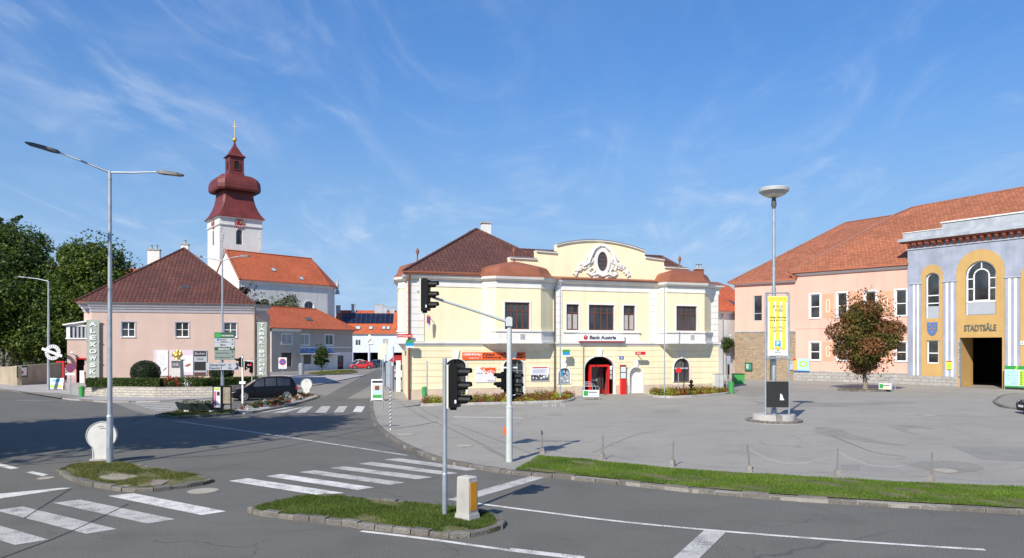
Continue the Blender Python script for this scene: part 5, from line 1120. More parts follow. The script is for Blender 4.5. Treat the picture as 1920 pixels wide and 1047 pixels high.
# ---------------------------------------------------------------- house with solar roof
Sb = Fac(U(628, 150), U(800, 152)); sl = Sb.len; ss_ = lambda u, o=0: Sb.s(u, o)
sh = thing('apartment_house', 'pale blue house with bright red roof covered by solar panels above dark garage openings', 'building', Sb.A, Sb.rot)
ze = 6.7; zo = 2.75; hl = [(ss_(666.5), ss_(676.5), 4.2, 5.4), (ss_(690.5), ss_(700.5), 4.2, 5.4), (ss_(718), ss_(729), 4.2, 5.5)]
op = [(ss_(662), ss_(690), 0, zo), (ss_(694), ss_(713), 0, zo), (ss_(737), ss_(790), 0, zo)]
mb = MB(); wall(mb, 0, sl, 0, ze, hl+op, m_bluew, 0, .3); body(mb, 0, sl, 11, 0, ze, m_bluew)
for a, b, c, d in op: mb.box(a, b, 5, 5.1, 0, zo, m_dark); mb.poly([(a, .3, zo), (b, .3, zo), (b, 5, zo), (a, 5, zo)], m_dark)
mb.build('wall', sh); mb = MB(); a, b, c, d = op[2]; mb.slab([(a-1.0, -2.2, .9), (b, -2.2, .9), (b, -.05, 2.2), (a+.4, -.05, 2.2)], m_redD, .1); mb.build('red_awning', sh)
mb = MB(); band(mb, [(0, 0), (sl, 0)], ze-.3, ze, m_whiteP, .1, o1=.35); mb.build('gutter', sh)
for i, h_ in enumerate(hl): window(sh, *h_, 0, .12, 0, m_whiteP, (.5,), (), .08, None, None, blind=.95 if i == 2 else 0)
mb = MB(); rzz = 11.6; hiproof(mb, -.3, sl+.3, -.4, 11.4, ze+.01, rzz, m_tileR, 'x', 0, 0, .15, m_redP); mb.build('roof', sh); ridge(sh, (-.3, 5.5, rzz), (sl+.3, 5.5, rzz), m_tileR, .12)
upv = Vector((0, 5.9, rzz-ze)).normalized(); nv = Vector((0, -(rzz-ze), 5.9)).normalized(); Lr = math.hypot(5.9, rzz-ze)
x0, x1 = ss_(640.5, -3), ss_(737, -3)
for r_ in range(2):
    for c_ in range(12):
        w1 = (x1-x0)/12; x = x0+(c_+.5)*w1; f0 = .42+r_*.225; p = Vector((x, -.4, ze))+upv*Lr*(f0+.11)+nv*.14; q = MB()
        v = [p+Vector((sx*(w1/2-.03), 0, 0))+upv*sz*Lr*.107+nv*k for k in (-.03, .03) for sx, sz in ((-1, -1), (1, -1), (1, 1), (-1, 1))]
        q.add(v, [(3, 2, 1, 0), (4, 5, 6, 7), (0, 1, 5, 4), (1, 2, 6, 5), (2, 3, 7, 6), (3, 0, 4, 7)], m_solar)
        q.build('solar_panel', sh)
for u0, u1 in ((667, 676), (692, 699), (717, 723), (725, 731)): skylight(sh, Vector((ss_((u0+u1)/2, -1), -.4, ze))+upv*Lr*.22+nv*.1, (1, 0, 0), upv, nv, (u1-u0)*.11, .95, m_paleB)
for u, zz in ((634, 12.6), (663, 12.9), (710, 12.9), (722, 12.5), (736, 12.3)): chimney(sh, ss_(u, -5), 5.2, 11, zz, .9 if u != 710 else 1.7, .6, m_greyS, 0)

# ---------------------------------------------------------------- red roofed house behind the trees, and those behind the bank
Q = Fac(U(70, 116), U(275, 122)); qh = thing('red_roof_house', 'house with wide red roof half hidden behind the trees on the left', 'building', Q.A, Q.rot); ql = Q.len
mb = MB(); wall(mb, 0, ql, 0, 12.6, [(2+3*k, 3.2+3*k, 9.5, 11.3) for k in range(5)], m_white, 0, .15); body(mb, 0, ql, 10, 0, 12.6, m_white); mb.build('wall', qh)
for k in range(5): window(qh, 2+3*k, 3.2+3*k, 9.5, 11.3, 0, .1, 0, m_whiteP, (.5,), (), .07)
mb = MB(); hiproof(mb, -.5, ql+.5, -.5, 10.5, 12.6, 17.4, m_tileR, 'x', 0, 2.0, .15, m_redP); mb.build('roof', qh)
for k in range(4): skylight(qh, (5.5+k*3.3, -.5+5.5*.45, 12.6+4.8*.45), (1, 0, 0), (0, 5.5, 4.8), (0, -4.8, 5.5), .9, 1.2)
V_ = Fac(U(1300, 84), U(1420, 92)); vh = thing('red_roof_house', 'narrow white house with steep red roof between the cream building and the stone fronted hall', 'building', V_.A, V_.rot); vl = V_.len
zv = 8.3; wx = [(V_.s(1361), V_.s(1369), .6, 2.6)]
mb = MB(); wall(mb, 0, vl, 0, zv, wx, m_churchw, 0, .15); body(mb, 0, vl, 9, 0, zv, m_churchw); mb.build('wall', vh); window(vh, *wx[0], 0, .1, 0, m_black, (.5,), (), .05)
mb = MB(); hiproof(mb, -.3, vl+.3, -.5, 9.4, zv, 12.0, m_tileR, 'x', 0, 0, .15, m_redP); mb.build('roof', vh); mb = MB(); band(mb, [(0, 0), (vl, 0)], zv-.35, zv-.16, m_whiteP, .1, o1=.4); mb.build('gutter', vh)
skylight(vh, (V_.s(1372, -1), -.5+4.95*.3, zv+3.7*.3), (1, 0, 0), (0, 4.95, 3.7), (0, -3.7, 4.95), .6, .9)
c_ = V_.s(1382, -5.5); chimney(vh, c_, 5.5, 10.5, 12.7, 2.2, .7, m_greyP, 0); 
pipe(vh, [(V_.s(1361.5)-.8, -.1, zv-.2), (V_.s(1361.5)-.8, -.1, 0)], m_gutter, .06)

# ---------------------------------------------------------------- town hall building on the right
PA, PB_, PC = U(1378, 88), U(1492, 83.5), U(1705, 75)
PD = U(1920, 66.5); dv = (PD-PC); PD = PC+dv*1.7
Fl, Fm, Fb = Fac(PA, PB_, .1), Fac(PB_, PC, .1), Fac(PC, PD, .1)
hall = thing('town_hall', 'long hall with salmon pink wing, rubble stone corner and blue violet gate front', 'building', PA+Vector((0, 0, .1)), 0.0)
def inroot(fac): return Matrix.Translation(fac.A-hall.location) @ Matrix.Rotation(fac.rot, 4, 'Z')
zl = 11.6; zm = 12.35
with side(inroot(Fl)):
    mb = MB(); a, b = Fl.s(1413), Fl.s(1429); wh = [(a, b, 6.9, 9.9)]; zs = 5.6; dh = (Fl.s(1444), Fl.s(1453), 0, 2.9)
    wall(mb, 0, Fl.len, zs, zl, wh, m_salmon, 0, .2); wall(mb, 0, Fl.len, 0, zs, [dh], m_rubble, -.06, .3); mb.box(0, Fl.len, -.12, .0, zs-.02, zs+.12, m_greyP)
    body(mb, 0, Fl.len, 12, 0, zl, m_salmon); mb.build('wall', hall); window(hall, *wh[0], 0, .15, 0, m_greyS, (), (.3,), .08); window(hall, *dh, -.06, .28, 0, m_greenD, (.5,), (), .07, name='side_door')
    mb = MB(); band(mb, [(0, 6), (0, 0), (Fl.len, 0)], zl-.35, zl, m_whiteP, .1, o1=.45); mb.build('gutter', hall)
cols = [(1519, 1538), (1570, 1588.5), (1622.5, 1642.5), (1679.5, 1700.5)]
with side(inroot(Fm)):
    mb = MB(); hh = []
    for u0, u1 in cols: a, b = Fm.s(u0), Fm.s(u1); hh += [(a, b, 7.05, 9.75), (a, b, 2.35, 4.35)]
    wall(mb, 0, Fm.len, 0, zm, hh, m_salmon, -.05, .2); mb.poly([(0, -.05, 0), (0, -.05, zm), (0, 3, zm), (0, 3, 0)], m_salmon)
    mb.box(0, Fm.len, -.09, -.052, 5.9, 5.95, m_salmon); mb.build('wall', hall)
    mb = MB(); mb.box(-.15, Fm.len-.02, -.16, -.052, 0, 1.15, m_slab); mb.build('stone_base', hall)
    mb = MB(); band(mb, [(0, 3), (0, -.05), (Fm.len, -.05)], zm-.45, zm-.2, m_whiteP, .08, o1=.3); band(mb, [(0, 3), (0, -.05), (Fm.len, -.05)], zm-.195, zm, m_darkgr, .4, o1=.5); mb.build('gutter', hall)
    for (a, b, c, d) in hh: window(hall, a, b, c, d, -.05, .13, 0, m_whiteP, (), (.48,), .10, m_whiteP, m_whiteP, .12)
    for u0, u1 in ((1543, 1563), (1593.5, 1615), (1648, 1674)):
        for z0_, z1_ in ((7.1, 9.7), (2.3, 4.4)):
            a, b = Fm.s(u0), Fm.s(u1); q = MB(); q.box(a, b, -.075, -.052, z0_, z1_, m_orangeP); xm = (a+b)/2; rx = .22; hz_ = (z1_-z0_)*.28; zc_ = (z0_+z1_)/2
            st = lambda r, e: [(xm+r*math.cos(t), zc_+(hz_-rx+e)*(1 if math.sin(t) >= 0 else -1)+r*math.sin(t)) for t in [2*math.pi*k/20+.01 for k in range(20)]]
            q.ring(st(rx, 0), st(rx-.06, 0), m_white, -.095, -.076); q.build('decor_panel', hall)
# roof of the wing
zr_ = 19.0
def wp(fac, x, y, z): p = fac.w(x, y, 0)-hall.location; return (p.x, p.y, z)
mb = MB(); o_ = .6
dm = Fm.d; e0 = wp(Fl, -.6, -.6, zl); e1 = wp(Fl, Fl.len, -.6, zl+.05); rA = P(1598, 430.5, 97)-hall.location; rL = P(1378, 531, 88)-hall.location
rC = Fb.w(1.0, 11.0, 0)-hall.location; rC.z = P(1710, 388, 86).z-.1
# front slope of the salmon wing
s0_ = wp(Fm, -.5, -.6, zm+.02); s1_ = wp(Fm, Fm.len, -.6, zm+.02)
apx = Fm.w(3.0, 10.5, 0)-hall.location
tO_ = P(1585, 418, 100)-hall.location; tA_ = P(1676, 404, 89.5)-hall.location; tB_ = P(1712, 389, 86.5)-hall.location
mb.slab([s0_, s1_, tuple(tB_), tuple(tA_)], m_tileO, .15, m_redP)
hipv = [s0_, tuple(tA_)]
lowr = P(1555, 419, 102)-hall.location
mb.slab([e0, e1, s0_, tuple(tA_), tuple(P(1602, 421, 101)-hall.location), (e0[0]+2.6, e0[1]+9, zl+.4)], m_tileO, .15, m_redP) if False else None
mb.slab([e0, (e1[0], e1[1], zl), tuple(tO_)], m_tileO, .15, m_redP); mb.slab([(e1[0], e1[1], zl), tuple(tA_), tuple(tO_)], m_tileO, .15, m_redP)
mb.slab([(e1[0], e1[1], zl), s0_, tuple(tA_)], m_tileO, .1, m_redP)
mb.slab([wp(Fl, 3, 24, zl), e0, tuple(tO_)], m_tileO, .15, m_redP)
bkB = wp(Fb, Fb.len, 24, zm); bkA = wp(Fl, 4, 22, zm)
# slope above the blue gate building
g0 = wp(Fb, 0, .6, zm+1.6); g1 = wp(Fb, Fb.len, .6, zm+1.6); rz2 = tB_.z
rE = Fb.w(Fb.len, 11.5, 0)-hall.location; rE.z = P(1920, 357, 79).z
mb.slab([g0, g1, tuple(rE), tuple(tB_)], m_tileO, .15, m_redP); mb.slab([s1_, wp(Fb, -.02, .65, zm+.75), g0, tuple(tB_)], m_tileO, .15, m_redP)
mb.slab([tuple(rE), wp(Fb, Fb.len, 25, zm), wp(Fl, 3, 24, zl), tuple(tO_), tuple(tA_), tuple(tB_)], m_tileO, .15, m_redP)
mb.build('roof', hall)
ridge(hall, tA_, s0_, m_ridge, .14); ridge(hall, tA_, tB_, m_ridge, .14); ridge(hall, tB_, rE, m_ridge, .14); ridge(hall, tO_, e0, m_ridge, .12); ridge(hall, tO_, tA_, m_ridge, .12)
pm = Vector(s0_)*.30+Vector(s1_)*.33+tB_*.2+tA_*.17; nn_ = (Vector(s1_)-Vector(s0_)).cross(tB_-Vector(s0_)).normalized(); d_ = (Vector(s1_)-Vector(s0_)).normalized(); up_ = nn_.cross(d_).normalized()
skylight(hall, pm+nn_*.05, d_, up_, nn_, .8, .6, m_darkgr)
# blue gate front
zc_ = 13.0; fb = Fb; sb = lambda u, o=.35: fb.s(u, o); Yb = -.35
with side(inroot(Fb)):
    L_ = Fb.len; gx0, gx1 = sb(1800), sb(1879.5); gz = 4.75
    aw = (sb(1811), sb(1868), 6.9, 12.0); ra_ = (aw[1]-aw[0])/2; nw = (sb(1736), sb(1761.5), 6.7, 11.25); rn = (nw[1]-nw[0])/2; lw_ = (sb(1738), sb(1760.5), 2.2, 4.5)
    n2 = (sb(1950), sb(1980), 6.7, 11.25)
    mb = MB(); wall(mb, 0, L_, 0, 14.2, [(gx0, gx1, 0, gz), aw+(ra_,), nw+(rn,), lw_, n2+(rn,)], m_blueP, Yb, .3)
    mb.poly([(0, Yb, 0), (0, Yb, 14.2), (0, 2, 14.2), (0, 2, 0)], m_blueP); body(mb, 0, L_, 14, 0, 14.1, m_blueP, 2); mb.build('gate_front', hall)
    mb = MB(); gp_ = [(gx0, Yb+.3), (gx0, 11)]; mb.poly([(gx0, Yb+.3, 0), (gx0, 2.3, 0), (gx0, 2.3, gz), (gx0, Yb+.3, gz)], m_gold); mb.poly([(gx0, 2.3, 0), (gx0-3, 2.3, 0), (gx0-3, 2.3, gz), (gx0, 2.3, gz)], m_dark); mb.poly([(gx0-3, 2.3, 0), (gx0-3, 11, 0), (gx0-3, 11, gz), (gx0-3, 2.3, gz)], m_dark); mb.poly([(gx1, Yb+.3, 0), (gx1, 11, 0), (gx1, 11, gz), (gx1, Yb+.3, gz)], m_gold); mb.poly([(gx0-3, Yb+.3, gz), (gx1, Yb+.3, gz), (gx1, 11, gz), (gx0-3, 11, gz)], m_dark); mb.poly([(gx0-3, 11, 0), (gx1, 11, 0), (gx1, 11, gz), (gx0-3, 11, gz)], m_dark); mb.build('gate_passage', hall)  # ochre only near the front; beyond it shade is painted in as near black
    # ochre panels
    def panel(a, b, z0_, z1_, r, holes_):
        q = MB(); o = arch(a, b, z0_, z1_, r, 20); n = len(o)
        wall(q, a, b, z0_, z1_-r, [h for h in holes_ if h[3] <= z1_-r or h[2] < z1_-r], m_gold, Yb-.05, .05) if False else None
        # polygon with holes via grid below the spring line and fan strips above it
        below = [(h[0], h[1], max(h[2], z0_), min(h[3], z1_-r)) for h in holes_ if h[2] < z1_-r]
        wall(q, a, b, z0_, z1_-r, [x for x in below if x[3]-x[2] > .01], m_gold, Yb-.05, .049)
        N_ = 40; cx_ = (a+b)/2; R_ = (b-a)/2
        for k in range(N_):
            xa = a+(b-a)*k/N_; xb = a+(b-a)*(k+1)/N_
            za = z1_-r+r*math.sqrt(max(0, 1-((xa-cx_)/R_)**2)); zb = z1_-r+r*math.sqrt(max(0, 1-((xb-cx_)/R_)**2)); lo = [z1_-r, z1_-r]
            for h in holes_:
                for j, x in enumerate((xa, xb)):
                    if h[0]-1e-6 <= x <= h[1]+1e-6 and h[3] > z1_-r:
                        rr = h[4] if len(h) > 4 else 0; hx = (h[0]+h[1])/2; hr = (h[1]-h[0])/2; lo[j] = max(lo[j], h[3]-rr+rr*math.sqrt(max(0, 1-((x-hx)/hr)**2)))
            if za > lo[0] or zb > lo[1]: q.poly([(xa, Yb-.05, lo[0]), (xb, Yb-.05, lo[1]), (xb, Yb-.05, max(zb, lo[1])), (xa, Yb-.05, max(za, lo[0]))], m_gold)
        for i in range(n): p_, q_ = o[i], o[(i+1) % n]; q.poly([(p_[0], Yb-.05, p_[1]), (p_[0], Yb, p_[1]), (q_[0], Yb, q_[1]), (q_[0], Yb-.05, q_[1])], m_gold)
        for h in holes_:
            oo = arch(*h[:4], h[4] if len(h) > 4 else 0)
            for i in range(len(oo)): p_, q_ = oo[i], oo[(i+1) % len(oo)]; q.poly([(p_[0], Yb-.05, p_[1]), (p_[0], Yb+.01, p_[1]), (q_[0], Yb+.01, q_[1]), (q_[0], Yb-.05, q_[1])], m_gold)
        q.build('ochre_panel', hall)
    pa, pb = sb(1727.5), sb(1768); panel(pa, pb, .95, 12.05, (pb-pa)/2, [nw+(rn,), lw_])
    pa, pb = sb(1793.5), sb(1884); panel(pa, pb, .0, 13.1, (pb-pa)/2, [(gx0, gx1, -.01, gz), aw+(ra_,)])
    pa, pb = sb(1913.5), sb(2010); panel(pa, pb, .95, 12.05, (pb-pa)/2, [n2+(rn,)])
    # striped pilasters
    mb = MB()
    for u0, u1 in ((1708.5, 1727), (1768.5, 1793), (1884.5, 1913)):
        a, b = sb(u0), sb(u1); mb.box(a, b, Yb-.045, Yb, .95, 10.2, m_blueP)
        for f0, f1 in ((.22, .40), (.62, .80)): mb.box(a+(b-a)*f0, a+(b-a)*f1, Yb-.075, Yb-.046, .96, 10.15, m_white)
        mb.box(a-.08, b+.08, Yb-.12, Yb, 10.2, 10.32, m_greyP)
    mb.build('striped_pilasters', hall)
    mb = MB(); mb.box(-.06, sb(1797), Yb-.14, Yb-.051, 0, .94, m_slab); mb.box(sb(1797), gx0+.02, Yb-.13, Yb+.1, .941, gz-.2, m_slab); mb.build('stone_base', hall); mb = MB(); mb.box(gx1+.3, L_, Yb-.14, Yb-.051, 0, .94, m_slab); mb.build('stone_base', hall)
    # cornice with brackets and attic blocks
    mb = MB(); mb.box(-.65, L_, Yb-.75, Yb+.3, 14.55, 14.85, m_greyP); mb.box(-.55, L_, Yb-.55, Yb+.2, 14.42, 14.549, m_redP); mb.box(-.1, L_, Yb-.09, Yb-.001, 13.72, 13.82, m_greyP); mb.build('cornice', hall)
    n = 34; mb = MB()
    for k in range(n): x = .15+k*.62; mb.add([(x, Yb-.5, 14.42), (x+.26, Yb-.5, 14.42), (x+.26, Yb, 13.85), (x, Yb, 13.85), (x, Yb-.0, 14.42), (x+.26, Yb, 14.42), (x, Yb-.42, 14.2), (x+.26, Yb-.42, 14.2)], [(0, 1, 7, 6), (6, 7, 2, 3), (0, 6, 3, 4), (1, 5, 2, 7)], m_redP) if x < L_-.3 else None
    mb.build('cornice_brackets', hall)
    mb = MB(); mb.box(-.3, L_, Yb-.3, Yb+.8, 14.851, 15.45, m_greyP); mb.box(sb(1768), L_, Yb-.2, Yb+.7, 15.451, 16.0, m_greyP); mb.box(sb(1766), L_, Yb-.3, Yb+.8, 16.001, 16.12, m_white); mb.box(-.36, sb(1768), Yb-.36, Yb+.8, 15.451, 15.52, m_white); mb.build('attic', hall)
    f_ = window(hall, *nw, Yb, .2, rn, m_whiteP, (), (.33, .5), .12); window(hall, *lw_, Yb, .15, 0, m_whiteP, (), (.45,), .12); window(hall, *n2, Yb, .2, rn, m_whiteP, (), (.33, .5), .12)
    q = MB(); q.box(nw[0]+.1, nw[1]-.1, Yb+.12, Yb+.19, nw[2]+.05, nw[2]+1.2, m_greyS); q.build('lower_panel', hall)
    f_ = window(hall, *aw, Yb, .2, ra_, m_whiteP, (), (), .13)
    q = MB(); xm = (aw[0]+aw[1])/2; ri = ra_*.5; q.ring(arch(xm-ri-.06, xm+ri+.06, 8.2, 11.3, ri+.06), arch(xm-ri+.06, xm+ri-.06, 8.32, 11.18, ri-.06), m_whiteP, Yb+.14, Yb+.19)
    for z__ in (9.4, 10.35): q.box(aw[0]+.1, xm-ri, Yb+.14, Yb+.19, z__-.05, z__+.05, m_whiteP); q.box(xm+ri, aw[1]-.1, Yb+.14, Yb+.19, z__-.05, z__+.05, m_whiteP)
    q.box(xm-.05, xm+.05, Yb+.14, Yb+.19, 11.25, 11.95, m_whiteP); q.box(aw[0]+.1, aw[1]-.1, Yb+.1, Yb+.19, 6.95, 8.1, m_greyS); q.box(aw[0]+.02, aw[1]-.02, Yb+.08, Yb+.195, 8.1, 8.25, m_whiteP); q.build('glazing_bars', f_)
    q = MB(); a, b = sb(1812), sb(1868); 
    q.text('STADTSÄLE', sb(1808), sb(1869), 5.35, 6.1, Yb-.051, mat('sign_grey_green', (.12, .13, .10), .6, .1), .05, .03); q.build('lettering', hall)
    q = MB(); xm = (nw[0]+nw[1])/2; shp = [(xm, 4.95), (xm+.3, 5.15), (xm+.48, 5.5), (xm+.5, 6.3), (xm-.5, 6.3), (xm-.48, 5.5), (xm-.3, 5.15)]; q.prism(shp, mat('shield_blue', (.10, .17, .38), .6, .1), Yb-.11, Yb-.051)
    for dx, dz_ in ((0, 0), (-.2, .25), (.2, .25), (0, -.35), (-.22, -.1), (.22, -.1)): q.ball((xm+dx, Yb-.115, 5.75+dz_), .09, m_goldM, 6, sy=.4)
    q.build('coat_of_arms', hall)
t, w_, h = board('notice_board', 'small yellow and red notice under the striped pilaster beside the gate', 'sign', Fb, 1774, 1785, 677, 693, .5, m_yellow, .03); q = MB(); q.box(-w_, w_, -.003, -.001, h*.88, h, m_red); q.box(-w_*.8, w_*.8, -.003, -.001, h*.2, h*.6, m_lime); q.build('print', t)
t, w_, h = board('house_number_sign', 'small white number plate on the ochre wall at the right edge', 'sign', Fb, 1913, 1928, 640, 647, .45, m_print, .02); q = MB(); q.text('12', -w_*.8, -w_*.3, h*.2, h*.8, -.001, m_ink, .003, .02); q.build('lettering', t)
t, w_, h = board('town_map_board', 'large green framed town map board right of the dark gateway', 'notice board', Fb, 1884, 1960, 686, 729, 1.1, m_print, .12); q = MB(); q.box(-w_, w_, -.006, -.001, h*.83, h, m_green); q.box(-w_, w_, -.006, -.001, 0, h*.07, m_green); q.box(-w_*.98, -w_*.3, -.005, -.001, h*.09, h*.8, m_paleB); q.box(-w_*.25, w_, -.005, -.001, h*.09, h*.8, m_lime); q.prism([(-w_*.5, h*.84), (-w_*.4, h*.84), (-w_*.3, h*.99), (-w_*.4, h*.99)], m_lime, -.01, -.007)
for k in range(8): q.box(-w_*.22, -w_*.12, -.008, -.0055, h*(.14+.08*k), h*(.17+.08*k), m_greenD); 
rnd = random.Random(6)
for k in range(22): x = rnd.uniform(-.9, -.35)*w_; zz = h*rnd.uniform(.14, .74); q.box(x, x+w_*rnd.uniform(.03, .12), -.008-.0001*k, -.0055, zz, zz+.03, rnd.choice((m_greyS, m_green, m_print, m_greyG)))
q.build('map_print', t); q = MB(); q.box(-w_-.05, -w_, -.02, .12, -.35, h+.03, m_galv); q.box(w_, w_+.05, -.02, .12, -.35, h+.03, m_galv); q.build('frame', t)
t, w_, h = board('showcase', 'dark green glass showcase with a white notice on the rubble stone wall', 'showcase', Fl, 1396.5, 1410, 680, 696, .2, m_greenD, .14); q = MB(); q.box(-w_*.8, w_*.8, -.004, -.001, h*.12, h*.88, mat('teal_felt', (.03, .22, .15), .7, .05)); q.box(-w_*.5, -w_*.02, -.008, -.0045, h*.3, h*.8, m_print); q.text('S', -w_*.4, -w_*.12, h*.36, h*.74, -.0085, m_greenD, .003, .03); q.build('glass_front', t)
t, w_, h = board('letter_box', 'grey metal wall box beside the colourful town plan', 'box', Fl, 1477, 1487, 678, 694, .2, m_greyS, .12); q = MB(); q.box(-w_*.7, w_*.7, -.006, -.001, h*.75, h*.82, m_darkgr); q.build('slot', t)
t, w_, h = board('town_plan', 'colourful orange and turquoise town plan on the salmon wall', 'sign', Fm, 1487.5, 1517.5, 672.5, 698, .25, m_paleB, .05); q = MB(); q.box(-w_, -w_*.45, -.004, -.001, 0, h, mat('orange_print', (.8, .45, .12), .6, .1)); q.box(-w_, w_, -.006, -.0045, 0, h*.1, m_blue)
q.prism([(w_*(.25+.5*math.cos(t_)), h*(.6+.26*math.sin(t_))) for t_ in [k*.45 for k in range(14)]], m_lime, -.01, -.007); q.prism([(w_*(.25+.3*math.cos(t_)), h*(.6+.14*math.sin(t_))) for t_ in [k*.45 for k in range(14)]], m_paleB, -.013, -.011); q.box(-w_, -w_*.7, -.009, -.0065, h*.86, h, m_red); q.build('print', t)
# old garden wall far left
g0_, g1_ = G(-60, 724, .1), G(6, 720, .1)
mb = MB(); W1 = [(G(5, 720.5, .1)), G(32, 723, .1), G(118, 715.5, .1)]; pw = [(p.x, p.y) for p in W1]; pw = [(pw[0][0]-30, pw[0][1]-2)]+pw
hts = [1.9, 1.9, 2.05, 2.2]
for i in range(3):
    a, b = pw[i], pw[i+1]; d = Vector((b[0]-a[0], b[1]-a[1])).normalized(); nn = Vector((-d.y, d.x))*.4; za, zb = hts[i], hts[i+1]
    mb.add([(a[0], a[1], .05), (b[0], b[1], .05), (b[0]+nn.x, b[1]+nn.y, .05), (a[0]+nn.x, a[1]+nn.y, .05), (a[0], a[1], za), (b[0], b[1], zb), (b[0]+nn.x, b[1]+nn.y, zb), (a[0]+nn.x, a[1]+nn.y, za)], [(3,2,1,0),(4,5,6,7),(0,1,5,4),(1,2,6,5),(2,3,7,6),(3,0,4,7)], m_oldwall)
o = mb.build('old_wall'); tag(o, 'weathered beige rendered garden wall under the trees at the left edge', 'wall')
Wf = Fac(W1[1], W1[2], .1); t, w_, h = board('showcase', 'dark green framed notice case with a picture on the old garden wall', 'showcase', Wf, 32, 52, 687, 707, .05, m_greenD, .04); q = MB(); q.box(-w_*.8, w_*.8, -.004, -.001, h*.15, h*.85, m_print); q.ball((0, -.004, h*.42), .2, m_redP, 8, sy=.02); q.build('glass_front', t)
t = thing('gate_post', 'red steel post with a short red arm between old wall and pink house', 'post', G(119, 718, .1)); q = MB(); q.box(-.07, .07, -.07, .07, 0, 2.35, m_red); q.box(-.8, -.071, -.05, .05, 2.2, 2.32, m_red); q.build('frame', t)
# ================================================================ TREES AND PLANTS
def leaves(rs, centers, radii, n, size, flat=0.75, shell=0.55):
    """n leaf-like quads spread through clumps; returns vertices (n*4,3)"""
    w_ = np.array(radii)**2; w_ = w_/w_.sum(); idx = rs.choice(len(centers), n, p=w_); C_ = np.array(centers)[idx]; R_ = np.array(radii)[idx]
    d = rs.normal(size=(n, 3)); d /= np.linalg.norm(d, axis=1)[:, None]; rr = (shell+(1.08-shell)*rs.rand(n)**0.6)*R_
    p = C_+d*rr[:, None]*np.array([1, 1, flat])
    nn = d*0.7+rs.normal(size=(n, 3))*0.6+np.array([0, 0, .35]); nn /= np.linalg.norm(nn, axis=1)[:, None]
    t = np.cross(nn, rs.normal(size=(n, 3))); t /= np.linalg.norm(t, axis=1)[:, None]; b = np.cross(nn, t)
    s_ = (size*rs.uniform(.55, 1.35, n))[:, None]
    V = np.stack([p-t*s_, p-b*s_*.55+t*s_*.1, p+t*s_, p+b*s_*.55+t*s_*.1], 1)
    return V.reshape(-1, 3)
def crownclumps(rs, cx, cy, cz, rx, ry, rz, n, cr, taper=0.0, hollow=.35):
    C_ = []; R_ = []
    for _ in range(n):
        while True:
            q = rs.uniform(-1, 1, 3); l = np.linalg.norm(q)
            if hollow < l < 1: break
        k = 1-taper*max(0, q[2]); r = cr*rs.uniform(.6, 1.25)
        C_.append((cx+q[0]*rx*k, cy+q[1]*ry*k, cz+q[2]*rz)); R_.append(r)
    return C_, R_
def tree(name, label, x, y, z0, h, rad, trunk_h, n, size, m, seed, group=None, cat='tree', nclump=34, trunk_r=None, squash=1.0, taper=.25, m2=None, mix2=.3, m_bk=None, lean=0, dark=None, cz=None):
    rs = np.random.RandomState(seed); t = thing(name, label, cat, (x, y, z0), 0, group); m_bk = m_bk or m_bark
    tr = trunk_r or h*.022; mb = MB(); czc = cz or (trunk_h+h)/2; rz_ = (h-trunk_h)/2
    path = [(0, 0, -.1), (tr*.2, 0, trunk_h*.3), (lean*.4, tr*.5, trunk_h), (lean, 0, trunk_h+(h-trunk_h)*.4), (lean*1.2, tr, h*.86)]
    mb.tube(path, [tr*1.5, tr*1.05, tr*.85, tr*.5, tr*.12], m_bk, 9)
    C_, R_ = crownclumps(rs, lean, 0, czc, rad*.8, rad*.8*squash, rz_*.82, nclump, rad*.34, taper)
    for i in range(0, min(len(C_), 16)):
        c = C_[i]; zz = trunk_h*(.85+.5*rs.rand()); zz = min(zz, c[2]-.2) if c[2] > trunk_h else trunk_h*.8
        mid = (c[0]*.45+lean*.5, c[1]*.45, zz+(c[2]-zz)*.55); mb.tube([(lean*.4, 0, zz), mid, c], [tr*.38, tr*.22, tr*.06], m_bk, 6)
    mb.build('trunk', t, 60)
    V = leaves(rs, C_, R_, n, size)
    k = n//9; q = rs.normal(size=(k, 3)); q /= np.linalg.norm(q, axis=1)[:, None]; q *= rs.uniform(.75, 1.12, k)[:, None]     # loose outer leaves break the outline
    P_ = np.stack([lean+q[:, 0]*rad*.95, q[:, 1]*rad*squash*.95, czc+q[:, 2]*rz_], 1); CC = [tuple(p) for p in P_]
    V2 = leaves(rs, CC, [size*1.6]*k, k, size*.9)
    V = np.concatenate([V, V2]); nf = len(V)//4; mi = None; ms = [m]
    if m2: ms = [m, m2]; cc = V.reshape(-1, 4, 3).mean(1); f = np.sin(cc[:, 0]*1.7+seed)*np.sin(cc[:, 2]*1.9)+np.sin(cc[:, 1]*2.1+cc[:, 0]); mi = ((f+rs.normal(size=nf)*.5) > (1-2*mix2)).astype(int)
    trimesh('crown', V, 4, m, t, ms, mi); return t
GT = 'green trees behind the old garden wall'
def at(u, d): p = U(u, d); return p.x, p.y
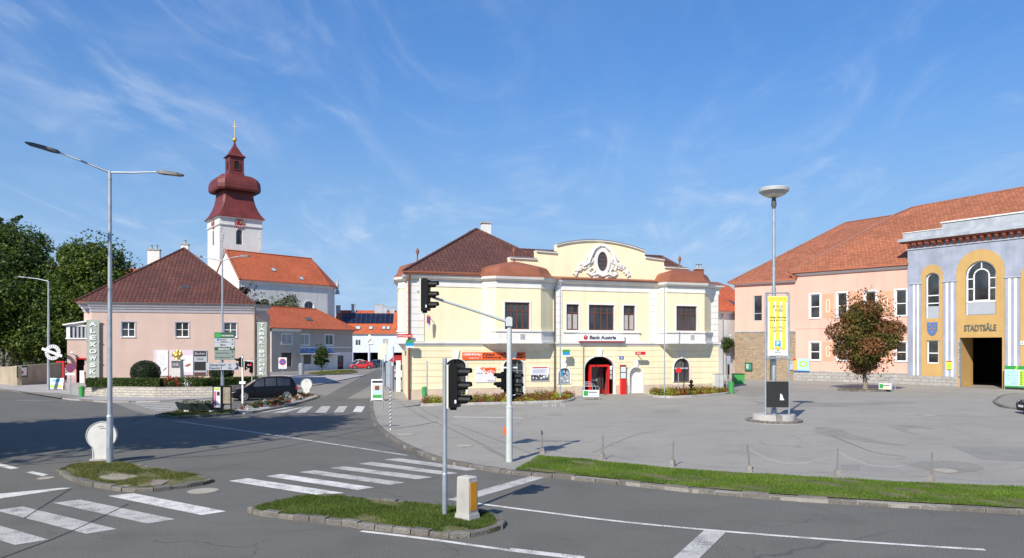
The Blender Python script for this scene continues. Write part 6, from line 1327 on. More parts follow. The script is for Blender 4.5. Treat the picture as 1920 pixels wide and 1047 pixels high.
for i, (u, d, vtop, rad, th_, lab, n, m, m2) in enumerate([
    (20, 94, 424, 6.6, 5.0, 'tall dark tree reaching highest at the left edge above the old wall', 30000, m_leafD, m_leafG),
    (178, 88, 443, 5.3, 4.0, 'broad green tree right beside the tall lamp pole and pink house roof', 34000, m_leafG, m_leafD),
    (100, 100, 500, 5.2, 3.0, 'green tree standing between the tall dark tree and the broad one', 22000, m_leafG, m_leafD),
    (38, 85, 520, 5.6, 1.5, 'low bushy green tree directly above the left part of the old wall', 26000, m_leafG, m_leafD),
    (100, 84.5, 560, 4.0, 1.2, 'leafy shrubby tree hanging over the right part of the old wall', 16000, m_leafG, m_leafD),
    (135, 92, 520, 4.6, 2.0, 'dense green tree behind the conservatory of the pink house', 20000, m_leafG, m_leafD),
    (-40, 84, 470, 6.0, 2.0, 'dark leafy tree cut by the left edge of the view', 20000, m_leafD, m_leafG)]):
    x, y = at(u, d); h = 4+(650-vtop)/1371*d; tree('deciduous_tree', lab, x, y, 0.05, h, rad, th_, n, .21, m, 20+i, GT, nclump=42, m2=m2, mix2=.35)
# a thin dark branch tip that sticks up over the left tree
x, y = at(22, 99); t = thing('slender_tree', 'slender dark treetop poking up behind the trees at the left edge', 'tree', (x-1.2, y, .05)); h = 4+(650-402)/1371*99
mb = MB(); mb.tube([(0, 0, 0), (.2, 0, h*.5), (.6, 0, h*.8), (2.3, 0, h-.4)], [.22, .16, .1, .02], m_bark, 7); mb.tube([(.5, 0, h*.78), (-.4, 0, h-1.2)], [.08, .02], m_bark, 6); mb.build('trunk', t, 60)
rs = np.random.RandomState(77); C_ = [(-.3, 0, h-2.6), (.4, 0, h-2.0), (1.0, 0, h-1.6), (1.6, 0, h-.9), (2.1, 0, h-.55), (-.5, 0, h-1.3), (0, 0, h-3.6), (.8, 0, h-3.2), (-.6, .3, h-.7), (2.4, 0, h-.4)]; trimesh('crown', leaves(rs, C_, [.8, .75, .6, .45, .35, .5, 1.1, .9, .4, .3], 2600, .15), 4, m_leafD, t)
# the big trees beside the viewer, outside the frame, whose shade falls across the road
SH = 'tall roadside trees left of the viewer'
for i, (x, y, h, rad) in enumerate([(-21.6, 20.6, 18.6, 5.0), (-30, 21.5, 15.5, 5.4), (-29, 13, 18.5, 5.4), (-38, 17, 16, 5.5), (-25.5, 27.5, 12.6, 4.2)]):
    tree('roadside_tree', ('tall roadside tree nearest to the crossing', 'tall roadside tree behind the nearest one', 'tallest roadside tree close to the viewer', 'outermost roadside tree far left', 'smaller roadside tree nearer the old wall', 'slender high crowned roadside tree close to the crossing')[i], x, y, 0, h, rad, h*(.55 if i == 5 else .42), (13000 if i != 5 else 5000), .26, m_leafG, 60+i, SH, nclump=30, m2=m_leafD)
# the rust coloured tree on the square
p = G(1622, 732, ZP); tree('autumn_tree', 'round rust red and olive tree in front of the salmon wing of the hall', p.x, p.y, ZP, 8.8, 2.95, 1.3, 30000, .115, m_leafR, 31, nclump=44, trunk_r=.19, taper=.55, m2=m_leafO, mix2=.36, m_bk=mat('light_bark', (.24, .20, .16), .95, .3, 5, 6, .8, 18), dark=1)
o = None
mb = MB(); rp = G(1622, 733, ZP)
kerb([(rp.x+2.2*math.cos(t_), rp.y+1.5*math.sin(t_)) for t_ in [k*2*math.pi/24 for k in range(25)]], .14, 0, ZP+.14, .5, seed=31, side=1); mb.lathe([(2.0, 0), (1.9, .09)], m_terra, (rp.x, rp.y, ZP), 24, 0, 1, .68); struct(mb.build('tree_pit'))
# small conifer, silver tree, plum tree, others in the background
p = G(603, 697, 0); tree('small_conifer', 'small dark green conifer before the blue lettered shop band', p.x, p.y, 0.1, 4.2, 1.3, .3, 4200, .16, m_leafD, 8, nclump=30, trunk_r=.1, taper=.8)
x, y = at(535, 131); tree('silver_tree', 'silvery grey green tree in front of the church nave', x, y, 0, 13.6, 3.4, 6, 6000, .19, m_leafS, 9, nclump=22, m2=m_leafD)
x, y = at(500, 126); tree('silver_tree', 'thin sparse silvery tree beside the pink house roof before the nave', x, y, 0, 13.2, 1.9, 7, 1800, .18, m_leafS, 13, nclump=10)
x, y = at(464, 88); tree('plum_tree', 'dark purple leaved tree rising behind the pink house roof', x, y, 0, 11.9, 1.8, 5, 4200, .16, m_leafP, 10, nclump=18, m2=m_leafD)
# ivy on the narrow white house
p = V_.w(V_.s(1359), -.35, 0); t = thing('climbing_plant', 'dark green climbing plant on the narrow white house beside the lantern', 'plant', (p.x, p.y, .1), V_.rot); mb = MB(); mb.tube([(0, 0, 0), (.1, .05, 2), (-.1, 0, 4.2)], [.07, .05, .02], m_bark, 6); mb.build('stem', t)
rs = np.random.RandomState(3); trimesh('foliage', leaves(rs, [(-.3, 0, 4.6), (.4, 0, 4.5), (0, 0, 4.1), (.7, 0, 4.2), (-.1, 0, 3.4), (-.5, 0, 4.0)], [.6, .6, .6, .45, .4, .5], 1700, .09), 4, m_leafD, t)
# hedges, topiary ball, roses on the terrace
def hedge(name, label, pts, z0, h, wdt, n, m, seed, size=.05, cat='hedge', group=None):
    rs = np.random.RandomState(seed); P_ = [Vector((p[0], p[1], 0)) for p in pts]; t = thing(name, label, cat, (P_[0].x, P_[0].y, z0), 0, group); V = []
    L_ = [(b-a).length for a, b in zip(P_[:-1], P_[1:])]; tot = sum(L_); o0 = P_[0]
    mb = MB()
    for a, b, l in zip(P_[:-1], P_[1:], L_):
        d = (b-a).normalized(); nn = Vector((-d.y, d.x, 0)); aa = a-o0; bb = b-o0; w1 = wdt/2-.07
        mb.prismz([(aa-nn*w1)[:2], (bb-nn*w1)[:2], (bb+nn*w1)[:2], (aa+nn*w1)[:2]], m_hedgeD, 0, h-.07); k = int(n*l/tot)
        u_ = rs.rand(k)*l; face = rs.rand(k); x_ = np.where(face < .42, -wdt/2+rs.normal(size=k)*.03, np.where(face < .6, wdt/2+rs.normal(size=k)*.03, rs.uniform(-wdt/2, wdt/2, k))); z_ = np.where(face < .6, rs.uniform(0, h, k), h+rs.normal(size=k)*.03)
        p = np.array(aa)[None]+np.array(d)[None]*u_[:, None]+np.array(nn)[None]*x_[:, None]+np.array([0, 0, 1.])[None]*z_[:, None]
        r = rs.normal(size=(k, 3)); r /= np.linalg.norm(r, axis=1)[:, None]; q = np.cross(r, rs.normal(size=(k, 3))); q /= np.linalg.norm(q, axis=1)[:, None]; s_ = size*rs.uniform(.6, 1.3, (k, 1))
        V.append(np.stack([p-r*s_, p-q*s_*.6, p+r*s_, p+q*s_*.6], 1).reshape(-1, 3))
    mb.build('branches', t); trimesh('foliage', np.concatenate(V), 4, m, t); return t
hz = .80
h1 = [(G(177, 724.5, hz).x, G(177, 726, hz).y+.35), (G(300, 727, hz).x, G(300, 727, hz).y+.35)]
hedge('clipped_hedge', 'low clipped hedge behind the stone wall, left of the roses', h1, hz-.02, .68, .7, 12000, m_hedge, 1)
h2 = [(G(368, 727, hz).x, G(368, 727, hz).y+.35), (G(478, 722, hz).x, G(478, 722, hz).y+.35)]
hedge('clipped_hedge', 'low clipped hedge behind the black parked car, right of the roses', h2, hz-.02, .66, .7, 9000, m_hedge, 2)
def ball_bush(label, x, y, z0, r, rh, n, m, seed):
    t = thing('topiary_bush', label, 'bush', (x, y, z0)); mb = MB(); mb.ball((0, 0, rh), r*.93, m_hedgeD, 14, sz=rh/r); mb.build('branches', t); rs = np.random.RandomState(seed); V = leaves(rs, [(0, 0, 0)], [r], n, .055, 1.0, .93); V[:, 2] = V[:, 2]*rh/r+rh; trimesh('foliage', V, 4, m, t)
x, y = at(273, 62.5); ball_bush('dark clipped round bush behind the hedge, beside the white poster', x, y, hz, 1.12, .98, 6500, m_hedgeD, 3)
x, y = at(415, 66); ball_bush('dark clipped round bush partly hidden by the grey direction signs', x, y, hz, 1.0, .85, 5000, m_hedgeD, 4)
def flowers(name, label, pts, z0, hmax, n, cols, seed, size=.05, cat='flower bed', dens=.18, clump=.16):
    """a bed: clumps of leaf-sized faces in the given materials inside the outline"""
    rs = np.random.RandomState(seed); xs = [p[0] for p in pts]; ys = [p[1] for p in pts]; V = []; mi = []; ox, oy = sum(xs)/len(xs), sum(ys)/len(ys)
    t = thing(name, label, cat, (ox, oy, z0)); k = 0; tries = 0; N_ = max(6, int(n/70))
    while k < N_ and tries < N_*60:
        tries += 1; x, y = rs.uniform(min(xs), max(xs)), rs.uniform(min(ys), max(ys))
        if not inpoly(x, y, pts): continue
        k += 1; c = rs.choice(len(cols), p=[q[1] for q in cols]); r = clump*rs.uniform(.7, 1.4); hh = hmax*rs.uniform(.35, .8)
        v = leaves(rs, [(x-ox, y-oy, hh*.6)], [r], n//N_, size, min(1.2, hh/r*.7), .3); V.append(v); mi += [c]*(len(v)//4)
    V = np.concatenate(V); V[:, 2] = np.maximum(V[:, 2], 0.01); trimesh('flowers', V, 4, None, t, [q[0] for q in cols], np.array(mi)); return t
rp_ = [tuple(at(303, 61)), tuple(at(372, 61)), tuple(at(372, 63.2)), tuple(at(303, 63.2))]
rs_p = [(G(302, 727, hz).x, G(302, 727, hz).y+.1), (G(370, 727, hz).x, G(370, 727, hz).y+.1), (G(370, 727, hz).x, G(370, 727, hz).y+1.4), (G(302, 727, hz).x, G(302, 727, hz).y+1.4)]
flowers('rose_bed', 'red and white rose bushes at the foot of the gilded statue', rs_p, hz, 1.15, 6500, [(m_leafD, .5), (m_leafG, .22), (m_flowD, .2), (m_flowW, .08)], 5, .07, clump=.26)
# beds along the cream building, each with its own kerb
def bed(px, label, seed):
    pts = smoothpath([G(u, v, ZP)[:2] for u, v in px]+[G(*px[0], ZP)[:2]], 1)[:-1]; t = flowers('flower_bed', label, shrink(pts, .18), ZP+.05, .62, 17000, [(m_flowR, .40), (m_flowY, .26), (m_leafG, .22), (m_leafO, .12)], seed, .05, clump=.3)
    a = sum(pts[i][0]*pts[(i+1) % len(pts)][1]-pts[(i+1) % len(pts)][0]*pts[i][1] for i in range(len(pts)))
    q = MB(); sp_ = shrink(pts, .1); q.poly([(p_[0]-t.location.x, p_[1]-t.location.y, .04) for p_ in sp_], m_terra); q.build('soil', t)
    k = kerb(pts+[pts[0]], .14, ZP-.01, ZP+.16, .9, m_conc, side=-1 if a > 0 else 1, seed=seed, name='border', jit=.004); del k['kind']; k.parent = t; k.location = (-t.location.x, -t.location.y, -t.location.z)
    return t
bed([(790, 762), (830, 761), (1000, 757), (1068, 754.5), (1078, 749), (1072, 743), (1000, 745), (850, 752), (790, 755)], 'long planted bed of rust and lime coloured leaves under the left shop windows', 41)
bed([(1214, 742), (1232, 747), (1290, 746), (1355, 741), (1372, 738), (1362, 733), (1300, 736), (1218, 738)], 'planted bed of rust and lime coloured leaves under the arched right window', 42)
fb_px = [(450, 772), (520, 763), (575, 748), (592, 742), (560, 742), (500, 754), (455, 764)]
flowers('flower_strip', 'reddish green flower strip on the kerbed triangle beside the black car', [G(u, v, .1)[:2] for u, v in fb_px], .11, .35, 6500, [(m_leafD, .35), (m_flowR, .3), (m_leafO, .25), (m_flowW, .1)], 44, .05)
# ================================================================ STREET FURNITURE
def sphere_cap(mb, c, r, m): mb.ball(c, r, m, 10)
# --- the tall lamp with two arms
g = G(206, 868, .09); d_ = g.y; top = 4+(650-322)/1371*d_-.09; gx = g.x; lx = lambda u, y=0.0: (u-960)/1371*(d_+y)-gx; lz = lambda v: 4+(650-v)/1371*d_-.12
t = thing('street_lamp', 'tall grey street lamp with two slender arms on the left grass island', 'street lamp', g)
q = MB(); q.cyl((0, 0, -.05), (0, 0, 1.55), .105, .10, m_galv, 16); q.cyl((0, 0, 1.55), (0, 0, 1.62), .112, .09, m_galv, 16); q.cyl((0, 0, 1.62), (0, 0, top), .082, .055, m_galv, 16); q.cyl((0, 0, top), (0, 0, top+.05), .055, .02, m_galv, 12); q.cyl((0, 0, top-.28), (0, 0, top-.25), .064, .064, m_galv, 14)
q.box(-.05, .05, -.106, -.09, .5, .95, m_galv); q.build('pole', t, 40)
def lamphead(root, a, b, up=.07, wd=.16, m_=None):
    a, b = Vector(a), Vector(b); d = (b-a).normalized(); s_ = Vector((-d.y, d.x, 0)).normalized(); n = s_.cross(d)*-1
    n = Vector((0, 0, 1))-d*d.z; n.normalize(); sec = [(0, .05, .05), (.06, .08, .1), (.25, wd, .12), (.75, wd*1.05, .10), (.95, wd*.7, .06), (1, wd*.3, .03)]; v = []; l = (b-a).length
    for f, w_, h_ in sec:
        c = a+d*l*f; v += [c-s_*w_-n*h_*.4, c+s_*w_-n*h_*.4, c+s_*w_*.7+n*h_*.6, c-s_*w_*.7+n*h_*.6]
    q = MB(); q.add(v, [(4*i+j, 4*i+(j+1) % 4, 4*i+4+(j+1) % 4, 4*i+4+j) for i in range(5) for j in range(4)]+[(3, 2, 1, 0), (20, 21, 22, 23)], m_ or mat('lamp_grey', (.10, .105, .11), .5, .1)); o = q.build('lamp_head', root)
    q = MB(); c0 = a+d*l*.38; c1 = a+d*l*.88; off_ = n*.052; q.add([c0-s_*wd*.6-off_, c0+s_*wd*.6-off_, c1+s_*wd*.6-off_, c1-s_*wd*.6-off_], [(0, 1, 2, 3)], m_cream2); q.build('lens', o)
for pts, hb in ((((0, 0, lz(322)), (lx(150, -.25), -.25, lz(303)), (lx(113, -.4), -.4, lz(291))), (lx(47, -.7), -.7, lz(277))), (((0, 0, lz(322)), (lx(250, .1), .1, lz(321)), (lx(294, .2), .2, lz(318.5))), (lx(345, .35), .35, lz(323)))):
    q = MB(); q.tube(pts, [.035, .03, .025], m_galv, 8); q.build('arm', t, 60); lamphead(t, pts[-1], hb, wd=.14)
# --- keyhole shaped concrete traffic island markers (seen from behind)
def marker(name, label, u, v, z, h, w_, group, rz=0.0, gm=None):
    g = G(u, v, z); t = thing(name, label, 'traffic marker', g, rz, group); m_ = gm or mat('white_cast_panel', (.62, .61, .57), .6, .08, 3, 6, streak=.3)
    r = w_/2; cz = h-r; o = []
    for k in range(29): a = R(-52)+R(284)*k/28; o.append((r*math.cos(a), cz+r*math.sin(a)))
    nk = r*.52; o += [(-nk, h*.22), (-nk, .04), (nk, .04), (nk, h*.22)]
    q = MB(); q.prism(o, m_, -.06, .06); q.ring([(p[0]*1.04, cz+(p[1]-cz)*1.03) for p in o[:29]]+[(-nk-.03, h*.22), (-nk-.03, .02), (nk+.03, .02), (nk+.03, h*.22)], o, m_, -.085, .085); q.build('body', t, 40)
    q = MB(); q.box(-nk-.09, nk+.09, -.2, .2, -.06, .08, m_conc); q.build('foot', t); q = MB(); q.tube([(-.09, -.12, h-.16), (0, -.15, h-.13), (.09, -.12, h-.16)], .01, m_ink, 5); q.build('handle', t); return t
GM = 'keyhole shaped traffic island markers'
marker('island_marker', 'large keyhole shaped white marker behind the tall lamp pole', 191, 864, .09, 1.33, .92, GM, R(12)); marker('island_marker', 'keyhole shaped white marker at the tip of the flower triangle near the black car', 575, 741.5, .1, 1.32, .88, GM, R(-6))
# --- concrete reflector post
g = G(876, 972, .10); t = thing('reflector_post', 'short concrete post with a tall amber reflector face on the front island', 'traffic post', g, R(-38)); q = MB()
def tbox(mb, x0, x1, y0, y1, z0, z1, m, tp=.02): v = [(x0, y0, z0), (x1, y0, z0), (x1, y1, z0), (x0, y1, z0), (x0+tp, y0+tp, z1), (x1-tp, y0+tp, z1), (x1-tp, y1-tp, z1), (x0+tp, y1-tp, z1)]; mb.add(v, [(3,2,1,0),(4,5,6,7),(0,1,5,4),(1,2,6,5),(2,3,7,6),(3,0,4,7)], m)
tbox(q, -.23, .23, -.19, .19, -.05, .12, m_conc, .02); tbox(q, -.19, .19, -.155, .155, .12, .93, m_conc, .012); tbox(q, -.18, .18, -.145, .145, .93, .955, m_conc, .03); q.build('body', t)
q = MB(); q.box(.172, .196, -.105, .105, .20, .84, m_amber); o = q.build('reflector', t); q = MB(); q.box(.17, .19, -.125, -.106, .18, .86, m_conc); q.box(.17, .19, .106, .125, .18, .86, m_conc); q.box(.17, .19, -.105, .105, .841, .86, m_conc); q.build('rim', o)
# --- traffic lights
def signal(root, loc, rot, n=3, s_=1.0, strip=True, lit=None, name='signal_head'):
    """head looks along local +x"""
    h = .33*n*s_; q = MB(); x0 = -.12*s_; q.box(x0, .08*s_, -.15*s_, .15*s_, 0, h, m_black)
    for k in range(n): q.box(.08*s_, .095*s_, -.14*s_, .14*s_, (.33*k+.01)*s_, (.33*k+.32)*s_, m_black)
    q.box(x0-.01, .02, -.03, .03, -.07*s_, -.001, m_black); q.box(x0-.01, .02, -.05, .05, h+.001, h+.05*s_, m_black)
    o = q.build(name, root, loc=loc, rotz=rot)
    if strip: q = MB(); q.box(x0-.045*s_, x0-.001, -.2*s_, .2*s_, -.02, h+.03, m_cream2); q.box(x0-.052*s_, x0-.046*s_, -.19*s_, .19*s_, -.01, h+.02, m_black); q.build('back_plate', o)
    for k in range(n):
        zc = (.33*k+.165)*s_; r = .125*s_; q = MB(); nn = 18; v = []
        for j, (xx, rr) in enumerate(((.095, r), (.39, r*.94))):
            for i in range(nn+1): a = R(-40)+R(260)*i/nn; v.append((xx*s_ if not (j and (i < 3 or i > nn-3)) else xx*s_*.72, rr*math.cos(a), zc+rr*math.sin(a)))
        q.add(v, [(i, i+1, nn+2+i, nn+1+i) for i in range(nn)], m_black); q.add([(p[0], p[1]*.95, zc+(p[2]-zc)*.95) for p in v], [(nn+1+i, nn+2+i, i+1, i) for i in range(nn)], m_black)
        q.build('visor', o, 50); q = MB(); q.cyl((.09*s_, 0, zc), (.105*s_, 0, zc), r*.93, r*.85, (lit[k] if lit and lit[k] else mat('unlit_lens', (.03, .03, .03), .2, .3)), 18); q.build('lens', o)
    q = MB(); q.box(.02, .06, -.152*s_-.002, -.1501*s_, .10*s_, .18*s_, m_print); q.build('sticker', o); return o
g = G(834, 966, .10); t = thing('traffic_light', 'grey pole with a three light traffic signal turned right, on the front grass island', 'traffic light', g); hp = 3.62
q = MB(); q.cyl((0, 0, -.05), (0, 0, .95), .062, .062, m_galv, 16); q.cyl((0, 0, .95), (0, 0, .98), .066, .055, m_galv, 16); q.cyl((0, 0, .98), (0, 0, hp), .054, .052, m_galv, 16); q.cyl((0, 0, hp), (0, 0, hp+.01), .052, .04, m_galv, 14); q.build('pole', t, 40)
q = MB(); q.box(.04, .26, -.04, .02, 3.30, 3.36, m_cream2); q.box(.04, .20, -.03, .01, 2.55, 2.6, m_galv); q.build('bracket', t); signal(t, (.25, -.02, 2.50), R(-12), 3, .96)
g = G(955, 866, ZP); t = thing('traffic_light', 'pale green grey mast with a long arm carrying a signal over the road', 'traffic light', g); d_ = g.y; mx = lambda u: (u-955)/1371*d_; mz = lambda v: 4-ZP+(650-v)/1371*d_
q = MB(); q.cyl((0, 0, -.02), (0, 0, mz(764)), .115, .11, m_polegr, 18); q.cyl((0, 0, mz(764)), (0, 0, mz(762)), .13, .11, m_polegr, 18); q.cyl((0, 0, mz(762)), (0, 0, mz(596)), .092, .085, m_polegr, 18); q.cyl((0, 0, mz(596)), (0, 0, mz(594.5)), .085, .06, m_polegr, 16); q.build('mast', t, 40)
ya = -.9; q = MB(); q.tube([(0, -.05, mz(605)), (mx(885), -.45, mz(582)), (mx(822), -.85, mz(563))], [.055, .05, .045], m_polegr, 10); q.tube([(mx(822), -.85, mz(563)), (mx(790), -1.0, mz(550))], .04, m_polegr, 8); q.box(-.12, .1, -.14, .0, mz(612), mz(596), m_polegr); q.build('arm', t, 50)
signal(t, (mx(806), -1.0, mz(588)+.04), R(-12), 3, 1.02)
signal(t, (mx(961.5), .30, mz(750)), R(-22), 3, .93); signal(t, (mx(946), .32, mz(732)), R(-160), 2, .93, strip=True, name='pedestrian_signal')
q = MB(); q.box(mx(940), mx(970), .08, .12, mz(691), mz(690)+.03, m_print); q.box(mx(948), mx(966), .08, .12, mz(742), mz(740.5), m_print); q.box(-.02, .02, .05, .3, mz(705), mz(703.5), m_print); q.build('bracket', t)
q = MB(); q.box(-.21, -.12, -.06, .06, mz(815), mz(802), m_orangeS); q.box(-.20, -.13, -.04, .04, mz(802), mz(801), m_orangeS); q.build('push_button', t)
# small lights across the road
g = G(455, 758, .1); t = thing('traffic_light', 'white post with small dark signal heads in front of the black car', 'traffic light', g); d_ = g.y; mz = lambda v: 3.9+(650-v)/1371*d_
q = MB(); q.cyl((0, 0, 0), (0, 0, mz(668)), .07, .06, m_whiteP, 12); q.cyl((0, 0, mz(668)), (0, 0, mz(664)), .03, .03, m_galv, 8); q.build('pole', t, 40)
signal(t, (-.18, 0, mz(687)), R(-165), 2, .85, strip=True); signal(t, (.2, .1, mz(693)), R(20), 2, .85, strip=True); q = MB(); q.box(0, .75, -.02, .02, mz(677.5), mz(676.5), m_print); q.box(-.2, .2, -.1, .1, mz(716)-.15, mz(716)+.02, m_whiteP); q.build('bracket', t)
g = G(472, 742, .1); t = thing('traffic_light', 'small dark signal with a glowing red light beside the grey direction sign', 'traffic light', g); d_ = g.y; mz = lambda v: 3.9+(650-v)/1371*d_
m_litR = mat('red_signal_light', (.9, .02, .04), .4, 0, emit=2.2); q = MB(); q.cyl((0, .05, 0), (0, .05, mz(673)), .05, .05, m_galv, 10); q.build('pole', t); signal(t, (0, -.1, mz(699)), R(-90), 3, .78, strip=False, lit=[None, None, m_litR])
# --- lamp with direction signs (middle left)
g = G(417, 769, .1); t = thing('street_lamp', 'slim grey two armed street lamp behind the green topped direction signs', 'street lamp', g); d_ = g.y; mx = lambda u: (u-417)/1371*d_; mz = lambda v: 3.9+(650-v)/1371*d_
q = MB(); q.cyl((0, 0, 0), (0, 0, 2.0), .10, .10, m_galv, 14); q.cyl((0, 0, 2.0), (0, 0, mz(488)), .075, .05, m_galv, 14); q.tube([(0, 0, mz(488)), (mx(418), 0, mz(480)), (mx(422), 0, mz(474))], .03, m_galv, 8); q.build('pole', t, 40)
for pts, hb in ((((0, 0, mz(490)), (mx(390), 0, mz(484)), (mx(380), 0, mz(482))), (mx(366), 0, mz(480.5))), (((0, 0, mz(490)), (mx(432), .2, mz(483)), (mx(445), .3, mz(480))), (mx(466), .4, mz(479)))):
    q = MB(); q.tube(pts, .03, m_galv, 7); q.build('arm', t, 60); lamphead(t, pts[-1], hb, wd=.12)
def signboard(name, label, cat, u0, u1, v0, v1, d, m, th=.04, rot=0.0, posts=(), group=None, zbase=.1):
    a = P(u0, v1, d); b = P(u1, v0, d); t = thing(name, label, cat, ((a.x+b.x)/2, d, a.z), rot, group); w_ = (b.x-a.x)/2; h = b.z-a.z
    q = MB(); q.box(-w_, w_, 0, th, 0, h, m); q.build('panel', t)
    for px_ in posts: q = MB(); q.cyl((px_*w_, th+.04, -a.z+zbase), (px_*w_, th+.04, h*.9), .035, .035, m_galv, 10); q.build('post', t, 40)
    return t, w_, h
d_ = g.y-.35
t, w_, h = signboard('direction_sign', 'tall grey and green board with six rows of town directions', 'sign', 402, 440, 623.5, 675, d_, m_greyG, posts=(-.35,)); q = MB()
rows = [(1, .79, m_green), (.79, .63, m_greyS), (.63, .46, m_greyS), (.46, .34, m_greenD), (.34, .17, m_greyG), (.17, .0, m_greyG)]
for i, (a, b, m_) in enumerate(rows): q.box(-w_*.99, w_*.99, -.008, -.0005, h*b+.015, h*a-.01, m_) if i else q.box(-w_*.99, w_*.99, -.008, -.0005, h*b+.015, h*a-.01, m_greenD)
q.box(-w_*.95, -w_*.35, -.012, -.0085, h*.82, h*.97, m_green); q.build('rows', t); q = MB()
q.text('STADTMARKETING', -w_*.3, w_*.9, h*.85, h*.91, -.009, m_print, .003, .02); q.text('Bahnhof', -w_*.4, w_*.2, h*.715, h*.77, -.009, m_ink, .003, .01); q.text('Stadtamt', -w_*.4, w_*.3, h*.645, h*.70, -.009, m_ink, .003, .01); q.box(-w_*.75, -w_*.5, -.011, -.0085, h*.70, h*.77, m_blue)
q.text('Markt', -w_*.4, w_*.1, h*.51, h*.58, -.009, m_ink, .003, .02); q.text('Stadtl Nord', -w_*.6, w_*.5, h*.365, h*.435, -.009, m_print, .003, .02); q.text('Autohof Klaus', -w_*.85, w_*.5, h*.22, h*.285, -.009, m_ink, .003, .01); q.text('Nordbahnstraße', -w_*.9, w_*.55, h*.06, h*.115, -.009, m_ink, .003, .01)
for zz, m_ in ((.70, m_ink), (.54, m_ink), (.40, m_print), (.25, m_ink), (.08, m_ink)): q.prism([(w_*.72, h*zz), (w_*.9, h*(zz+.035)), (w_*.72, h*(zz+.07))], m_, -.013, -.0085)
q.build('lettering', t)
t, w_, h = signboard('direction_sign', 'long grey arrow shaped road sign with two place names below the tall board', 'sign', 386, 447, 680.5, 694, d_-.06, m_greyS); q = MB(); q.text('Gänserndorf', -w_*.78, w_*.22, h*.52, h*.90, -.001, m_navy, .004, .02); q.text('25', w_*.38, w_*.55, h*.55, h*.85, -.001, m_navy, .004, .02); q.text('Raasdorf', -w_*.78, w_*.0, h*.1, h*.44, -.001, m_navy, .004, .02); q.text('5km', w_*.38, w_*.6, h*.12, h*.42, -.001, m_navy, .004, .02); q.prism([(w_*.72, h*.05), (w_*.99, h*.05), (w_*.99, h*.95), (w_*.80, h*.95), (w_*.92, h*.5)], m_navy, -.006, -.001); q.build('lettering', t)
# ad frames, planter
t = thing('poster_stand', 'black framed poster stand with two tall panels at the foot of the sign pole', 'poster stand', G(417, 776, .1)+Vector((-.05, 0, 0)))
q = MB(); W2 = .42
for x in (-.48, -.02, .06, .55): q.box(x-.03, x+.03, -.03, .03, 0 if x > -.1 else .3, 1.62, m_black)
q.box(-.5, .0, -.035, .035, 1.55, 1.63, m_black); q.box(.06, .58, -.035, .035, 1.55, 1.63, m_black); q.box(-.5, .0, -.035, .035, .3, .36, m_black); q.box(.06, .58, -.035, .035, .52, .58, m_black); q.build('frame', t)
q = MB(); q.box(-.44, -.06, -.02, .02, .37, 1.54, m_print); q.box(-.42, -.08, -.026, -.021, 1.38, 1.5, m_lime); q.box(-.42, -.30, -.026, -.021, .42, 1.3, m_flowD if False else mat('magenta_print', (.6, .12, .25), .6, .1)); q.box(-.26, -.1, -.026, -.021, 1.05, 1.28, m_ink); q.build('poster', t); q = MB(); q.box(.1, .51, -.015, .015, .6, 1.54, mat('dull_print', (.30, .25, .18), .4, .3, 4)); q.build('poster', t)
g = G(376, 773, .1); t = thing('planter', 'dark boat shaped flower planter with pale flowers on the far grass island', 'planter', g); q = MB(); v = []; n = 12
for f in range(9):
    x = -1.45+2.9*f/8; k = math.sin(math.pi*min(1, max(0, (f+.6)/9.2)))**.5; wt, wb = .42*k, .28*k; zt_ = .52+.08*(abs(f-4)/4)**2; v += [(x, -wt, zt_), (x*.86, -wb, .14), (x*.86, wb, .14), (x, wt, zt_)]
q.add(v, [(4*i+j, 4*i+j+1, 4*i+5+j, 4*i+4+j) for i in range(8) for j in range(3)]+[(0, 1, 2, 3), (35, 34, 33, 32)], mat('dark_green_planter', (.02, .032, .028), .6, .2)); q.build('trough', t); q = MB(); q.box(-.9, -.6, -.22, .22, 0, .15, m_conc); q.box(.6, .9, -.22, .22, 0, .15, m_conc); q.build('foot', t)
rs = np.random.RandomState(4); trimesh('flowers', leaves(rs, [(-1.1+.2*k, rs.uniform(-.2, .2), .58) for k in range(12)], [.17]*12, 1500, .04), 4, None, t, [m_leafG, m_flowW, m_flowR], rs.choice(3, 1500, p=[.55, .33, .12]))
# statue
g = Vector((*at(332.5, 61.8), .8)); t = thing('statue', 'small gilded figure on a pale stone pedestal among the roses', 'statue', g); d_ = g.y; mz = lambda v: 4-.8+(650-v)/1371*d_; m_st = mat('pale_stone', (.55, .54, .5), .8, .12, 3)
q = MB(); tbox(q, -.42, .42, -.35, .35, 0, mz(692), m_st, .03); tbox(q, -.38, .38, -.32, .32, mz(692), mz(677), m_st, .02); q.box(-.44, .44, -.38, .38, mz(677), mz(674.5), m_st); q.box(-.34, .34, -.33, -.321, mz(690), mz(678.5), m_darkgr); q.text('1848', -.24, .24, mz(686), mz(681), -.331, m_greyS, .004); q.build('pedestal', t)
q = MB(); q.lathe([(.30, 0), (.2, .12), (.22, .25)], m_goldM, (0, 0, mz(674.5)), 12); q.ball((0, 0, mz(667)), .34, m_goldM, 12, sz=.8); q.ball((-.22, 0, mz(664)), .2, m_goldM, 10); q.ball((.26, 0, mz(665)), .2, m_goldM, 10); q.ball((.02, 0, mz(659.5)), .15, m_goldM, 10); q.tube([(.1, 0, mz(666)), (.35, -.05, mz(661)), (.25, 0, mz(658))], .06, m_goldM, 7); q.tube([(-.1, 0, mz(666)), (-.38, -.05, mz(663)), (-.42, 0, mz(668))], .06, m_goldM, 7); q.cyl((0, 0, mz(658)), (-.05, 0, mz(655)), .06, .01, m_goldM, 8); q.build('gilded_figure', t, 60)
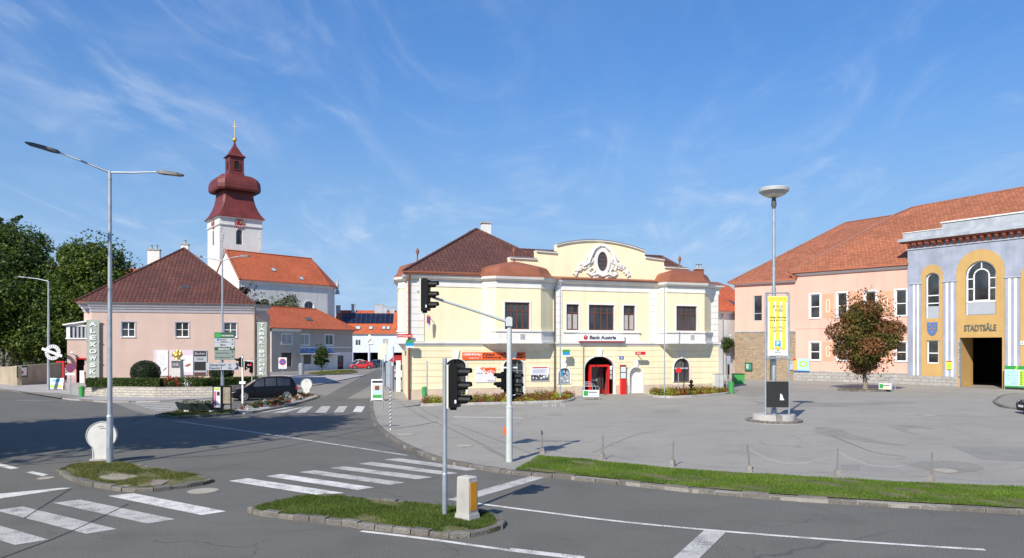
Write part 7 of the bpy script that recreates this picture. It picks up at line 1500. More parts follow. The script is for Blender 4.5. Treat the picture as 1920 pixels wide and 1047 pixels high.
# --- left street: lamp, round ad sign, no stopping sign, A-board, bin
g = G(91, 732, .1); t = thing('street_lamp', 'grey street lamp with one short arm in front of the old garden wall', 'street lamp', g); d_ = g.y; mx = lambda u: (u-91)/1371*d_; mz = lambda v: 3.9+(650-v)/1371*d_
q = MB(); q.cyl((0, 0, 0), (0, 0, mz(528)), .13, .07, m_galv, 12); q.build('pole', t, 40); q = MB(); q.tube([(0, 0, mz(528)), (mx(70), 0, mz(523)), (mx(52), 0, mz(521))], .04, m_galv, 7); q.build('arm', t, 60); lamphead(t, (mx(52), 0, mz(521)), (mx(32), 0, mz(519)), wd=.14)
a = P(99, 661, g.y-.3); t = thing('round_sign', 'round black and white emblem sign with a white bar on the left lamp pole', 'sign', (a.x, a.y, a.z)); q = MB(); r = .66; cr = lambda rr: [(rr*math.cos(2*math.pi*k/32), rr*math.sin(2*math.pi*k/32)) for k in range(32)]; q.ring(cr(r), cr(r*.58), m_ink, -.03, .03); q.ring(cr(r*1.04), cr(r*.98), m_print, -.04, .04); q.ring(cr(r*.64), cr(r*.58), m_print, -.04, .04); q.build('ring', t)
q = MB()
for k in range(18): 
    a_ = k*2*math.pi/18; p = Vector((math.cos(a_), math.sin(a_)))*r*.82; t_ = Vector((-p.y, p.x)).normalized()*.07; n__ = p.normalized()*.09; q.prism([tuple(p-t_-n__), tuple(p+t_-n__), tuple(p+t_+n__), tuple(p-t_+n__)], m_print, -.045, -.031)
q.lathe([(r*.6, 0), (r*.6, .01)], m_ink, n=20) if False else None
q.build('ring_marks', t); q = MB(); q.T = Matrix.Rotation(R(21), 4, 'Y'); q.box(-.95, .95, -.14, -.08, -.11, .11, m_print); q.build('bar', t)
def roundsign(name, label, u, v, z, ur, vc, face, ringm, mark_=None, plate=None, group=None, pole=True, r=.32, square=False):
    g = G(u, v, z); t = thing(name, label, 'sign', g, 0, group); d_ = g.y; mz = lambda vv: 4-z+(650-vv)/1371*d_; zc = mz(vc); q = MB(); q.cyl((0, .03, 0), (0, .03, zc+r*.6), .035, .035, m_galv, 10); q.build('post', t, 40)
    def disc(rr, y, m_): q = MB(); q.prism([(rr*math.cos(a), zc+rr*math.sin(a)) for a in [2*math.pi*k/28 for k in range(28)]], m_, y-.008, y); return q
    if square: q = MB(); q.box(-r*1.15, r*1.15, -.03, -.012, zc-r*1.9, zc+r*1.25, m_print); [q.box(-r*.8, r*.8, -.034, -.0305, zc-r*(1.3+.25*k), zc-r*(1.22+.25*k), m_darkgr) for k in range(2)]; q.build('plate', t)
    disc(r, -.032, ringm).build('disc', t); disc(r*.78, -.041, face).build('face', t); q = MB(); q.T = Matrix.Translation((0, 0, zc)) @ Matrix.Rotation(R(45), 4, 'Y'); q.box(-r*.8, r*.8, -.055, -.05, -r*.1, r*.1, ringm)
    q.build('slash', t)
    if plate: q = MB(); q.box(-r, r, -.03, -.012, zc-r*1.35-.08, zc-r*1.35+.08, m_print); q.build('plate', t)
    return t
m_purp = mat('faded_blue_sign', (.09, .045, .16), .5, .1)
roundsign('no_stopping_sign', 'round red rimmed dark blue no stopping sign beside the steps of the pink house', 132, 742, .1, 0, 690, m_purp, m_redD, plate=True, r=.37)
roundsign('no_parking_sign', 'square white sign with a round blue no parking symbol before the shaded shopfront', 530, 703, 0, 0, 679, m_blue, m_red, square=True, r=.5)
def aboard(name, label, u, v, z, w_, h, face, rot, group, pm=None):
    g = G(u, v, z); t = thing(name, label, 'sign board', g, rot, group); q = MB(); 
    for s_ in (-1, 1): q.box(s_*w_-.03, s_*w_+.03, -.3, -.26, 0, .1, m_whiteP); 
    v_ = lambda x, y, zz: (x, y, zz); mfr = m_whiteP
    for sg in (-1, 1):
        q.add([(-w_, sg*.26, .08), (w_, sg*.26, .08), (w_, sg*.04, h), (-w_, sg*.04, h), (-w_, sg*.22, .08), (w_, sg*.22, .08), (w_, sg*.0, h), (-w_, sg*.0, h)], [(0, 1, 2, 3), (7, 6, 5, 4), (0, 4, 5, 1), (1, 5, 6, 2), (2, 6, 7, 3), (3, 7, 4, 0)], mfr)
    q.build('frame', t)
    q = MB(); yy = lambda f: -.262+.22*f; face(q, w_, h, yy); q.build('poster', t); return t
def strip(q, x0, x1, f0, f1, h, m, e=.006): yy = lambda f: -.262-e+.22*(f*h-.08)/(h-.08); q.add([(x0, yy(f0), f0*h), (x1, yy(f0), f0*h), (x1, yy(f1), f1*h), (x0, yy(f1), f1*h)], [(0, 1, 2, 3)], m)
def faceA(q, w_, h, yy): strip(q, -w_*.9, w_*.9, .12, .95, h, m_paleB); strip(q, -w_*.9, w_*.9, .5, .62, h, m_print, .008); strip(q, -w_*.9, -w_*.1, .2, .42, h, m_lime, .009); strip(q, .1*w_, w_*.85, .14, .4, h, mat('orange_print', (.8, .45, .12), .6, .1), .010); strip(q, -w_*.5, w_*.5, .72, .85, h, m_blueL, .009)
def faceB(q, w_, h, yy): strip(q, -w_*.9, w_*.9, .12, .95, h, m_print); strip(q, -w_*.85, w_*.85, .83, .94, h, m_ink, .008); strip(q, -w_*.75, w_*.75, .30, .74, h, m_plinth, .008); strip(q, -w_*.4, w_*.3, .5, .7, h, m_brownF, .010); strip(q, -w_*.6, w_*.65, .32, .5, h, m_paleB, .011); strip(q, -w_*.75, w_*.75, .14, .29, h, m_green, .008)
GA = 'folding pavement poster boards'
aboard('pavement_board', 'folding board with a bright landscape poster beside the left lamp pole', 107, 731, .1, .58, 1.05, faceA, R(8), GA); tb_ = aboard('pavement_board', 'white folding election board with a person poster at the kerb left of the cream building', 708, 752, .1, .44, 1.55, faceB, R(6), GA)
def bin_(label, u, v, z, r, h, m, group, post=False, rot=0, zb=0):
    g = G(u, v, z); t = thing('litter_bin', label, 'litter bin', g+Vector((0, 0, 0)), rot, group); q = MB()
    if post: q.cyl((.16, .05, 0), (.16, .05, 2.0), .03, .03, m_galv, 8); q.build('post', t); q = MB()
    q.lathe([(r*.82, zb), (r, zb+h), (r*1.06, zb+h), (r*1.06, zb+h+.03), (r*.9, zb+h+.03), (r*.88, zb+h-.02)], m, n=16); q.build('bin', t, 40)
    q = MB(); q.lathe([(r*.85, 0), (r*.8, .04), (r*.4, .09)], m, (0, 0, zb+h+.031), n=16); q.build('lid', t, 40); return t
GB = 'green litter bins'
bin_('green litter bin standing at the foot of the steps of the pink house', 153, 744, .1, .22, .72, m_greenB, GB); bin_('green litter bin hung on a thin post at the left corner of the cream building', 796, 754, ZP, .2, .62, m_greenB, GB, True, zb=.35)
bin_('green litter bin on the pavement right of the cream building', 1371, 738, ZP, .24, .85, m_greenB, GB); bin_('grey metal litter bin before the dry cleaner', 565, 703, 0, .42, 1.5, m_galv, None)
t = thing('recycling_bin', 'dark green wheeled bin against the stone wall far right of the cream building', 'bin', G(1384, 722, ZP)); q = MB(); tbox(q, -.5, .5, -.4, .4, .1, 1.05, m_greenB, -.04); q.box(-.55, .55, -.45, .45, 1.06, 1.16, m_greenD); q.build('body', t)
# striped pole, plain posts, flag poles
g = G(732, 806, ZP); t = thing('striped_pole', 'slim black and white spiral striped pole on the pavement corner', 'pole', g); d_ = g.y; hh = 4-ZP+(650-699)/1371*d_; q = MB(); n = 11; hs_ = (4-ZP+(650-730)/1371*d_)
for k in range(22):
    z0_, z1_ = hs_*k/22, hs_*(k+1)/22; v = []
    for j, zz in enumerate((z0_, z1_)):
        for i in range(12): a = 2*math.pi*i/12; v.append((.034*math.cos(a), .034*math.sin(a), zz+(.05*math.cos(a) if 0 < k+j < 22 else 0)))
    q.add(v, [(i, (i+1) % 12, 12+(i+1) % 12, 12+i) for i in range(12)], m_ink if k % 2 else m_print)
q.cyl((0, 0, hs_), (0, 0, 4-ZP+(650-678)/1371*d_), .032, .032, m_galv, 12); q.build('pole', t)
g = G(718, 768, ZP); t = thing('sign_post', 'bare grey sign posts with a narrow plate beside the election board', 'post', g); q = MB(); q.cyl((0, 0, 0), (0, 0, 3.9), .04, .04, m_galv, 10); q.cyl((.55, .6, 0), (.55, .6, 3.9), .035, .035, m_galv, 10); q.build('post', t, 40); q = MB(); q.box(-.3, .12, -.05, -.03, 3.1, 3.9, m_cream2); q.build('plate', t); q = MB(); q.box(.08, .5, .2, .22, 1.4, 3.0, m_galv); q.build('back_panel', t)
for u, v0, v1, lab in ((1050.5, 752, 528, 'tall thin flag pole before the display window of the cream building'), (1246, 745, 534, 'tall thin flag pole before the right bay of the cream building')):
    g = G(u, v0, ZP); t = thing('flag_pole', lab, 'flag pole', g, 0, 'bare flag poles before the cream building'); h = 4-ZP+(650-v1)/1371*g.y; q = MB(); q.cyl((0, 0, 0), (0, 0, h), .055, .035, m_galv, 10); q.build('pole', t, 40); q = MB(); q.ball((0, 0, h+.03), .05, m_galv, 8); q.build('knob', t)
g = G(801, 756, ZP); t = thing('sign_post', 'thin bare post beside the green bin at the left corner of the cream building', 'post', g); q = MB(); q.cyl((0, 0, 0), (0, 0, 2.75), .035, .035, m_galv, 8); q.build('post', t); q = MB(); q.box(-.06, .06, -.05, -.03, 2.5, 2.9, m_galv); q.build('plate', t)
for u, v, hgt, lab in ((1217, 738, 1.1, 'short black and white posts beside the white niche'),):
    t = thing('bollard', lab, 'bollard', G(u, v, ZP)); q = MB(); q.cyl((0, 0, 0), (0, 0, hgt), .05, .05, m_galv, 10); q.ball((0, 0, hgt+.02), .06, m_galv, 8); q.build('post', t, 40)
g = G(1296, 742, ZP); t = thing('hydrant', 'black standpipe hydrant in the right planted bed', 'hydrant', g); q = MB(); q.cyl((0, 0, 0), (0, 0, 1.0), .11, .09, m_black, 12); q.lathe([(.14, 0), (.16, .08), (.12, .2), (.04, .27)], m_black, (0, 0, 1.0), 12); q.cyl((-.2, 0, .8), (.2, 0, .8), .07, .07, m_black, 10); q.lathe([(.16, 0), (.14, .05)], m_black, n=12); q.build('body', t, 40)
g = G(1272, 742, ZP); t = thing('flower_sign', 'thin post with a small red round sign in front of the arched right window', 'sign', g); q = MB(); q.cyl((0, 0, 0), (0, 0, 2.0), .03, .03, m_galv, 8); q.build('post', t); q = MB(); q.prism([(.22*math.cos(a), 2.0+.22*math.sin(a)) for a in [2*math.pi*k/18 for k in range(18)]], m_red, -.06, -.035); q.build('disc', t)
g = G(1363, 737, ZP); t = thing('sign_post', 'leaning post with a small turned sign right of the meter cabinet', 'post', g); q = MB(); q.cyl((0, 0, 0), (0, 0, 2.9), .045, .04, m_galv, 8); q.build('post', t); q = MB(); q.box(-.04, .28, -.1, -.07, 2.4, 3.1, m_galv); q.build('plate', t)
# wall lantern far
p = V_.w(V_.s(1366), -.1, 0); t = thing('lantern', 'old style dark wall lantern on the narrow white house', 'lantern', (p.x, p.y, 5.0)); q = MB(); q.tube([(0, 0, -.9), (0, -.4, -.6), (0, -.45, -.3)], .03, m_black, 6); q.build('bracket', t); q = MB(); q.lathe([(.12, -.3), (.22, .25), (.26, .27), (.1, .42), (.02, .5)], m_greyS, (0, -.45, 0), 6); q.build('lamp_glass', t)
# bicycle racks
def rack(label, u, v, w_, rot, colm):
    g = G(u, v, ZP); t = thing('bicycle_rack', label, 'bicycle rack', g, rot, 'galvanised bicycle racks with signs')
    for k, y in enumerate((0, .7, 1.3)): 
        q = MB(); x = w_*(1-.22*k); q.tube([(-x, y, 0), (-x, y, .85-.0*k), (-x+.12, y, 1.0+.12*k), (x-.12, y, 1.0+.12*k), (x, y, .85), (x, y, 0)], .025, m_galv, 7); q.build('hoop', t, 60)
    q = MB(); q.box(-w_+.03, w_-.03, -.05, -.03, .22, .72, m_print); o = q.build('sign_panel', t); q = MB(); q.box(-w_+.08, -w_+.4, -.056, -.051, .3, .66, colm[0]); q.box(-w_*.3, w_*.85, -.056, -.051, .3, .38, colm[1]); q.box(-w_*.3, w_*.7, -.056, -.051, .52, .6, m_darkgr); q.build('print', t)
rack('bicycle rack with a white and green sign before the red bank door', 1108, 750, .62, R(4), (m_green, m_paleB)); rack('bicycle rack with a green and yellow sign to the right of the autumn tree', 1660, 735, .55, R(-50), (m_green, m_yellow))
# --- chain posts on the verge
posts_px = [(1016, 851), (1130, 862), (1261, 875), (1405, 886), (1570, 894), (1747, 903), (1960, 912)]
m_foot = mat('weathered_stone_foot', (.27, .25, .215), .9, .25, 6, 6, .5, 20)
PG = 'chain posts along the grass verge'; pl = []
nm = ['first chain post from the mast, with a pale square stone foot', 'second chain post, with a low stone foot half hidden by grass', 'third chain post, slightly bent at its dark stone foot', 'fourth chain post, leaning a little to the left', 'fifth chain post, on a tapered stone foot near the lamp tower', 'last chain post before the right edge, beside a manhole', 'chain post just beyond the right edge of the view']
for i, (u, v) in enumerate(posts_px):
    g = G(u, v, ZP); t = thing('chain_post', nm[i], 'post', g, R(15+20*i), PG); le = (0, 0, .03, -.06, .015, .005, 0)[i]; q = MB(); tbox(q, -.085, .085, -.085, .085, -.04, .22, m_foot, .025); q.build('stone_foot', t)
    q = MB(); Rm = Matrix.Rotation(-R(15+20*i), 4, 'Z'); q.T = Rm; q.tube([(0, 0, .2), (le*.5, 0, .55), (le, 0, .84)], .026, mat('weathered_steel', (.20, .19, .18), .7, .2, 6), 8); q.build('post', t, 60); pl.append((g, le))
for i in range(6):
    a, b = pl[i][0]+Vector((pl[i][1], 0, .76)), pl[i+1][0]+Vector((pl[i+1][1], 0, .76)); sag = (.26, .32, .3, .42, .4, .4)[i]; n = int((b-a).length/.07); t = thing('chain', ('thin grey chain between the first and second posts', 'thin grey chain between the second and third posts', 'thin grey chain between the third and fourth posts', 'pale chain between the fourth and fifth posts', 'pale chain between the fifth post and the last one', 'chain running out of the view from the last post')[i], 'chain', a, 0, 'chains between the verge posts'); q = MB(); m_ = m_galv if i in (3, 4) else mat('weathered_steel', (.2, .19, .18))
    f = lambda k: (b-a)*(k/n)-Vector((0, 0, sag*4*(k/n)*(1-k/n)))
    for k in range(n):
        p0, p1 = f(k), f(k+1); d = (p1-p0).normalized(); s_ = Vector((0, 0, 1)).cross(d).normalized() if k % 2 else Vector((0, 0, 1)); w_ = .012
        q.tube([p0+s_*w_, p1+s_*w_], .0055, m_, 4); q.tube([p0-s_*w_, p1-s_*w_], .0055, m_, 4)
    q.build('links', t)
# --- the lamp and banner tower on the square
g = G(1451, 791, ZP); d_ = g.y; mx = lambda u: (u-1451)/1371*d_; mz = lambda v: 4-ZP+(650-v)/1371*d_
t = thing('lamp_tower', 'very tall grey pole with a wide flat disc lamp on the square', 'street lamp', g)
q = MB(); q.cyl((0, 0, 0), (0, 0, mz(769)), .16, .15, m_galv, 18); q.cyl((0, 0, mz(769)), (0, 0, mz(765)), .15, .11, m_galv, 18); q.cyl((0, 0, mz(765)), (0, 0, mz(540)), .12, .11, m_galv, 18); q.cyl((0, 0, mz(540)), (0, 0, mz(390)), .085, .07, m_galv, 14); q.lathe([(.07, mz(392)), (.14, mz(385)), (.10, mz(372)), (.18, mz(366))], m_darkgr, n=14); q.build('pole', t, 30)
q = MB(); r = mx(1478); q.lathe([(.12, mz(371)), (.24, mz(370)), (r*.72, mz(366)), (r*.86, mz(363)), (r*.97, mz(360.5)), (r, mz(360)), (r, mz(355)), (r*.93, mz(353)), (r*.45, mz(351.6)), (.02, mz(351.2))], mat('lamp_disc_grey', (.42, .42, .40), .5, .08), n=40); lh = q.build('lamp_head', t, 35); q = MB(); q.lathe([(.28, mz(370.2)), (r*.70, mz(366.5)), (r*.70, mz(366.3)), (.28, mz(370))], m_cream2, n=40); q.build('lens', lh, 35)
fr = thing('steel_stand', 'grey steel frame with two uprights standing around the lamp tower', 'frame', g+Vector((0, -.45, 0))); d2 = g.y-.45; mx = lambda u: (u-1451)/1371*d2; mz = lambda v: 4-ZP+(650-v)/1371*d2
for u in (1429.5, 1473.5): q = MB(); q.cyl((mx(u), 0, .33), (mx(u), 0, mz(549)), .045, .045, m_galv, 12); q.build('upright', fr, 40)
for v in (549.5, 672): q = MB(); q.cyl((mx(1429.5), 0, mz(v)), (mx(1473.5), 0, mz(v)), .04, .04, m_galv, 10); q.build('crossbar', fr, 40)
q = MB(); q.box(mx(1431), mx(1435.5), -.01, .01, mz(670), mz(551), m_galv); q.box(mx(1469), mx(1472.5), -.01, .01, mz(670), mz(551), m_galv); q.build('side_strips', fr)
for u in (1429.5, 1473.5): q = MB(); q.lathe([(.075, mz(672)-.05), (.075, mz(672)+.05)], m_galv, (mx(u), 0, 0), 10); q.build('clamp', fr)
w_, h = mx(1470)-mx(1451.5), mz(556)-mz(668); t = thing('banner', 'yellow and white striped market banner stretched in the steel frame', 'banner', g+Vector((.02, -.49, mz(668))), 0)
q = MB(); nx, nz = 12, 22; f_ = lambda x, z: .012*math.sin(x*9+z*1.6)+.008*math.sin(z*4); v = [(-w_+2*w_*i/nx, f_(-w_+2*w_*i/nx, h*j/nz), h*j/nz) for j in range(nz+1) for i in range(nx+1)]; q.add(v, [(j*(nx+1)+i, j*(nx+1)+i+1, (j+1)*(nx+1)+i+1, (j+1)*(nx+1)+i) for j in range(nz) for i in range(nx)], m_print); q.build('cloth', t, 60)
q = MB(); q.box(-w_, w_, -.026, -.022, h*.915, h*.995, m_yellow)
for c in (-.62, 0, .62): q.box((c-.2)*w_, (c+.2)*w_, -.026, -.022, h*.11, h*.914, m_yellow)
q.build('stripes', t)
q = MB(); Y_ = -.027; q.text('www.marchfeld.com', -w_*.85, w_*.85, h*.945, h*.97, Y_, m_darkgr, .002, .01); q.text('DER FRISCHE', -w_*.62, w_*.55, h*.80, h*.86, Y_, m_darkgr, .002, .0); q.text('MARKT', -w_*.3, w_*.72, h*.735, h*.79, Y_, m_darkgr, .002, .0)
q.text('Jeden Samstag', -w_*.85, w_*.85, h*.63, h*.665, Y_, m_ink, .002, .03); q.text('von 8 bis 12 Uhr', -w_*.87, w_*.87, h*.585, h*.615, Y_, m_ink, .002, .03); q.text('MARCHFELD-', -w_*.85, w_*.85, h*.46, h*.50, Y_, m_darkgr, .002, .0); q.text('GEMÜSE', -w_*.55, w_*.5, h*.405, h*.45, Y_, m_darkgr, .002, .0)
q.text('Gratis Parken', -w_*.5, w_*.5, h*.125, h*.145, Y_, m_ink, .002, .01); q.text('im', -w_*.1, w_*.1, h*.095, h*.11, Y_, m_ink, .002); q.text('Zentrum', -w_*.35, w_*.35, h*.06, h*.08, Y_, m_ink, .002, .01); q.text('www.gross-enzersdorf.gv.at', -w_*.9, w_*.9, h*.008, h*.024, Y_, m_ink, .002); q.build('lettering', t)
q = MB(); q.box(-w_*.28, w_*.28, -.034, -.0285, h*.165, h*.26, m_blueL); q.text('P', -w_*.13, w_*.15, h*.18, h*.245, -.0345, m_print, .003, .03); q.build('parking_symbol', t)
t = thing('square_sign', 'black square panel with a small white sail shaped sticker low in the steel frame', 'sign', g+Vector((0, -.52, mz(764)))); w_ = mx(1472)-mx(1451.5); h = mz(715.5)-mz(764); q = MB(); q.box(-w_, w_, -.02, .02, 0, h, mat('matt_black_panel', (.018, .019, .017), .6, .1)); q.build('panel', t); q = MB(); q.prism([(w_*.2, h*.28), (w_*.6, h*.28), (w_*.56, h*.33), (w_*.5, h*.36), (w_*.42, h*.48), (w_*.24, h*.54), (w_*.22, h*.36)], m_print, -.026, -.021); q.build('sticker', t)
# round stone base: two half discs on a cobbled ring
cb = G(1451, 791, ZP)
mb = MB(); mb.lathe([(1.62, 0), (1.60, .02), (1.56, .03)], m_plaza, (cb.x, cb.y, ZP), 40); struct(mb.build('lamp_plinth'))
kerb([(cb.x+1.38*math.cos(a), cb.y+1.38*math.sin(a)) for a in [2*math.pi*k/40 for k in range(41)]], .2, ZP, ZP+.13, .26, seed=51, side=-1, jit=.01); mb = MB(); mb.lathe([(1.2, 0), (1.2, .09)], m_pave, (cb.x, cb.y, ZP), 36); struct(mb.build('lamp_plinth_fill'))
for s_, lab in ((-1, 'left half round concrete block under the banner frame'), (1, 'right half round concrete block under the banner frame')):
    q = MB(); o = [(s_*.16, -.62*0-.75), ]; o = [(s_*(.17+1.0*math.cos(a)) if False else s_*(.16+.92*math.cos(a)), .78*math.sin(a)) for a in [R(-90+180*k/18) for k in range(19)]]
    if s_ < 0: o = o[::-1]
    q.prismz(o, m_conc, 0, .30); o_ = q.build('concrete_block', loc=(cb.x, cb.y, ZP+.09)); tag(o_, lab, 'concrete block', 'half round concrete blocks under the banner frame')

# ================================================================ VEHICLES
def car(name, label, x, y, z, rot, L_, Wd, Hh, paint, kind='van', group=None, plate=True):
    """a car whose nose looks along local +x"""
    t = thing(name, label, 'car' if kind != 'van' else 'van', (x, y, z), rot, group); hw = Wd/2; hl = L_/2; gc = .17
    # stations: x, half width low, z bottom, z belt, z roof, half width roof
    if kind == 'van': S = [(hl, .62, .32, .62, .62, .58), (hl-.06, .80, .24, .72, .74, .72), (hl-.35, .94, .18, .84, .86, .82), (hl-.95, 1, .18, .96, .99, .86), (hl-1.05, 1, .18, .97, 1.02, .86), (hl-1.95, 1, .18, 1.0, Hh-.10, .76), (hl-2.4, 1, .18, 1.0, Hh-.01, .74), (-hl+.95, 1, .18, 1.02, Hh, .74), (-hl+.45, .99, .18, 1.03, Hh-.05, .72), (-hl+.10, .95, .24, 1.03, 1.12, .70), (-hl, .86, .34, .95, .97, .80)]
    else: S = [(hl, .62, .34, .58, .58, .58), (hl-.06, .82, .24, .66, .68, .74), (hl-.35, .95, .18, .76, .78, .84), (hl-1.0, 1, .18, .85, .88, .86), (hl-1.1, 1, .18, .86, .90, .86), (hl-1.85, 1, .18, .88, Hh-.08, .74), (hl-2.3, 1, .18, .89, Hh, .72), (-hl+1.3, 1, .18, .92, Hh-.02, .72), (-hl+.7, .99, .18, .93, Hh-.16, .70), (-hl+.10, .94, .24, .92, .98, .74), (-hl, .86, .34, .82, .84, .78)]
    v = []; n = 10
    for (x_, wl, zb, zl_, zr, wr_) in S:
        a = hw*wl; b = hw*wr_; v += [(x_, -a*.86, zb), (x_, -a*.98, zb+.12), (x_, -a, (zb+zl_)/2+.05), (x_, -a*.955, zl_), (x_, -b, zr), (x_, b, zr), (x_, a*.955, zl_), (x_, a, (zb+zl_)/2+.05), (x_, a*.98, zb+.12), (x_, a*.86, zb)]
    q = MB(); q.add(v, [(i*n+j, (i+1)*n+j, (i+1)*n+(j+1) % n, i*n+(j+1) % n) for i in range(len(S)-1) for j in range(n)]+[tuple(range(n)), tuple(range((len(S)-1)*n+n-1, (len(S)-1)*n-1, -1))], paint); q.build('body', t, 28)
    wheels = (hl-.85, -hl+.80); wr0 = .33
    for wx in wheels:
        for sg in (-1, 1):
            q = MB(); q.cyl((wx, sg*(hw+.004), wr0+.01), (wx, sg*(hw-.05), wr0+.01), wr0+.06, wr0+.06, m_black, 24); q.build('wheel_arch', t, 40)
            q = MB(); q.cyl((wx, sg*(hw-.2), wr0), (wx, sg*(hw+.015), wr0), wr0, wr0, m_tyre, 24); q.cyl((wx, sg*(hw+.015), wr0), (wx, sg*(hw+.022), wr0), wr0, wr0-.05, m_tyre, 24); wo = q.build('wheel', t, 40)
            q = MB(); q.cyl((wx, sg*(hw+.018), wr0), (wx, sg*(hw+.026), wr0), .09, .08, m_alu, 12); rr = .225; yo = sg*(hw+.024)
            q.tube([(wx+rr*math.cos(a), yo, wr0+rr*math.sin(a)) for a in [2*math.pi*k/20 for k in range(21)]], .022, m_alu, 5)
            for k in range(6): a = 2*math.pi*k/6; q.tube([(wx+.05*math.cos(a), yo, wr0+.05*math.sin(a)), (wx+rr*math.cos(a), yo, wr0+rr*math.sin(a))], .026, m_alu, 5)
            q.build('rim', wo, 40)
    # glass follows the side of the cabin
    def side_pt(x_, f, sg, e=.012):
        for s1, s2 in zip(S[:-1], S[1:]):
            if s2[0] <= x_ <= s1[0]:
                k = (s1[0]-x_)/(s1[0]-s2[0]); zl_ = s1[3]+(s2[3]-s1[3])*k; zr = s1[4]+(s2[4]-s1[4])*k; a = hw*.955*(s1[1]+(s2[1]-s1[1])*k); b = hw*(s1[5]+(s2[5]-s1[5])*k); return (x_, sg*(a+(b-a)*f+e), zl_+(zr-zl_)*f)
    cuts = [(hl-1.5, hl-2.25), (hl-2.33, hl-3.1 if kind == 'van' else -hl+1.25), (hl-3.18, -hl+.55) if kind == 'van' else (-hl+1.2, -hl+.75)]
    for sg in (-1, 1):
        for a, b in cuts:
            if a <= b: continue
            k = 4; q = MB(); vv = []
            for i in range(k+1): x_ = a+(b-a)*i/k; f1 = .88 if not (a == cuts[0][0] and i == 0) else .55; vv += [side_pt(x_, .07, sg), side_pt(x_, f1, sg)]
            q.add(vv, [(2*i, 2*i+2, 2*i+3, 2*i+1) for i in range(k)], m_glass); q.build('side_window', t)
        q = MB(); mx_ = hl-1.35; q.ball((mx_, sg*(hw+.1), 1.02 if kind == 'van' else .93), .10, paint, 8, sx=.7, sz=.75); q.build('mirror', t, 60)
        q = MB(); q.add([(hl-.33, sg*hw*.86, .66), (hl-.04, sg*hw*.74, .58), (hl-.05, sg*hw*.48, .60), (hl-.25, sg*hw*.50, .75), (hl-.42, sg*hw*.80, .78)], [(0, 1, 2, 3, 4)], mat('headlight_glass', (.7, .72, .74), .15, .05)); o_ = q.build('headlight', t); o_.location = (.035, sg*.03, .035)
        q = MB(); q.box(-hl-.01, -hl+.14, sg*hw*.93-.06, sg*hw*.93+.06, .78, 1.02, m_redD); q.build('tail_light', t)
    i0, i1 = (4, 5); q = MB(); s1, s2 = S[i0], S[i1]; e = .015
    q.add([(s1[0]-.04, -hw*s1[5]*.93, s1[4]+.06), (s1[0]-.04, hw*s1[5]*.93, s1[4]+.06), (s2[0]+.04, hw*s2[5]*.9, s2[4]+.0), (s2[0]+.04, -hw*s2[5]*.9, s2[4]+.0)], [(0, 1, 2, 3)], m_glassB); q.build('windscreen', t)
    s1, s2 = S[-3], S[-2]; q = MB(); q.add([(s1[0]-.06, -hw*s1[5]*.9, s1[4]-.04), (s1[0]-.06, hw*s1[5]*.9, s1[4]-.04), (s2[0]-.03, hw*s2[5]*.95, s2[4]+.02), (s2[0]-.03, -hw*s2[5]*.95, s2[4]+.02)], [(0, 1, 2, 3)], m_glass); q.build('rear_window', t)
    if plate:
        for xx in (hl+.005, -hl-.02): q = MB(); q.box(xx, xx+.015, -.26, .26, .40, .52, m_print); q.build('number_plate', t)
        q = MB(); q.box(hl-.02, hl+.01, -.42, .42, .20, .33, m_black); q.build('grille', t)
    return t
g = G(490, 751, 0); car('parked_car', 'black parked people carrier beside the flower triangle and white signal post', g.x-.05, g.y+.7, 0.004, R(180+26), 4.65, 1.82, 1.74, m_blackG, 'van')
def cpaint(n_, c): return mat(n_, c, .3, .04, coat=.8)
CG = 'cars parked before the pale blue house'
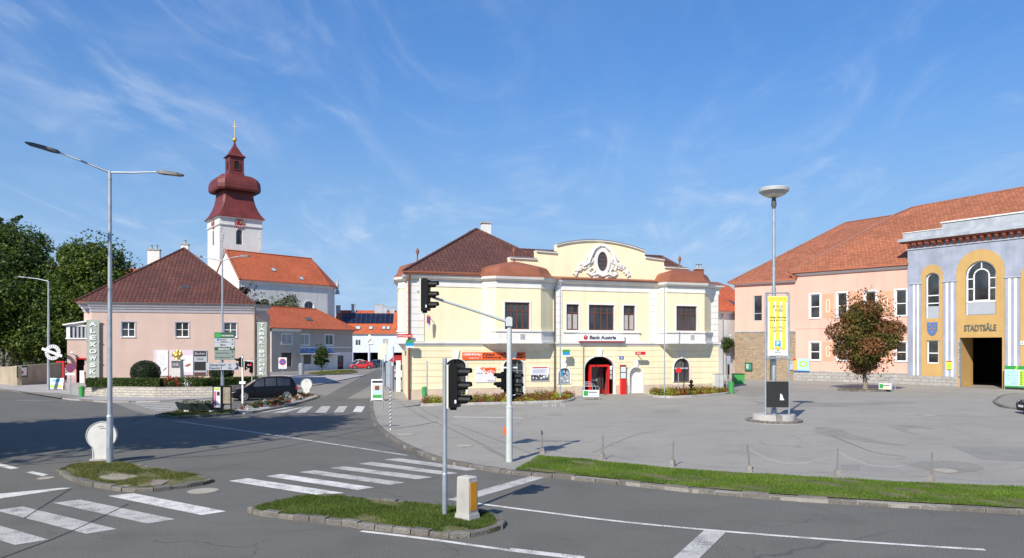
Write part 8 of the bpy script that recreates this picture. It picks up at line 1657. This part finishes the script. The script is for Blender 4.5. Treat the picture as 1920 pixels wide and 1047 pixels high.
for u, v, rot, p_, lab, kind in ((676, 692.5, 15, cpaint('red_car_paint', (.55, .03, .03)), 'red hatchback parked at the corner of the dry cleaner', 'car'), (668, 688.5, 10, cpaint('white_car_paint', (.62, .63, .65)), 'pale car half hidden behind the red hatchback', 'car'), (702, 690, 60, cpaint('dark_grey_paint', (.10, .11, .13)), 'dark grey car parked right behind the red hatchback', 'car'), (709, 684.5, 20, cpaint('white_car_paint', (.62, .63, .65)), 'white car farthest back near the garage openings', 'car')):
    g = G(u, v, 0); car('parked_car', lab, g.x, g.y+.8, 0.004, R(180+rot), 4.1, 1.74, 1.48, p_, kind, CG)
g = G(749, 713, ZP); car('parked_van', 'small white van seen from behind beside the cream building', g.x, g.y+2.4, ZP, R(97), 4.4, 1.75, 1.95, cpaint('white_car_paint', (.62, .63, .65)), 'van')
g = G(1925, 781, ZP); car('parked_car', 'black car cut off by the right edge of the view', g.x+2.75, g.y+1.0, ZP, R(170), 4.3, 1.78, 1.5, m_blackG, 'car')
p = V_ and G(760, 716, ZP); t = thing('utility_cabinet', 'tall narrow white cabinet against the side wall of the cream building', 'cabinet', (B.w(1.35, 10.5, 0).x, B.w(1.35, 10.5, 0).y, ZP), B.rot+R(-10)); q = MB(); q.box(-.1, .25, -.6, .6, 0, 2.6, m_whiteP); q.box(-.13, .28, -.63, .63, 2.601, 2.66, m_whiteP); q.build('body', t)
t = thing('road_sign', 'triangular white sign on a post before the garage openings', 'sign', G(693, 691, 0)); q = MB(); q.cyl((0, 0, 0), (0, 0, 6.3), .06, .06, m_galv, 8); q.build('post', t); q = MB(); q.prism([(-.6, 4.4), (.6, 4.4), (.6, 5.6), (0, 6.3), (-.6, 5.6)], m_print, -.1, -.07); q.prism([(-.35, 4.6), (.4, 5.3), (.4, 5.5), (-.35, 4.8)], m_ink, -.12, -.101); q.build('panel', t)
x, y = at(719, 118); t = thing('shop_pylon', 'cream box sign on posts at the bend of the back street', 'sign', (x, y, ZP)); q = MB(); q.box(-.55, .55, -.1, .1, 2.6, 4.4, m_cream2); q.build('box', t); q = MB(); q.cyl((-.4, 0, 0), (-.4, 0, 2.6), .06, .06, m_galv, 8); q.build('post', t); q = MB(); q.cyl((.4, 0, 0), (.4, 0, 2.6), .06, .06, m_galv, 8); q.build('post', t)
t = thing('plain_board', 'white upright board standing beside the pink house side door', 'board', K.w(ks(151), -1.2, .0)) if False else None
